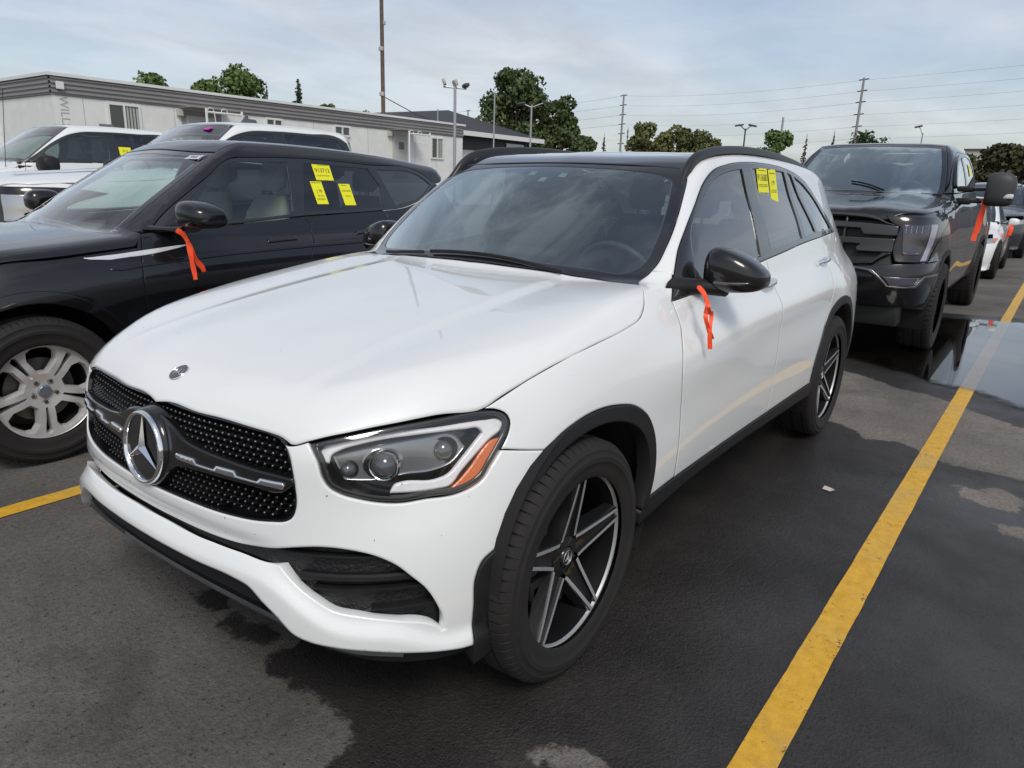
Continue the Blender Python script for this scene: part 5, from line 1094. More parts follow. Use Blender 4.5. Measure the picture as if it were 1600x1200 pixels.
# litter: a small paper scrap and a few stones
b = MB(); b.add([(-1.975, 1.155, .006), (-1.965, 1.195, .006), (-1.995, 1.21, .008), (-2.015, 1.19, .006), (-2.015, 1.155, .010)], [(0, 1, 2, 3, 4)]); tag(b.build('paper_scrap', mat('scrap_paper', (.55, .50, .42), .8), None, smooth=False, auto=None, fix=False), 'small pale paper scrap lying on the wet asphalt left of the yellow line', 'litter')
b = MB(); b.add([(-.02, -.03, .006), (.02, -.02, .011), (.015, .04, .006), (-.01, .03, .012)], [(0, 1, 2, 3)]); o = b.build('paper_scrap', mat('scrap_paper', (.55, .50, .42), .8), None, smooth=False, auto=None, fix=False); o.location = (.42, -1.25, 0); tag(o, 'tiny torn scrap on the asphalt by the front wheel of the black SUV', 'litter')
# ---------------------------------------------------------------- the other vehicles
def P3(S, L):           # plan points -> surface points
    return [tuple(p) for p in S.march(np.array(L, float), 'p')]
def S3(S, L):           # side-view points -> surface points
    return [tuple(p) for p in S.march(np.array(L, float), 's')]
def FW(S, L):           # front-view points (y, z) -> wrap coordinates
    out = []
    for y, z in L:
        x = .85
        for _ in range(30):
            t = math.atan2(abs(y), x)*RW; r = float(S.W(np.array([t]), np.array([z]))[0]); x = .5*x+.5*math.sqrt(max(r*r-y*y, .0025))
        out.append((math.copysign(t, y) if y else 0., z))
    return out
def circ(cx, cz, r, a0, a1, n=14, sq=1.): return [(cx+r*math.cos(R(a0+(a1-a0)*i/n)), cz+r*sq*math.sin(R(a0+(a1-a0)*i/n))) for i in range(n+1)]
def body(S, car, paint, q, st=.05, frame_m=None, glassF=SIDEG, glassR=PRIVG, roofm=None, trim=None, sides=(False, True), wsg=None):
    """common skin: q holds the outlines of this model"""
    ed = st*.45; frame_m = frame_m or mat('window_trim', (.012, .013, .014), .22, coat=1, coat_rough=.05); trim = trim or PLASTIC
    H = q['hood']; panel(S, 'hood', sym(P3(S, H)), 'p', paint, car, step=st, edge=ed, depth=.02, sharp=40)
    bp = q['bumper']; panel(S, 'front_bumper', sym([tuple(p) for p in FW(S, bp)], 'w'), 'w', q.get('bm', paint), car, step=st, edge=ed, depth=.03, sharp=40, holes=[sym([tuple(p) for p in FW(S, h)], 'w') for h in q.get('bholes', [])])
    for mir in sides:
        k = dict(step=st, edge=ed, depth=.02, sharp=36, mirror=mir, gap=.003, seal=GAP_SHADE, round_=.6 if paint is WHITE else .12)
        panel(S, 'fender', q['fender'], 's', paint, car, **k)
        panel(S, 'front_door', q['fdoor'], 's', paint, car, **k); panel(S, 'rear_door', q['rdoor'], 's', paint, car, **k)
        if 'bed' in q: panel(S, 'bed_side', q['bed'], 's', paint, car, **k)
        cant = P3(S, q['wsedge'])+P3(S, q['roofedge'])+S3(S, q['cpillar'])+S3(S, list(reversed(q['dlotop'])))
        panel(S, 'roof_side', cant, 'c', paint, car, **k)
        dlo = q['dlotop']+list(reversed(q['dlobot']))
        fr = panel(S, 'window_frame', dlo, 's', frame_m, car, holes=q['glass'], **{**k, 'off': .001, 'step': st*.6, 'seal': None})
        for i, g in enumerate(q['glass']): panel(S, ('front_window', 'rear_window', 'quarter_window')[i], g, 's', glassF if i == 0 else glassR, car, step=.08, edge=.03, off=-.004, depth=0, gap=-.004, mirror=mir, sharp=50)
        for a in q['arches']: panel(S, 'wheel_arch_trim', a, 's', trim, car, **{**k, 'off': .008, 'depth': .10, 'gap': 0, 'step': .04, 'seal': None})
        panel(S, 'side_skirt', q['sill'], 's', trim, car, **{**k, 'off': .004, 'sharp': 30, 'seal': None})
    roof = q['rooff']+q['roofedge']
    panel(S, 'roof', sym(P3(S, roof)), 'p', roofm or paint, car, step=st*1.3, edge=ed, depth=.012, sharp=50)
    wo = [(x, y) for x, y in q['wsbase']]+q['wsedge']+q['wstop']; wi = [tuple(p) for p in shrink(resample(smooth(sym(wo), 5, True, 60), .04), q.get('frit', .05))]
    ws = panel(S, 'windshield', wi, 'p', wsg or WSG, car, step=.08, edge=.03, off=-.002, depth=0, gap=-.004, sharp=70)
    panel(S, 'windshield_border', sym(wo), 'p', FRIT, ws, holes=[wi], step=.04, edge=.02, off=-.001, depth=.01, sharp=60)
    panel(S, 'headliner', sym([(q['wstop'][-1][0]-.1, 0), (q['wstop'][-1][0]-.1, .48), (q['roofedge'][-1][0]+.15, .46), (q['roofedge'][-1][0]+.15, 0)]), 'p', mat('headliner_grey', (.25, .25, .24), .9), car, step=.15, off=-.04, depth=0, smoothing=0)
    if 'rearp' in q:
        for nm, o, m_ in q['rearp']: panel(S, nm, o, 'w', m_, car, step=.08, smoothing=0)
    return ws
# ------------------------------------------------ black SUV in the next bay
EV = GenShape(EVQ)
ev = thing('black_suv', 'black SUV with three yellow labels on its rear window, beside the white luxury SUV', 'car', (.30, -2.96, 0))
te = QT+2.681+QT
q = dict(
 hood=[(.735, 0), (.72, .25), (.66, .45), (.56, .62), (.44, .74), (.30, .80), (.08, .845), (-.14, .868), (-.34, .868), (-.56, .862), (-.62, .80), (-.60, .74), (-.53, .69), (-.445, .54), (-.425, .25), (-.42, 0)],
 bumper=[(0, .90), (.25, .90), (.45, .89), (.62, .87), (.74, .86), (.80, .80), (.86, .70), (.88, .60), (.87, .40), (.82, .26), (.6, .24), (0, .24)],
 bholes=[[(0, .82), (.30, .82), (.52, .80), (.50, .72), (.30, .70), (0, .70)], [(0, .50), (.3, .50), (.5, .52), (.55, .40), (.3, .36), (0, .36)]],
 fender=[(.36, .90), (.25, .955), (.074, .998), (-.14, 1.008), (-.337, 1.025), (-.56, 1.045), (-.60, 1.10), (-.622, 1.112), (-.567, 1.01), (-.542, .905), (-.551, .70), (-.56, .42), (-.49, .42)]+circ(0, .38, .485, 172, 62, 14),
 fdoor=[(-.66, 1.120), (-.9, 1.136), (-1.14, 1.148), (-1.69, 1.187), (-1.712, 1.157), (-1.716, 1.078), (-1.649, .952), (-1.63, .7), (-1.62, .42), (-.56, .42), (-.551, .70), (-.542, .905), (-.567, 1.01), (-.618, 1.112)],
 rdoor=[(-1.69, 1.187), (-2.45, 1.219), (-2.43, 1.1), (-2.38, .95), (-2.27, .80), (-2.19, .62), (-2.17, .42), (-1.62, .42), (-1.63, .7), (-1.649, .952), (-1.716, 1.078), (-1.712, 1.157)],
 wsedge=[(-.53, .69), (-.63, .665), (-.747, .645), (-.961, .615), (-1.12, .585), (-1.25, .555)], wsbase=[(-.42, 0), (-.425, .25), (-.445, .54)], wstop=[(-1.215, .45), (-1.185, .25), (-1.18, 0)],
 roofedge=[(-1.40, .555), (-1.7, .57), (-2.1, .575), (-2.6, .565), (-3.0, .535), (-3.22, .51)], rooff=[(-1.185, 0), (-1.19, .25), (-1.222, .45), (-1.257, .555)],
 cpillar=[(-3.26, 1.47), (-3.20, 1.43)], dlotop=[(-.66, 1.125), (-.77, 1.215), (-.95, 1.33), (-1.12, 1.43), (-1.285, 1.533), (-1.45, 1.548), (-1.75, 1.558), (-2.4, 1.54), (-2.98, 1.497), (-3.12, 1.42)],
 dlobot=[(-.9, 1.139), (-1.14, 1.152), (-1.69, 1.191), (-2.45, 1.222), (-2.65, 1.238), (-2.90, 1.30)],
 glass=[[(-.90, 1.17), (-.93, 1.26), (-1.10, 1.39), (-1.285, 1.510), (-1.50, 1.523), (-1.70, 1.530), (-1.62, 1.205), (-1.3, 1.18)], [(-1.835, 1.53), (-2.40, 1.513), (-2.475, 1.385), (-2.442, 1.24), (-1.70, 1.21)], [(-2.49, 1.51), (-2.96, 1.472), (-3.06, 1.41), (-2.86, 1.31), (-2.57, 1.255), (-2.53, 1.38)]],
 arches=[circ(0, .38, .487, -8, 188, 24)+circ(0, .38, .43, 188, -8, 24), circ(-2.681, .38, .487, -8, 188, 24)+circ(-2.681, .38, .43, 188, -8, 24)],
 sill=[(-.49, .42), (-2.19, .42), (-2.17, .26), (-.51, .26)],
 rearp=[('tailgate', [(te-.55, 1.12), (te-.62, .62), (te+.62, .62), (te+.55, 1.12)], BLACKP), ('rear_bumper', [(te-.66, .615), (te-.66, .30), (te+.66, .30), (te+.66, .615)], PLASTIC)])
body(EV, ev, BLACKP, q, st=.045, trim=GLOSSB, wsg=WSC, glassF=glass('clear_side_glass', (.68, .80, .76), .9))
for mir in (False, True):
    panel(EV, 'quarter_panel', [(-2.45, 1.219), (-2.65, 1.236), (-2.90, 1.30), (-3.12, 1.42), (-3.20, 1.40), (-3.30, 1.20), (-3.36, 1.10), (-3.36, .42), (-3.16, .42)]+circ(-2.681, .38, .485, 15, 170, 14)[::-1][::-1][:0]+list(reversed(circ(-2.681, .38, .485, 62, 172, 14)))+[(-2.38, .95), (-2.43, 1.1)], 's', BLACKP, ev, step=.05, edge=.02, depth=.02, mirror=mir, sharp=36)
    sg = -1 if mir else 1
    panel(EV, 'fender_strip', [(-.277, 1.008), (-.441, 1.018), (-.576, 1.030), (-.72, 1.042), (-.865, 1.052), (-.80, 1.038), (-.70, 1.022), (-.60, 1.008), (-.50, 1.002), (-.302, 1.000)], 's', mat('silver_strip', (.78, .79, .79), .25, metal=.4), ev, step=.03, edge=.01, off=.003, depth=.004, smoothing=2, sharp=30, gap=0, mirror=mir)
    panel(EV, 'door_moulding', [(-.38, .946), (-.55, .966), (-.94, .992), (-1.67, 1.02), (-2.3, 1.035), (-2.3, 1.012), (-1.67, .998), (-.94, .972), (-.55, .948), (-.42, .938)], 's', GLOSSB, ev, step=.04, edge=.02, off=.002, depth=.002, sharp=30, gap=0, mirror=mir)
    for hx, hz in ((-1.47, 1.062), (-2.20, 1.088)):
        panel(EV, 'door_handle', [(hx-.11, hz+.012), (hx+.11, hz), (hx+.115, hz-.024), (hx-.11, hz-.014)], 's', GLOSSB, ev, step=.03, edge=.012, off=.007, depth=.008, mirror=mir, smoothing=3)
    mr = mirror_housing(ev, [(.925, 1.165, 1.235, -.78, -.92), (.932, 1.152, 1.27, -.755, -.93), (.96, 1.147, 1.295, -.735, -.94), (1.00, 1.145, 1.300, -.728, -.94), (1.06, 1.146, 1.292, -.733, -.94), (1.115, 1.149, 1.272, -.75, -.94), (1.150, 1.155, 1.255, -.775, -.94), (1.163, 1.17, 1.235, -.81, -.93)], GLOSSB, sg); subdiv(mr, 1)
    MB().loft([[(x+a*math.cos(v), y*sg, z+h*math.sin(v)) for v in [2*math.pi*k/12 for k in range(12)]] for x, y, z, a, h in ((-.70, .80, 1.135, .07, .02), (-.76, .88, 1.135, .05, .016), (-.83, .97, 1.14, .05, .02))], True, True).build('mirror_arm', GLOSSB, mr)
    panel(EV, 'headlight', [tuple(p) for p in FW(EV, [(.55, .865), (.70, .855), (.80, .80), (.78, .76), (.6, .78)])], 'w', mat('projector_glass', (.10, .11, .12), .04, coat=1, metal=.3), ev, step=.04, edge=.02, off=.004, mirror=mir)
cabin(ev, -1.62, .34, .70, dash=(-.62, 1.12), light=True)
RW5 = [polar_window(R(90+72*k), .090, .222, .022, .070) for k in range(5)]+[[(r*math.cos(a)-h*math.sin(a), r*math.sin(a)+h*math.cos(a)) for r, h in ((.088, .006), (.15, .010), (.215, .017), (.224, 0), (.215, -.017), (.15, -.010), (.088, -.006), (.083, 0))] for a in [R(54+72*k) for k in range(5)]]
for x in (0, -2.681):
    for s in (1, -1):
        plate_wheel('wheel', ev, (x, s*.955, .370), s, RW5, .370, .235, .238, SILVER, PLASTIC, lambda r: -.012-.018*max(0, 1-r/.235)**.8-.004*math.sin(min(1, r/.235)*9), depth=.045, rot=R(2), capm=mat('cap_blue_grey', (.28, .32, .36), .25, metal=.6))
        well_liner(ev, x, .38, .455, s*.50, s*.93)
fl = MB(); fl.box((-3.3, -.78, .26), (-.45, .78, .33)); fl.box((-.62, -.72, .33), (-.56, .72, 1.05)); fl.box((-.5, -.48, .26), (.55, .48, .86)); fl.build('underbody', WELL, ev, smooth=False, auto=None)
for s in (1, -1): MB().box((-2.15, s*.83-.01, .3), (-.62, s*.83+.01, 1.10)).build('door_lining', DARKIN, ev, smooth=False, auto=None)
for (x, z, w_, h_, ln, tilt) in ((-1.975, 1.475, .150, .120, [('913712', .042, 0, .010, True), ((2, .11, 1), .003, -.06, -.025, 0), ((1, .09, 1), .004, -.03, .045, 0)], .04), (-1.885, 1.338, .095, .165, [('J 78', .030, .004, .012, True), ('26.3m', .022, .004, -.022, False), ((2, .07, 1), .004, -.035, -.045, 0), ((1, .08, 1), .006, -.04, .07, 0)], .03), (-2.125, 1.328, .100, .160, [((1, .05, 1), .006, -.03, .065, 0), ((2, .08, 1), .004, -.038, .03, 0), ((2, .05, 1), .003, -.02, -.01, 0)], .03)):
    p_, n_ = on_glass(EV, x, z); label_sheet(ev, p_, (-1, .0, tilt*0), np.cross((1, 0, 0), n_), w_, h_, ln, nm='auction_label')
p_ = EV.march(np.array([[-1.16, .47]]), 'p', .003)[0]; n_ = EV.normal(p_[None])[0]
label_sheet(ev, p_, (-.12, 1, 0), (-1, 0, .6), .13, .045, [('PAR', .040, 0, 0, True)], col=mat('pale_decal', (.55, .58, .62), .4), nm='windshield_decal', ink=mat('decal_ink', (.06, .07, .10), .5))
ribbon('ribbon', None, [[(-.47,-2.00,1.125),(-.475,-1.98,1.10),(-.485,-1.97,1.06),(-.49,-1.965,1.01),(-.495,-1.965,.95),(-.50,-1.96,.90),(-.50,-1.955,.865)],[(-.485,-1.975,1.07),(-.50,-1.965,1.02),(-.52,-1.96,.97),(-.545,-1.955,.93),(-.555,-1.955,.905)],[(-.44,-2.0,1.14),(-.46,-1.985,1.12),(-.485,-1.97,1.075)]], .030, 'orange ribbon with two tails hanging from the mirror of the black SUV')
# ------------------------------------------------ pickup trucks
PK = GenShape(PICK)
tp = QT+3.69+QT
ARP = lambda cx, r=.52: circ(cx, .44, r, -5, 185, 22, .94)
def pick_spec(wide=1):
    return dict(
 hood=[(.86, 0), (.86, .30), (.865, .45), (.86, .585), (.78, .72), (.66, .83), (.52, .865), (.35, .885), (.1, .90), (-.2, .905), (-.55, .90), (-.72, .87), (-.80, .80), (-.78, .68), (-.69, .45), (-.655, .2), (-.65, 0)],
 bumper=[(0, .80), (.35, .80), (.55, .815), (.70, .835), (.92, .845), (.98, .85), (.985, .72), (.98, .60), (.955, .50), (.86, .47), (.68, .465), (0, .46)],
 bholes=[[(0, .60), (.25, .60), (.42, .56), (.45, .52), (.25, .49), (0, .49)]],
 fender=[(.42, 1.20), (.35, 1.25), (.1, 1.29), (-.2, 1.318), (-.55, 1.345), (-.70, 1.375), (-.78, 1.43), (-.86, 1.42), (-.80, 1.30), (-.74, 1.15), (-.72, .90), (-.72, .50), (-.55, .50)]+circ(0, .44, .52, 5, 160, 16, .94)[::-1]+[(.50, .62), (.36, .84), (.56, .90), (.53, 1.06)][:0],
 fdoor=[(-.86, 1.42), (-1.2, 1.43), (-1.93, 1.45), (-1.97, 1.3), (-1.96, .9), (-1.94, .50), (-.72, .50), (-.72, .90), (-.74, 1.15), (-.80, 1.30)],
 rdoor=[(-1.93, 1.45), (-3.0, 1.47), (-3.06, 1.40), (-3.06, .90), (-3.04, .62), (-3.0, .50), (-1.94, .50), (-1.96, .9), (-1.97, 1.3)],
 bed=[(-3.09, 1.405), (-4.72, 1.405), (-4.75, 1.3), (-4.75, .60), (-4.25, .55)]+circ(-3.69, .44, .52, 170, 10, 16, .94)+[(-3.10, .52)],
 wsedge=[(-.80, .76), (-.90, .765), (-1.0, .752), (-1.2, .715), (-1.4, .665), (-1.50, .635)], wsbase=[(-.655, 0), (-.66, .2), (-.69, .45), (-.76, .68)], wstop=[(-1.47, .45), (-1.435, .2), (-1.43, 0)],
 roofedge=[(-1.62, .635), (-1.9, .655), (-2.4, .665), (-2.9, .655), (-3.04, .645)], rooff=[(-1.435, 0), (-1.44, .2), (-1.475, .45), (-1.505, .635)],
 cpillar=[(-3.07, 1.86), (-3.10, 1.60), (-3.13, 1.42), (-3.06, 1.42), (-3.02, 1.475)], dlotop=[(-.86, 1.43), (-.99, 1.52), (-1.20, 1.67), (-1.42, 1.79), (-1.62, 1.845), (-1.9, 1.865), (-2.4, 1.87), (-2.86, 1.855), (-2.96, 1.80), (-3.02, 1.50)],
 dlobot=[(-1.2, 1.435), (-1.93, 1.455), (-3.0, 1.476)],
 glass=[[(-1.06, 1.49), (-1.12, 1.58), (-1.28, 1.68), (-1.46, 1.765), (-1.65, 1.815), (-1.90, 1.835), (-1.93, 1.64), (-1.90, 1.48)], [(-2.04, 1.84), (-2.4, 1.845), (-2.80, 1.83), (-2.88, 1.74), (-2.93, 1.50), (-2.02, 1.49), (-2.06, 1.65)]],
 arches=[ARP(0)+list(reversed(circ(0, .44, .465, -5, 185, 22, .94))), ARP(-3.69)+list(reversed(circ(-3.69, .44, .465, -5, 185, 22, .94)))],
 sill=[(-.56, .50), (-3.14, .50), (-3.14, .40), (-.58, .40)],
 rearp=[('tailgate', [(tp-.75, 1.38), (tp-.75, .75), (tp+.75, .75), (tp+.75, 1.38)], None), ('rear_bumper', [(tp-.85, .72), (tp-.85, .50), (tp+.85, .50), (tp+.85, .72)], CHROME)])
def pickup(name, label, loc, sc_, paint, front, wheelm, mirror='tow', group=None):
    t = thing(name, label, 'pickup truck', loc, 0, group); t.scale = (sc_,)*3
    q = pick_spec(); q['rearp'] = [(a, b, c or paint) for a, b, c in q['rearp']]
    body(PK, t, paint, q, st=.07, wsg=WSD if paint is BLACKP else WSC)
    panel(PK, 'front_panel', sym([tuple(p) for p in FW(PK, [(.0, 1.20), (.50, 1.215), (.70, 1.225), (.95, 1.225), (.985, 1.10), (.985, .80), (0, .80)])], 'w'), 'w', GLOSSB, t, step=.08, off=-.065, depth=0, smoothing=0)
    panel(PK, 'hood_lip', sym([tuple(p) for p in FW(PK, [(0, 1.236), (.30, 1.236), (.50, 1.222), (.60, 1.20), (.93, 1.20), (.95, 1.235), (.90, 1.262), (.6, 1.285), (0, 1.285)])], 'w'), 'w', paint, t, step=.06, edge=.03, off=-.005, depth=0, smoothing=0)
    for mir in (False, True):
        sg = -1 if mir else 1
        panel(PK, 'fender_nose', [tuple(p) for p in FW(PK, [(.925, 1.245), (.945, 1.20), (.96, 1.18), (.958, 1.05), (.935, .93), (.925, .85), (.985, .855)])]+[tuple(W2(PK, [(x_, .985, z_)])[0]) for x_, z_ in ((.36, .84), (.38, 1.0), (.40, 1.20), (.36, 1.245))], 'w', paint, t, step=.05, edge=.025, mirror=mir, sharp=40, off=.0, gap=.003)
        panel(PK, 'lamp_surround', [tuple(p) for p in FW(PK, [(.57, 1.228), (.75, 1.228), (.925, 1.222), (.96, 1.18), (.955, 1.05), (.93, .93), (.92, .852), (.71, .852), (.68, .92), (.695, 1.14), (.63, 1.17)])], 'w', GLOSSB, t, step=.04, edge=.02, mirror=mir, sharp=40, off=.001)
        if mirror == 'tow':
            mr = mirror_housing(t, [(1.105, 1.34, 1.60, -.98, -1.14), (1.115, 1.325, 1.625, -.955, -1.15), (1.15, 1.318, 1.640, -.94, -1.16), (1.22, 1.316, 1.643, -.935, -1.16), (1.29, 1.318, 1.635, -.945, -1.16), (1.335, 1.335, 1.60, -.965, -1.155), (1.352, 1.37, 1.56, -.995, -1.145)], mat('grained_plastic', (.045, .046, .047), .55, bump=(500, .2, .0006)), sg)
            MB().box((-1.165, min(1.14*sg, 1.33*sg), 1.35), (-1.158, max(1.14*sg, 1.33*sg), 1.61), .02).build('mirror_glass', CHROME, mr)
            for z, h in ((1.475, .028), (1.355, .032)):
                MB().box((-1.10, min(.86*sg, 1.00*sg), z-h), (-.99, max(.86*sg, 1.00*sg), z+h), .02).build('mirror_arm', PLASTIC, mr)
                MB().tube([(-1.05, .98*sg, z), (-1.05, 1.13*sg, z)], .016, 10).build('mirror_tube', PLASTIC, mr)
            MB().box((-.975, min(1.255*sg, 1.349*sg), 1.392), (-.945, max(1.255*sg, 1.349*sg), 1.438), .012).build('turn_signal', mat('clear_lamp', (.7, .7, .7), .15, coat=1), mr)
        else:
            mr = mirror_housing(t, [(1.00, 1.33, 1.47, -.93, -1.07), (1.01, 1.31, 1.50, -.90, -1.09), (1.06, 1.30, 1.515, -.885, -1.10), (1.15, 1.30, 1.515, -.885, -1.10), (1.23, 1.305, 1.50, -.90, -1.10), (1.26, 1.325, 1.47, -.925, -1.09)], PLASTIC, sg)
            MB().box((-1.06, min(.84*sg, 1.03*sg), 1.33), (-.95, max(.84*sg, 1.03*sg), 1.40), .02).build('mirror_arm', PLASTIC, mr)
            MB().box((-.97, min(1.10*sg, 1.25*sg), 1.300), (-.893, max(1.10*sg, 1.25*sg), 1.325), .008).build('turn_signal', mat('clear_lamp', (.7, .7, .7), .15, coat=1), mr)
    front(t)
    W6 = [polar_window(R(90+60*k), .09, .235, .018, .062) for k in range(6)]
    for x in (0, -3.69):
        for s in (1, -1):
            plate_wheel('wheel', t, (x, s*.985, .405), s, W6, .405, .285, .255, wheelm, PLASTIC, lambda r: -.03-.02*max(0, 1-r/.25), depth=.05, lugs=(.07, 6, 90), tread=56, groove=.011)
            well_liner(t, x, .44, .475, s*.50, s*.95)
    fl = MB(); fl.box((-4.7, -.80, .50), (-.60, .80, .58)); fl.box((-.80, -.80, .58), (-.74, .80, 1.36)); fl.box((-.74, -.50, .46), (.80, .50, 1.15)); fl.box((-3.12, -.80, .58), (-3.06, .80, 1.40)); fl.box((-4.70, -.82, .85), (-3.12, .82, .90)); fl.build('underbody', WELL, t, smooth=False, auto=None)
    for s in (1, -1):
        MB().box((-3.05, s*.86-.01, .55), (-.75, s*.86+.01, 1.38)).build('door_lining', DARKIN, t, smooth=False, auto=None)
        MB().box((-4.72, s*.87-.03, .86), (-3.12, s*.87+.03, 1.392)).build('bed_wall', paint, t, smooth=False, auto=None)
    b = MB(); pz = [(-3.125, .80), (-3.06, 1.0)]
    b.add([(-3.135, -.80, .9), (-3.135, .80, .9), (-3.135, .80, 1.46), (-3.135, -.80, 1.46)], [(0, 1, 2, 3)]); b.add([(-3.13, -.79, 1.44), (-3.13, .79, 1.44), (-3.10, .72, 1.56), (-3.10, -.72, 1.56)], [(0, 1, 2, 3)]); b.add([(-3.075, -.69, 1.80), (-3.075, .69, 1.80), (-3.05, .645, 1.91), (-3.05, -.645, 1.91)], [(0, 1, 2, 3)]); b.build('cab_back', paint, t, smooth=False, auto=None)
    MB().add([(-3.10, -.72, 1.55), (-3.10, .72, 1.55), (-3.07, .69, 1.81), (-3.07, -.69, 1.81)], [(0, 1, 2, 3)]).build('back_window', glass('back_glass', (.45, .5, .48)), t, smooth=False, auto=None)
    cabin(t, -1.95, .62, .76, dash=(-.90, 1.44))
    for ys in ((.25, -.1), (-.35, -.65)):
        pp = PK.march(resample(smooth([(-.70, ys[0]), (-.76, (ys[0]+ys[1])/2), (-.80, ys[1])], 4, False), .03, False), 'p', .014); MB().sweep(pp, PK.normal(pp), [(-.008, -.005), (-.004, .008), (.004, .008), (.008, -.005)]).build('wiper', PLASTIC, t)
    return t
GREYP = mat('dark_grey_paint', (.055, .06, .06), .35, metal=.3)
def front_black(t):
    pan = lambda nm, pts, m_, par, **k: panel(PK, nm, sym([tuple(p) for p in FW(PK, pts)], 'w'), 'w', m_, par, **{**dict(step=.05, edge=.02, sharp=40), **k})
    gr = pan('grille', [(0, 1.235), (.30, 1.235), (.50, 1.215), (.60, 1.17), (.69, 1.145), (.685, 1.04), (.675, .92), (.60, .885), (.54, .83), (.40, .815), (0, .81)], mat('grille_backing', (.006, .006, .007), .55), t, off=-.06, depth=0, gap=-.01)
    for mir in (False, True):
        for z0, z1, yo in ((1.105, 1.145, .688), (1.06, 1.105, .688), (.945, 1.00, .680), (.905, .945, .678)):
            pass
        panel(PK, 'grille_bar', [tuple(p) for p in FW(PK, [(.02, 1.165), (.45, 1.160), (.688, 1.145), (.690, 1.065), (.44, 1.065), (.415, 1.085), (.40, 1.115), (.02, 1.12)])], 'w', GREYP, gr, step=.05, edge=.02, mirror=mir, sharp=40, off=.0, depth=.04, smoothing=2)
        panel(PK, 'grille_bar', [tuple(p) for p in FW(PK, [(.02, 1.035), (.68, 1.04), (.675, .93), (.40, .925), (.39, .955), (.42, .985), (.02, .985)])], 'w', GREYP, gr, step=.05, edge=.02, mirror=mir, sharp=40, off=.0, depth=.04, smoothing=2)
        for yv in (.10, .27): panel(PK, 'grille_rib', [tuple(p) for p in FW(PK, [(yv, 1.225), (yv+.02, 1.225), (yv+.02, .83), (yv, .83)])], 'w', GREYP, gr, step=.05, edge=.03, mirror=mir, off=-.02, depth=.03, smoothing=0)
        panel(PK, 'grille_frame', [tuple(p) for p in FW(PK, [(.0, 1.238), (.30, 1.238), (.50, 1.218), (.60, 1.172), (.69, 1.148), (.62, 1.155), (.52, 1.19), (.30, 1.215), (0, 1.215)])], 'w', GREYP, gr, step=.04, edge=.02, mirror=mir, off=.002, depth=.03, sharp=30)
        panel(PK, 'grille_frame', [tuple(p) for p in FW(PK, [(.675, .925), (.60, .885), (.54, .832), (.40, .815), (.40, .835), (.52, .85), (.58, .905), (.60, .925)])], 'w', BLACKP, gr, step=.04, edge=.02, mirror=mir, off=.004, depth=.03, sharp=30)
        lp_ = [c for c in t.children if c.name.startswith('lamp_surround')][1 if mir else 0]
        lens = mat('smoked_lamp', (.05, .05, .065), .12, coat=1, metal=.5)
        panel(PK, 'headlight', [tuple(p) for p in FW(PK, [(.705, 1.160), (.885, 1.160), (.888, 1.03), (.868, .911), (.745, .911)])], 'w', lens, t, step=.04, edge=.02, mirror=mir, off=.004, smoothing=0)
        hl_ = panel(PK, 'light_guide', [tuple(p) for p in FW(PK, [(.895, 1.165), (.925, 1.165), (.932, 1.10), (.925, 1.0), (.91, .865), (.875, .862), (.893, .98), (.900, 1.10)])], 'w', mat('lilac_guide', (.30, .28, .36), .2, coat=1), t, step=.03, edge=.015, mirror=mir, off=.006)
        b = MB()
        for yv in (.74, .775, .81, .845):
            pp = PK.march(np.array(FW(PK, [(yv, 1.15), (yv, 1.09)])), 'w', .006)*[1, -1 if mir else 1, 1]; b.tube(pp, .004, 6)
        b.tube(PK.march(np.array(FW(PK, [(.725, 1.145), (.870, 1.145)])), 'w', .006)*[1, -1 if mir else 1, 1], .004, 6); b.tube(PK.march(np.array(FW(PK, [(.75, .925), (.85, .925)])), 'w', .006)*[1, -1 if mir else 1, 1], .004, 6)
        b.build('lamp_fins', mat('lamp_silver', (.35, .36, .40), .3, metal=.8), hl_)
        ch = [(.0, .775), (.42, .778), (.53, .762), (.60, .715), (.67, .640), (.79, .632), (.885, .640), (.93, .720), (.984, .726), (.984, .745), (.92, .742), (.87, .660), (.79, .652), (.69, .655), (.63, .72), (.55, .785), (.42, .798), (0, .798)]
        panel(PK, 'bumper_trim', [tuple(p) for p in FW(PK, ch)], 'w', mat('satin_trim', (.20, .205, .21), .22, metal=.8), t, step=.04, edge=.02, mirror=mir, off=.010, depth=.012, sharp=40, smoothing=3)
        panel(PK, 'fog_lamp', [tuple(p) for p in FW(PK, [(.64, .730), (.90, .728), (.865, .660), (.70, .655)])], 'w', mat('lilac_lamp', (.10, .095, .13), .15, coat=1, metal=.4), t, step=.04, edge=.02, mirror=mir, off=.006, smoothing=0)
        panel(PK, 'air_deflector', [tuple(p) for p in FW(PK, [(.02, .46), (.68, .462), (.88, .47), (.86, .44), (.70, .425), (.02, .425)])], 'w', PLASTIC, t, step=.05, edge=.03, mirror=mir, off=-.03, smoothing=0)
    b = MB(); b.box((.60, -.79, .285), (.80, .79, .52), .03); b.build('air_dam', mat('air_dam_black', (.010, .011, .011), .55), t)
    for sg in (1, -1):   # fender flank between lamp and wheel opening
        pass
    panel(PK, 'window_visor', [(-1.02, 1.52), (-1.20, 1.66), (-1.42, 1.78), (-1.62, 1.84), (-1.9, 1.858), (-1.9, 1.81), (-1.62, 1.79), (-1.42, 1.73), (-1.22, 1.62), (-1.05, 1.48)], 's', GLOSSB, t, step=.05, edge=.03, off=.03, depth=.028)
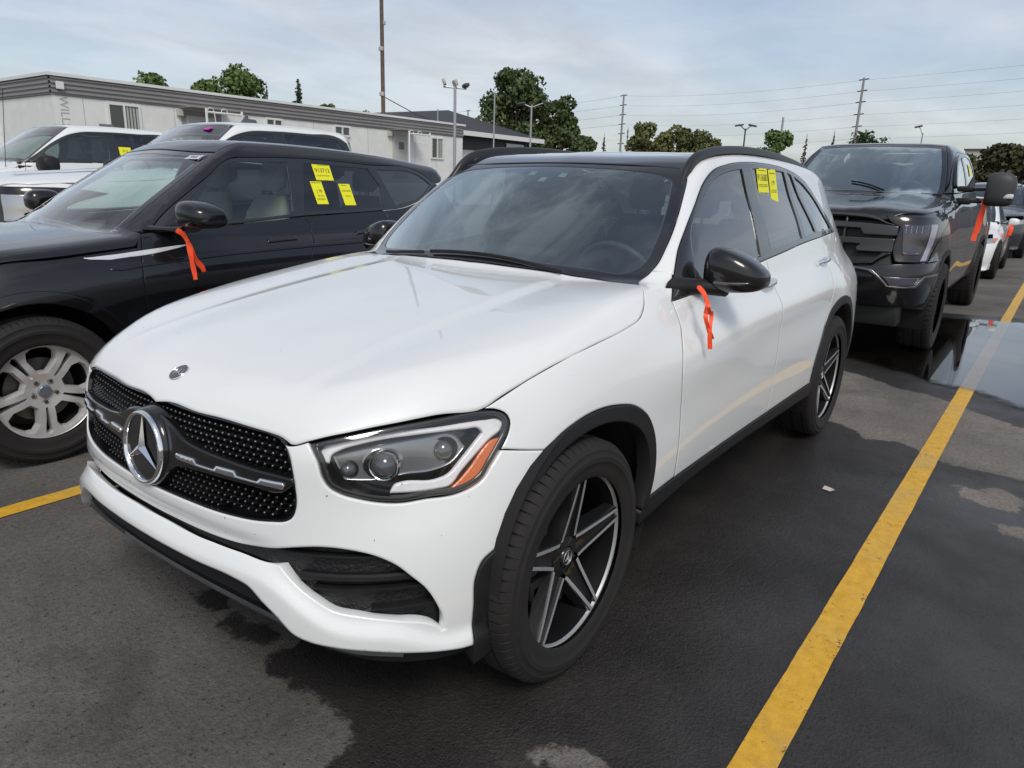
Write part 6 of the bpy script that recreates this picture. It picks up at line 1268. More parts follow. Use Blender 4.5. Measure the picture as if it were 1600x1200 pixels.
def front_white(t):
    pan = lambda nm, pts, m_, par, **k: panel(PK, nm, sym([tuple(p) for p in FW(PK, pts)], 'w'), 'w', m_, par, **{**dict(step=.05, edge=.02, sharp=40), **k})
    gr = pan('grille', [(0, 1.235), (.30, 1.235), (.50, 1.215), (.60, 1.17), (.69, 1.145), (.685, 1.04), (.675, .92), (.60, .885), (.54, .83), (.40, .815), (0, .81)], mat('grille_backing', (.006, .006, .007), .55), t, off=-.05, depth=0, gap=-.01)
    for z in (1.18, 1.10, 1.02, .94, .86):
        pan('grille_bar', [(0, z+.016), (.66, z+.012), (.66, z-.016), (0, z-.016)], WHITE if z in (1.18, .86) else PLASTIC, gr, off=.0, depth=.03, smoothing=0)
    for mir in (False, True):
        panel(PK, 'headlight', [tuple(p) for p in FW(PK, [(.705, 1.16), (.905, 1.16), (.915, 1.03), (.90, .911), (.745, .911)])], 'w', mat('clear_headlight', (.45, .46, .48), .12, coat=1, metal=.6), t, step=.04, edge=.02, mirror=mir, off=.004, smoothing=0)
bt = pickup('black_pickup_truck', 'black lifted pickup truck with big towing mirrors parked right behind the white luxury SUV', (-6.304, .04, 0), 1.036, BLACKP, front_black, mat('black_rim', (.03, .03, .032), .25, metal=.5, coat=.5))
w1 = pickup('white_pickup_truck', 'white pickup truck with a shark-fin antenna and pink windshield sticker, behind the black SUV', (-1.755, -6.511, 0), 1.041, WHITE, front_white, SILVER, 'std', 'white pickup trucks behind the black SUV')
w2 = pickup('white_pickup_truck', 'white pickup truck farthest left, nearest to the trailer, with a black mirror and whip antenna', (-1.661, -10.695, 0), 1.068, WHITE, front_white, SILVER, 'std', 'white pickup trucks behind the black SUV')
# details of the white trucks
b = MB(); b.loft([[(-1.98-.02*0+a, w_*s, z) for a, s in ((0, 0), (-.09, 1), (-.20, 1), (-.22, 0), (-.20, -1), (-.09, -1))] for z, w_ in ((1.965, .035), (1.99, .028))], True, True)
b.add([(-1.99, .0, 1.985), (-2.10, .012, 1.985), (-2.22, .004, 1.985), (-2.20, 0, 2.03), (-2.10, 0, 2.035), (-2.09, 0, 2.07), (-2.10, -.012, 1.985), (-2.06, 0, 2.075)], [(0, 1, 4, 5), (0, 5, 7), (0, 6, 4, 5)][:1]+[(0, 7, 5, 4, 1), (0, 6, 4, 5, 7), (1, 4, 3, 2), (6, 2, 3, 4)]); b.build('antenna_fin', mat('grey_plastic', (.10, .105, .11), .5), w1, auto=30)
for t in (w2,):
    b = MB(); b.loft([[(-2.2+a, w_*s, z) for a, s in ((0, 0), (-.09, 1), (-.20, 1), (-.22, 0), (-.20, -1), (-.09, -1))] for z, w_ in ((1.96, .035), (2.02, .012))], True, True); b.build('antenna_fin', mat('grey_plastic', (.10, .105, .11), .5), t, auto=30)
    MB().tube([(-.60, .86, 1.30), (-.70, .87, 2.30)], .004, 6).build('whip_antenna', PLASTIC, t)
p_ = PK.march(np.array([[-1.33, .38]]), 'p', .004)[0]; n_ = PK.normal(p_[None])[0]
MB().box((-.055, -.03, 0), (.055, .03, .008)).build('pink_sticker', mat('pink_tag', (.60, .03, .45), .5), w1, smooth=False, auto=None)
frame([c for c in w1.children if c.name.startswith('pink')][0], p_, (0, 1, 0), (-1, 0, .5))
p_, n_ = on_glass(PK, -2.15, 1.62); label_sheet(w2, p_+n_*.003, (-1, 0, 0), np.cross((1, 0, 0), n_), .17, .12, [('913', .05, 0, 0, True)], nm='auction_label')
p_, n_ = on_glass(PK, -2.55, 1.56); t_ = text_mesh('2500', .07, mat('white_marker', (.7, .7, .7), .6), w1, 'window_marking'); frame(t_, p_+n_*.004, (-1, 0, 0), np.cross((1, 0, 0), n_))
for tx, dx in ((bt, 0),):
    p_, n_ = on_glass(PK, -2.45, 1.70); label_sheet(tx, p_+n_*.003, (-1, 0, 0), np.cross((1, 0, 0), n_), .15, .14, [((3, .10, 1), .005, -.05, .04, 0)], nm='auction_label')
sc_ = 1.036; T = lambda x, y, z: (-6.304+x*sc_, .04+y*sc_, z*sc_)
ribbon('ribbon', None, [[T(-1.03, 1.10, 1.39), T(-1.01, 1.115, 1.35), T(-1.02, 1.115, 1.30), T(-1.04, 1.10, 1.20), T(-1.05, 1.09, 1.08), T(-1.05, 1.085, .97)], [T(-1.03, 1.12, 1.385), T(-1.02, 1.12, 1.33), T(-1.05, 1.115, 1.22), T(-1.06, 1.10, 1.05)]], .05, 'orange ribbon tied to the towing mirror arm of the black lifted pickup')
# ------------------------------------------------ white crossover and dark SUV farther back
HN = GenShape(HON); th = QT+2.61+QT
def hon_spec(): return dict(
 hood=[(.70, 0), (.68, .25), (.62, .42), (.52, .56), (.36, .68), (.22, .75), (.06, .80), (-.2, .82), (-.40, .80), (-.48, .72), (-.45, .62), (-.36, .45), (-.30, .2), (-.29, 0)],
 bumper=[(0, .72), (.25, .72), (.45, .725), (.60, .735), (.72, .70), (.80, .66), (.86, .58), (.875, .45), (.87, .30), (.84, .19), (.5, .18), (0, .18)],
 bholes=[[(0, .66), (.30, .66), (.50, .68), (.48, .62), (.30, .56), (0, .56)], [(0, .40), (.45, .40), (.6, .36), (.55, .26), (0, .25)]],
 fender=[(.33, .76), (.22, .82), (.06, .87), (-.2, .905), (-.40, .94), (-.50, .98), (-.60, .98), (-.57, .85), (-.58, .6), (-.60, .32), (-.43, .32)]+circ(0, .33, .385, 8, 160, 14)[::-1],
 fdoor=[(-.60, .98), (-1.0, .985), (-1.62, 1.0), (-1.65, .8), (-1.62, .32), (-.60, .32), (-.58, .6), (-.57, .85)],
 rdoor=[(-1.62, 1.0), (-2.45, 1.02), (-2.45, .9), (-2.32, .70), (-2.20, .5), (-2.17, .32), (-1.62, .32), (-1.65, .8)],
 wsedge=[(-.50, .69), (-.62, .68), (-.80, .65), (-.98, .60), (-1.08, .56)], wsbase=[(-.30, 0), (-.31, .2), (-.37, .45), (-.45, .63)], wstop=[(-1.03, .4), (-1.0, .2), (-.99, 0)],
 roofedge=[(-1.2, .545), (-1.6, .55), (-2.2, .54), (-2.7, .51), (-2.95, .48)], rooff=[(-.995, 0), (-1.005, .2), (-1.035, .4), (-1.085, .56)],
 cpillar=[(-3.02, 1.25), (-3.15, 1.10), (-3.25, 1.0), (-3.28, .9), (-3.28, .35), (-3.0, .35)]+circ(-2.61, .33, .385, 175, 60, 10)[::1]+[(-2.45, .9), (-2.45, 1.02), (-2.95, 1.04)],
 dlotop=[(-.60, .985), (-.75, 1.06), (-.95, 1.17), (-1.15, 1.265), (-1.4, 1.325), (-1.8, 1.345), (-2.3, 1.32), (-2.7, 1.25), (-2.95, 1.12)], dlobot=[(-1.0, .99), (-1.62, 1.005), (-2.45, 1.025), (-2.9, 1.045)],
 glass=[[(-.82, 1.03), (-1.0, 1.16), (-1.2, 1.25), (-1.6, 1.31), (-1.58, 1.04)], [(-1.70, 1.31), (-2.2, 1.30), (-2.45, 1.25), (-2.4, 1.06), (-1.68, 1.04)]],
 arches=[circ(0, .33, .387, -5, 185, 20)+list(reversed(circ(0, .33, .355, -5, 185, 20))), circ(-2.61, .33, .387, -5, 185, 20)+list(reversed(circ(-2.61, .33, .355, -5, 185, 20)))],
 sill=[(-.44, .32), (-2.17, .32), (-2.17, .2), (-.44, .2)],
 rearp=[('tailgate', [(th-.5, .98), (th-.6, .55), (th+.6, .55), (th+.5, .98)], None), ('rear_bumper', [(th-.62, .54), (th-.62, .22), (th+.62, .22), (th+.62, .54)], None)])
def crossover(name, label, loc, sc_, paint, zs=1.0, ribbon_at=True):
    t = thing(name, label, 'car', loc); t.scale = (sc_, sc_, sc_*zs)
    q = hon_spec(); q['rearp'] = [(a, b, c or paint) for a, b, c in q['rearp']]; body(HN, t, paint, q, st=.07)
    gr = panel(HN, 'grille', sym([tuple(p) for p in FW(HN, [(0, .67), (.50, .69), (.48, .61), (.30, .55), (0, .55)])], 'w'), 'w', mat('grille_backing', (.006, .006, .007), .55), t, step=.06, off=-.03, depth=0, gap=-.01)
    panel(HN, 'lower_grille', sym([tuple(p) for p in FW(HN, [(0, .41), (.45, .41), (.62, .36), (.55, .25), (0, .24)])], 'w'), 'w', mat('grille_backing', (.006, .006, .007), .55), t, step=.06, off=-.03, depth=0, gap=-.01)
    for mir in (False, True):
        sg = -1 if mir else 1
        panel(HN, 'headlight', [tuple(p) for p in FW(HN, [(.50, .715), (.66, .735), (.80, .75), (.835, .745), (.82, .69), (.70, .655), (.55, .655)])], 'w', mat('clear_headlight', (.45, .46, .48), .12, coat=1, metal=.6), t, step=.04, edge=.02, mirror=mir, off=.006)
        panel(HN, 'amber_reflector', [tuple(p) for p in FW(HN, [(.77, .735), (.83, .735), (.815, .70), (.76, .69)])], 'w', AMB, t, step=.04, edge=.02, mirror=mir, off=.008, gap=0)
        mr = mirror_housing(t, [(.90, .97, 1.04, -.70, -.80), (.91, .955, 1.07, -.68, -.81), (.95, .945, 1.085, -.67, -.82), (1.02, .95, 1.08, -.68, -.82), (1.06, .965, 1.06, -.70, -.815), (1.07, .985, 1.04, -.73, -.80)], paint, sg)
        MB().box((-.78, min(.76*sg, .92*sg), .965), (-.70, max(.76*sg, .92*sg), .99), .01).build('mirror_arm', PLASTIC, mr)
    for x in (0, -2.61):
        for s in (1, -1):
            plate_wheel('wheel', t, (x, s*.885, .33), s, [polar_window(R(90+72*k), .07, .19, .015, .045) for k in range(5)], .33, .215, .215, SILVER, PLASTIC, lambda r: -.02, tread=50)
            well_liner(t, x, .33, .35, s*.5, s*.86)
    fl = MB(); fl.box((-3.2, -.72, .2), (-.4, .72, .27)); fl.box((-.55, -.65, .27), (-.5, .65, .9)); fl.box((-.45, -.42, .2), (.5, .42, .66)); fl.build('underbody', WELL, t, smooth=False, auto=None)
    cabin(t, -1.5, .25, .64, dash=(-.55, .97)); return t
cw = crossover('white_compact_car', 'white compact car with an orange ribbon on its mirror, behind the black lifted pickup', (-14.412, .166, 0), 1.01, WHITE)
cd = crossover('dark_grey_suv', 'dark grey SUV farthest back in the row, behind the white compact car', (-20.9, .28, 0), 1.09, mat('dark_grey_metallic', (.05, .055, .065), .25, metal=.5, coat=1), 1.18)
b = MB(); 
for s in (1, -1): b.tube([(-1.1, s*.53, 1.44), (-1.5, s*.53, 1.50), (-2.4, s*.52, 1.49), (-2.8, s*.50, 1.42)], .014, 8)
b.build('roof_rail', PLASTIC, cd)
ribbon('ribbon', None, [[(-15.12, 1.12, .98), (-15.10, 1.125, .93), (-15.11, 1.12, .85), (-15.12, 1.10, .74)], [(-15.12, 1.14, .97), (-15.10, 1.14, .90), (-15.10, 1.13, .78)]], .07, 'orange ribbon on the mirror of the white compact car behind the pickup')
# ---------------------------------------------------------------- site office, dark-roofed building, poles, trees, far buildings
TW = mat('trailer_wall', (.80, .81, .77), .6, noise=(2.2, .90, 1.03)); BAND = mat('corrugated_band', (.26, .25, .245), .5, noise=(1.5, .93, 1.05)); TRIMW = mat('white_trim', (.74, .75, .73), .5)
def lbx(m, a, b, bev=0.): m.box(tuple(min(p, q) for p, q in zip(a, b)), tuple(max(p, q) for p, q in zip(a, b)), bev); return m
YF = -19.
tr_ = thing('site_office_trailer', 'long white site office trailer with a grey corrugated band under its flat roof', 'trailer', (-6.7, YF, 0))
def corr(m, p0, p1, z0, z1, n=4, d=.035, out=(0, 1)):
    """horizontal corrugation between z0 and z1 along p0-p1"""
    pr = []
    for k in range(n):
        a, b = z0+(z1-z0)*k/n, z0+(z1-z0)*(k+1)/n; h = b-a
        pr += [(a, 0), (a+h*.35, 0), (a+h*.5, d), (a+h*.85, d)]
    pr.append((z1, 0)); V = []
    for p in (p0, p1):
        for z, o in pr: V.append((p[0]+out[0]*o, p[1]+out[1]*o, z))
    L = len(pr); m.add(V, [(i, i+1, L+i+1, L+i) for i in range(L-1)])
L_ = -15.77
m = MB(); lbx(m, (0, 0, .55), (L_, -3.6, 3.24)); m.build('wall', TW, tr_, smooth=False, auto=None)
m = MB(); 
for k in range(1, 14): lbx(m, (-k*1.22+.5, .002, .6), (-k*1.22+.515, .006, 3.23))
m.build('wall_seams', mat('seam_grey', (.45, .46, .45), .6), tr_, smooth=False, auto=None)
m = MB(); corr(m, (0.03, .03), (L_, .03), 3.25, 3.68); corr(m, (.03, -3.6), (.03, .03), 3.25, 3.68, out=(1, 0)); corr(m, (L_, .03), (L_, -3.6), 3.25, 3.68, out=(-1, 0)); lbx(m, (.0, .0, 3.241), (L_+.02, -3.58, 3.69)); m.build('fascia_band', BAND, tr_, smooth=False, auto=None)
m = MB(); lbx(m, (.10, .10, 3.69), (L_-.08, -3.7, 3.765)); m.build('roof', TRIMW, tr_, smooth=False, auto=None)
m = MB(); lbx(m, (-.1, -.1, 0), (L_+.1, -3.5, .55)); m.build('skirting', mat('skirt_grey', (.3, .3, .3), .7), tr_, smooth=False, auto=None)
def window(par, x0, x1, z0, z1, y=0., split=True, curtain=True):
    m = MB(); f = .06
    for a, b in (((x0, z0), (x1, z0+f)), ((x0, z1-f), (x1, z1)), ((x0, z0+f), (x0-f if x0 > x1 else x0+f, z1-f)), ((x1, z0+f), (x1+f if x0 > x1 else x1-f, z1-f))): lbx(m, (a[0], y, a[1]), (b[0], y+.05, b[1]))
    xm = (x0+x1)/2
    if split: lbx(m, (xm-.025, y+.001, z0+f), (xm+.025, y+.052, z1-f))
    w_ = m.build('window', TRIMW, par, smooth=False, auto=None)
    MB().box((min(x0, x1)+.03, y+.006, z0+.03), (max(x0, x1)-.03, y+.014, z1-.03)).build('pane', mat('office_glass', (.035, .045, .04), .08, coat=1), w_, smooth=False, auto=None)
    if curtain:
        c = MB(); q_ = min(x0, x1)+.07
        while q_ < xm-.04: lbx(c, (q_, y+.015, z0+.07), (q_+.05, y+.022, z1-.07)); q_ += .085
        c.build('blind', mat('blind_grey', (.42, .44, .40), .7), w_, smooth=False, auto=None)
O_ = 6.7
window(tr_, -7.99+O_, -8.58+O_-.3, 2.25, 3.20); window(tr_, -12.85+O_, -13.50+O_, 2.85, 3.23, curtain=False); window(tr_, -15.60+O_, -16.33+O_, 2.85, 3.22, curtain=False); window(tr_, -20.50+O_, -21.25+O_, 2.30, 3.15)
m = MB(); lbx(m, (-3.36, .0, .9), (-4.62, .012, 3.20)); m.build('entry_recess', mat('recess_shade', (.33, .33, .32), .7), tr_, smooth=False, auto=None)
for x0, x1, zt in ((-3.50, -4.42, 3.05), (-11.72, -12.45, 3.12)):
    m = MB(); lbx(m, (x0, .013, .95), (x1, .05, zt)); d = m.build('door', mat('door_grey', (.50, .51, .48), .55), tr_, smooth=False, auto=None)
    m = MB(); lbx(m, (x0-.28, .051, zt-.55), (x0-.55, .056, zt-.28)); m.build('pane', mat('office_glass', (.035, .045, .04), .08), d, smooth=False, auto=None)
    m = MB(); lbx(m, (x0-.08, .051, 1.85), (x0-.13, .12, 2.0)); lbx(m, (x0-.08, .051, 2.06), (x0-.14, .08, 2.13)); m.build('handle', PLASTIC, d, smooth=False, auto=None)
    m = MB(); lbx(m, (x0+.20, .0, 3.242), (x1-.35, .75, 3.262)); m.build('canopy', mat('canopy_grey', (.30, .29, .28), .6), tr_, smooth=False, auto=None)
    m = MB(); lbx(m, (x0+.28, .0, 3.02), (x0+.12, .12, 3.20), .01); m.build('wall_lamp', mat('lamp_box', (.5, .5, .46), .4), tr_, smooth=False, auto=None)
m = MB(); lbx(m, (-.30, .075, 3.40), (-.02-.5+.02, .15, 3.58)); 
m = MB(); lbx(m, (-.08, .07, 3.38), (-.26, .13, 3.56), .01); m.build('junction_box', TRIMW, tr_, smooth=False, auto=None)
t = text_mesh('WILLS', .30, mat('faded_lettering', (.42, .43, .42), .7), tr_, 'lettering', space=1.05); frame(t, (-.24, .006, 2.84), (0, 0, -1), (-1, 0, 0)); t.scale = (.92, 1.0, 1)
def rail_frame(label, x0, x1, z1, y=1.05, zb=0.):
    r_ = thing('stair_railing', label, 'railing', (x0, YF+y, 0), 0, 'stair railings at the trailer doors')
    m = MB(); w_ = x1-x0
    for x in (0, w_): m.tube([(x, 0, 0), (x, 0, z1)], .035, 8)
    m.tube([(0, 0, z1-.10), (w_, 0, z1-.10)], .03, 8); m.tube([(0, 0, 1.9), (w_, 0, 1.9)], .018, 6); m.build('rail_frame', TRIMW, r_)
    m = MB()
    for x in (w_*.12, w_*.5): m.tube([(x+.10*math.cos(a), 0, z1-.08+.10*math.sin(a)) for a in [math.pi*k/8 for k in range(9)]], .012, 6)
    m.tube([(w_*.20, .03, z1-.12), (w_*.22, .03, z1-.36), (w_*.28, .03, z1-.42), (w_*.80, .03, z1-.42), (w_*.82, .03, z1-.12)], .014, 6); m.build('hoop', TRIMW, r_)
    m = MB(); lbx(m, (0, -.10, .75), (w_, -.95, .85))
    for i in range(4): lbx(m, (w_+(-.25*i), -.1, .75-.18*(i+1)), (w_-.25*(i+1), -.95, .79-.18*(i+1)))
    m.build('landing', mat('landing_grey', (.35, .35, .34), .6), r_, smooth=False, auto=None)
rail_frame('pale stair railing at the left trailer door, nearest the big two-pane window', -10.78+.55, -11.85+.50, 3.22); rail_frame('pale stair railing at the right trailer door, near the far end', -19.15+.9, -20.3+.95, 3.20)
# dark-roofed hall behind the trailer
hl_ = thing('dark_roofed_hall', 'low hall with a dark sloping roof and white eaves beyond the end of the trailer', 'building', (-29, -30, 0))
def hv(m, V, F): m.add([(x+29, y+30, z) for x, y, z in V], F)
ex0, ex1 = -25.0, -43.3
m = MB(); hv(m, [(ex0, -29.9, 0), (ex1+1.1, -29.9, 0), (ex1+1.1, -29.9, 4.42), (ex0, -29.9, 4.42), (ex0, -44, 0), (ex1+1.1, -44, 0), (ex1+1.1, -44, 4.42), (ex0, -44, 4.42)], [(0, 1, 2, 3), (1, 5, 6, 2), (5, 4, 7, 6), (4, 0, 3, 7)]); m.build('wall', mat('dark_cladding', (.045, .048, .055), .6), hl_, smooth=False, auto=None)
m = MB(); hv(m, [(ex0, -29.85, 0), (ex1+1.1, -29.85, 0), (ex1+1.1, -29.85, 3.45), (ex0, -29.85, 3.45)], [(0, 1, 2, 3)]); m.build('white_wall', mat('pale_block', (.50, .50, .49), .7, noise=(3, .9, 1.03)), hl_, smooth=False, auto=None)
m = MB(); hv(m, [(ex0, -29.2, 4.55), (ex1, -29.2, 4.55), (ex1, -45, 4.55), (ex0, -45, 4.55), (-30, -37, 5.35), (-41.0, -36.5, 6.6)], [(0, 1, 5, 4), (1, 2, 5), (2, 3, 4, 5), (3, 0, 4)]); m.build('roof', mat('shingle_dark', (.045, .047, .052), .75, noise=(5, .85, 1.12)), hl_, smooth=False, auto=None)
m = MB(); hv(m, [], []); m.box((ex1+29, .78, 4.28), (ex0+29, .83, 4.57)); m.box((ex1+28.98, -15, 4.28), (ex1+29.03, .83, 4.57)); m.build('fascia', TRIMW, hl_, smooth=False, auto=None)
m = MB(); m.box((-12.6, .16, 3.55), (-10.6, .22, 4.1)); m.build('wall_sign', TRIMW, hl_, smooth=False, auto=None)
# utility and lamp poles
POLEW = mat('weathered_wood', (.13, .09, .065), .85, noise=(6, .7, 1.2)); GALV = mat('galvanised', (.42, .43, .44), .45, metal=.5); DARKM = mat('dark_metal', (.05, .05, .055), .5)
def pole(name, label, loc, h, r0, r1, m_, cat, group=None, lean=0.):
    t = thing(name, label, cat, loc, 0, group); MB().tube([(0, 0, 0), (lean*h*.5, 0, h*.5), (lean*h, 0, h)], [r0, (r0+r1)/2, r1], 12).build('pole', m_, t); return t
t = pole('utility_pole', 'tall brown wooden utility pole rising behind the trailer', (-22.0, -23.3, 0), 14, .10, .075, POLEW, 'utility pole')
for z, s in ((6.85, 1), (5.0, 1), (7.9, -1)): MB().box((.08*s-.08, -.08, z), (.08*s+.08, .10, z+.18), .03).build('pole_fitting', mat('insulator_grey', (.45, .45, .42), .5), t)
MB().tube([(0, 0, 5.0), (-1.5, .6, 4.35), (-3.0, 1.0, 4.0)], .02, 6).build('cable', DARKM, t)
t = pole('flood_light_pole', 'grey mast with three square floodlights on a crossbar, over the trailer roof', (-16.34*1.0, -14.03, 0), 4.40, .05, .045, GALV, 'light pole')
MB().tube([(.24, -.28, 4.28), (-.24, .27, 4.24)], .025, 8).build('crossbar', GALV, t)
for k, (x, y, z) in enumerate(((.22, -.26, 4.42), (.0, .0, 4.40), (-.22, .25, 4.34))):
    m = MB(); m.box((-.10, -.05, -.09), (.10, .05, .09), .02); o = m.build('floodlight', mat('flood_face', (.42, .42, .38), .4) if k < 2 else DARKM, t); o.location = (x, y, z); o.rotation_euler = (R(-20 if k < 2 else 60), R(5), R(-140+30*k))
for (nm, lb, lo, h, r) in (('thin_mast', 'thin pale mast in front of the big leafy tree', (-29.66, -23.04, 0), 6.04, .05), ('thin_mast', 'short thin mast with a small box, before the hall eaves', (-27.2, -24.8, 0), 5.0, .045)):
    t = pole(nm, lb, lo, h, r, r*.7, GALV, 'mast')
    if h < 5.5: MB().box((-.14, -.05, 3.5), (.14, .1, 4.0), .02).build('meter_box', mat('box_cream', (.5, .5, .44), .5), t)
def arm_lamp(label, loc, h, arms, s=1., m_=GALV, group='street lamps beyond the lot'):
    t = pole('street_lamp', label, loc, h, .07*s, .05*s, m_, 'street lamp', group)
    for dx, dy, dz in arms:
        MB().tube([(0, 0, h-.15), (dx*.6, dy*.6, h+dz*.8-.05), (dx, dy, h+dz)], .03*s, 8).build('arm', m_, t); m = MB(); m.box((-.28*s, -.12*s, -.05*s), (.28*s, .12*s, .06*s), .03); o = m.build('lamp_head', DARKM, t); o.location = (dx, dy, h+dz); o.rotation_euler = (0, R(10), math.atan2(dy, dx))
    return t
arm_lamp('grey street lamp with two heads before the big leafy tree', (-34.9, -24.4, 0), 5.95, [(-.55, .75, .15), (.4, -.5, .05)])
arm_lamp('lamp pole with two floodlight heads above the row of bushes', (-54.8, -18.6, 0), 6.0, [(-.25, .42, .22), (.25, -.42, .22)], 1.1, DARKM)
arm_lamp('small curved street lamp above the black pickup roof', (-57.7, -7.0, 0), 5.7, [(-.1, -.35, .45)], .9)
arm_lamp('faint curved street lamp behind the bushes in the middle', (-80.5, -31.3, 0), 6.9, [(.1, -.7, .45)], 1.)
t = pole('utility_pole', 'short bare pole leaning slightly above the bush by the black pickup', (-84.2, -25.1, 0), 9.5, .16, .12, GALV, 'utility pole', lean=.0)
def tower(label, loc, h, lv, s=1.):
    t = pole('transmission_pole', label, loc, h, .20*s, .13*s, mat('pole_concrete', (.28, .28, .28), .7), 'power pole', 'power line poles on the horizon')
    m = MB(); d = Vector((-.10, 1, 0)).normalized()*.55*s
    for z in lv: m.tube([(-d.x, -d.y, z), (d.x, d.y, z+.1)], .07*s, 6)
    m.build('crossarm', DARKM, t); return t
LV = [15.1, 13.7, 12.3, 10.9, 9.5, 8.0]
tA = tower('tall grey power pole in the middle of the skyline', (-103.45, -56.07, 0), 15.3, LV); tB = tower('tall grey power pole rising behind the black pickup', (-76.44, -15.56, 0), 12.1, [11.9, 10.9, 9.9, 8.8, 7.7, 6.6], .8)
tC = tower('distant power pole left of the big leafy tree', (-130, -110.5, 0), 17.2, [17, 15.6, 14.0, 12.6], 1.2)
WIRE = mat('wire_grey', (.22, .23, .25), .6)
def wires(name, label, a, b, za, zb, sag, r=.007):
    m = MB()
    for z0, z1 in zip(za, zb):
        P = [(a[0]+(b[0]-a[0])*k/16, a[1]+(b[1]-a[1])*k/16, z0+(z1-z0)*k/16-sag*4*(k/16)*(1-k/16)) for k in range(17)]; m.tube(P, r, 5)
    tag(m.build(name, WIRE, None, auto=None), label, 'power line', 'power lines on the horizon')
zB = [11.9, 10.9, 9.9, 8.8, 7.7, 6.6]
wires('power_line', 'bundle of power lines between the two tall poles', (-103.45, -56.07), (-76.44, -15.56), LV, zB, .55, .009); wires('power_line', 'power lines running right from the pole behind the black pickup', (-76.44, -15.56), (-49, 26), zB, [10.6, 9.8, 9.1, 8.3, 7.5, 6.7], .35)
wires('power_line', 'power lines running left from the middle power pole to the distant one', (-103.45, -56.07), (-130, -110.5), LV[:4], [17, 15.6, 14.0, 12.6], .6, .018); wires('power_line', 'power lines running on behind the big leafy tree to the far left', (-130, -110.5), (-155, -190), [17, 15.6, 14.0, 12.6], [20, 18.5, 17, 15.5], .8, .022)
# trees
def leafm(n, c0, c1):
    if n in MATS: return MATS[n]
    q_ = NT(n); oi = q_.n('ShaderNodeNewGeometry'); v_ = q_.rng(oi.outputs['Random Per Island'], 0, 1, 0, 1); q_.l(q_.mix(v_, c0, c1), q_.b.inputs['Base Color']); q_.b.inputs['Roughness'].default_value = .6; q_.b.inputs['Specular IOR Level'].default_value = .2; MATS[n] = q_.m; return q_.m
LF1 = leafm('leaf_mid_green', (.06, .105, .03), (.17, .24, .08)); LF2 = leafm('leaf_dark_green', (.035, .06, .022), (.115, .155, .06)); LF3 = leafm('leaf_olive', (.07, .085, .028), (.18, .19, .07)); NEED = leafm('needle_green', (.018, .034, .020), (.04, .06, .035)); BARK = mat('bark', (.09, .07, .055), .9); LF4 = leafm('leaf_brown_green', (.035, .035, .015), (.075, .065, .03))
def tree(label, loc, h, rw_, m_, n=900, leaf=.16, seed=0, trunk=.3, lobes=9, cb=.25, name='leafy_tree', gap=.5, group='trees on the skyline', cat='tree'):
    h *= 1.06; rw_ *= 1.3; n = int(n*1.9); leaf *= .82; lobes = int(lobes*1.7); r = np.random.default_rng(seed); t = thing(name, label, cat, loc, 0, group)
    b = MB(); tr0 = max(.05, h*.022); b.tube([(0, 0, 0), (h*.01, 0, h*.3), (-h*.01, h*.01, h*.75)], [tr0, tr0*.75, tr0*.25], 8)
    cents = []
    for k in range(lobes):
        a = r.uniform(0, 2*math.pi); q = r.uniform(.15, 1)**.6; z = h*(cb+(.93-cb)*r.uniform(.05, 1)); env = math.sin(math.pi*min(1, max(0, (z/h-cb*.7)/(1.06-cb*.7)))**.8)
        c_ = np.array([rw_*q*env*math.cos(a)*.72, rw_*q*env*math.sin(a)*.72, z]); cents.append((c_, rw_*r.uniform(.20, .40)*(.6+.5*env)))
        b.tube([(0, 0, h*r.uniform(.2, .45)), tuple(c_*[.5, .5, .85]), tuple(c_)], [tr0*.35, tr0*.22, tr0*.08], 5)
    cents.append((np.array([0, 0, h*.86]), rw_*.34)); b.build('trunk', BARK, t)
    V = []; F = []
    for i in range(int(n*1.7)):
        c_, cr = cents[r.integers(len(cents))]; d = r.normal(size=3); d /= np.linalg.norm(d); p = c_+d*cr*(r.uniform(.35, 1)**.5)*[1, 1, .8]
        if p[2] > h: p[2] = h-r.uniform(0, .3)
        if p[2] < h*cb*.6: continue
        s = leaf*r.uniform(.6, 1.5); u = r.normal(size=3); u /= np.linalg.norm(u); w_ = np.cross(u, d); w_ /= np.linalg.norm(w_)+1e-9; u = np.cross(w_, r.normal(size=3)); u /= np.linalg.norm(u)+1e-9
        k = len(V); V += [tuple(p-u*s*.5-w_*s*.32), tuple(p+u*s*.1-w_*s*.5), tuple(p+u*s*.6+w_*s*.1), tuple(p+u*s*.1+w_*s*.5), tuple(p-u*s*.5+w_*s*.3)]; F.append((k, k+1, k+2, k+3, k+4))
    mesh('crown', V, F, m_, t, False); return t
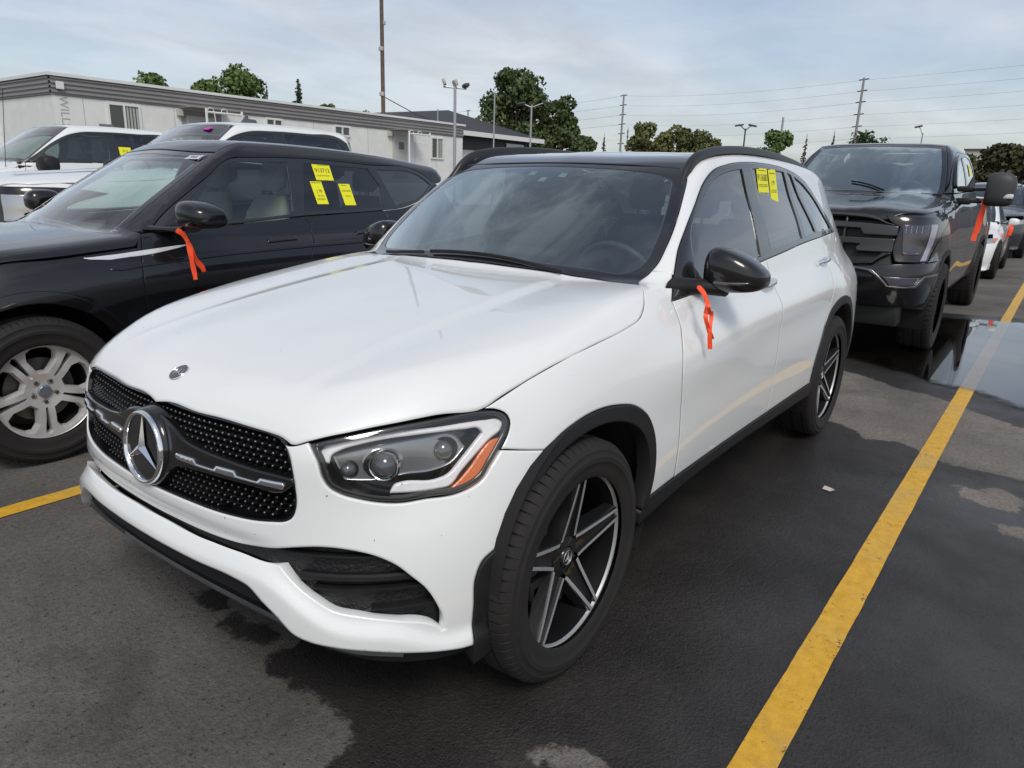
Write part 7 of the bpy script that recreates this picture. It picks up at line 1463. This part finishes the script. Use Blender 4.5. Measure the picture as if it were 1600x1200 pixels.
def conifer(label, loc, h, rw_, seed=0, dens=1., m_=None, group='trees on the skyline'):
    h *= 1.03; r = np.random.default_rng(seed); t = thing('conifer', label, 'tree', loc, 0, group); MB().tube([(0, 0, 0), (0, 0, h*.98)], [h*.02, .02], 7).build('trunk', BARK, t); V = []; F = []
    for L in range(int(26*dens)):
        z0_ = h*(.18+.80*L/(26*dens)); rr_ = rw_*(1-(z0_/h-.15)/.87)*r.uniform(.75, 1.15)
        for k in range(int(9*dens)+2):
            a = r.uniform(0, 2*math.pi); l = rr_*r.uniform(.45, 1.25); c_, s_ = math.cos(a), math.sin(a); z = z0_+r.uniform(-.03, .03)*h
            for q in range(5):
                f0 = q/5; p = np.array([l*f0*c_, l*f0*s_, z-l*f0*.25]); w_ = .07+.16*l*(1-f0); tx = r.uniform(-.08, .08)
                kk = len(V); V += [tuple(p+[-s_*w_, c_*w_, -.10+tx]), tuple(p+[c_*l*.28, s_*l*.28, -.02]), tuple(p+[s_*w_, -c_*w_, -.10-tx]), tuple(p+[0, 0, .06])]; F += [(kk, kk+1, kk+3), (kk+1, kk+2, kk+3)]
    mesh('crown', V, F, m_ or NEED, t, False); return t
tree('leafy tree behind the trailer roof, leftmost on the skyline', (-19.4, -37.9, 0), 6.5, 1.5, LF1, 900, .17, 1, cb=.4)
tree('small leafy tree just left of the tallest tree behind the trailer', (-21.5, -36.7, 0), 6.55, .9, LF1, 700, .17, 2, cb=.4)
tree('tallest green tree behind the trailer roof', (-23.0, -35.8, 0), 7.35, 1.75, LF1, 1700, .17, 3, lobes=14, cb=.4)
conifer('thin sparse conifer right of the green trees behind the trailer', (-32.8, -47.3, 0), 8.1, .75, 4, .5, BARK)
conifer('dark spruce behind the trailer roof', (-34.6, -45.9, 0), 8.4, 1.75, 5)
tree('small round tree top just right of the dark spruce', (-36.3, -44.7, 0), 7.15, .8, LF2, 350, .2, 6, cb=.5); tree('lowest tree top over the trailer, near the wooden pole', (-39.0, -43.6, 0), 6.7, .7, LF3, 200, .2, 7, cb=.6)
tree('big dark leafy tree in the middle of the skyline', (-46.5, -34.3, 0), 9.7, 2.9, LF2, 4600, .24, 8, lobes=30, cb=.18); tree('lower right half of the big leafy clump, by the two-headed lamp', (-49.4, -32.0, 0), 7.9, 1.9, LF2, 1900, .24, 9, lobes=16, cb=.15)
tree('low dark tree just right of the big leafy tree', (-54.5, -32.6, 0), 5.5, 1.6, LF2, 800, .24, 19, lobes=10, cb=.1)
conifer('first small conifer right of the big leafy tree', (-74.2, -46.7, 0), 8.0, 1.3, 10); tree('small bush top between two conifers right of the big tree', (-75.3, -44.9, 0), 7.3, 1.1, LF2, 250, .28, 11, cb=.4); conifer('small conifer left of the middle power pole', (-76.2, -43.3, 0), 7.4, .9, 12, .8); conifer('bare thin conifer right beside the middle power pole', (-77.5, -40.9, 0), 8.2, .9, 13, .5, BARK)
tree('olive green bushy tree right of the middle power pole', (-69.6, -34.5, 0), 7.6, 2.2, LF3, 1500, .28, 14, lobes=14, cb=.1); tree('bushy tree in the middle of the green row', (-71.0, -31.6, 0), 7.7, 2.3, LF3, 1500, .28, 15, lobes=14, cb=.1); tree('right hand tree of the bushy green row', (-71.9, -29.2, 0), 7.2, 2.2, LF3, 1300, .28, 16, lobes=12, cb=.1); tree('low tree filling the gap in the middle of the green row', (-70.4, -33.1, 0), 6.6, 2.0, LF3, 900, .28, 31, lobes=10, cb=.1); tree('low tree between the middle and right trees of the green row', (-71.6, -30.3, 0), 6.5, 1.9, LF3, 800, .28, 32, lobes=10, cb=.1)
tree('low shrub behind the white SUV roof, left of the lamp pole', (-76, -30.0, 0), 6.6, 1.6, LF2, 500, .28, 17, cb=.1)
tree('light green bushy tree left of the black pickup', (-65, -19.6, 0), 6.4, 1.95, LF1, 1400, .26, 18, lobes=14, cb=.1); conifer('grey spindly conifer left of the black pickup roof', (-75.4, -19.8, 0), 7.0, 1.0, 20, .6, BARK)
conifer('small conifer top above the black pickup windshield', (-76.0, -17.4, 0), 7.3, .7, 21, .6); tree('sparse tree top beside the pole behind the black pickup', (-76.6, -14.4, 0), 7.1, 1.9, LF2, 160, .3, 22, cb=.75)
tree('dark brownish tree right of the black pickup mirror', (-50.5, -1.5, 0), 4.25, 2.0, LF4, 2200, .22, 23, lobes=16, cb=.05, group='trees by the far buildings'); tree('green tree between the pickup and the far cream building', (-51.5, -3.35, 0), 4.1, .85, LF2, 800, .2, 24, cb=.1, group='trees by the far buildings'); tree('dark tree at the right edge of the picture', (-49.5, .9, 0), 3.9, 1.8, LF4, 1500, .22, 25, lobes=12, cb=.05, group='trees by the far buildings')
# far buildings
def fb(name, label, x0, x1, y0, y1, h, m_, win=None):
    t = thing(name, label, 'building', (x0, y0, 0)); m = MB(); m.box((x1-x0, 0, 0), (0, y1-y0, h)) if x1 < x0 else m.box((0, 0, 0), (x1-x0, y1-y0, h)); m.build('wall', m_, t, smooth=False, auto=None)
    m = MB(); m.box((min(0, x1-x0)-.1, -.1, h), (max(0, x1-x0)+.1, y1-y0+.1, h+.12)); m.build('parapet', mat('parapet_dark', (.08, .08, .09), .7), t, smooth=False, auto=None)
    if win:
        for (a, b, z0, z1) in win: m = MB(); m.box((.01, a, z0), (.05, b, z1)); m.build('window', mat('far_glass', (.02, .022, .03), .2), t, smooth=False, auto=None)
    return t
fb('cream_building', 'cream flat-roofed building behind the trees right of the black pickup', -68, -80, -5.3, -3.9, 5.1, mat('cream_wall', (.52, .50, .42), .7), [(.2, 1.2, 1., 2.)])
fb('dark_office_building', 'dark blue-grey building behind the trees at the right edge', -68, -85, -2.6, 9, 5.3, mat('slate_wall', (.07, .075, .10), .6), [(1.2, 4.5, 3.0, 4.0), (5.5, 9, 3.0, 4.0)])
fb('low_dark_building', 'low dark building between the cream and the blue-grey one', -69, -80, -3.88, -2.65, 4.8, mat('navy_wall', (.03, .035, .06), .6), [(.2, .9, 3.2, 4.)])
# wire fence beside the trailer, left
t = thing('wire_fence', 'wire fence with steel posts left of the trailer corner', 'fence', (-3.9, -16.5, 0)); m = MB()
for x in (0, 2.2): m.tube([(x, 0, 0), (x, 0, 2.9 if x == 0 else 2.2)], .04, 8)
m.build('post', GALV, t); m = MB()
for k in range(9): m.tube([(-.25, 0, 1.9+.11*k), (.02, 0, 1.9+.11*k)], .008, 5)
m.tube([(0, 0, 2.0), (2.2, 0, 2.0)], .02, 6); m.build('wire_arms', GALV, t); 
b = MB()
for k in range(28): b.tube([(k*.08, 0, .1), (k*.08+.0, 0, 2.0)], .003, 4)
b.build('wire_mesh', GALV, t)
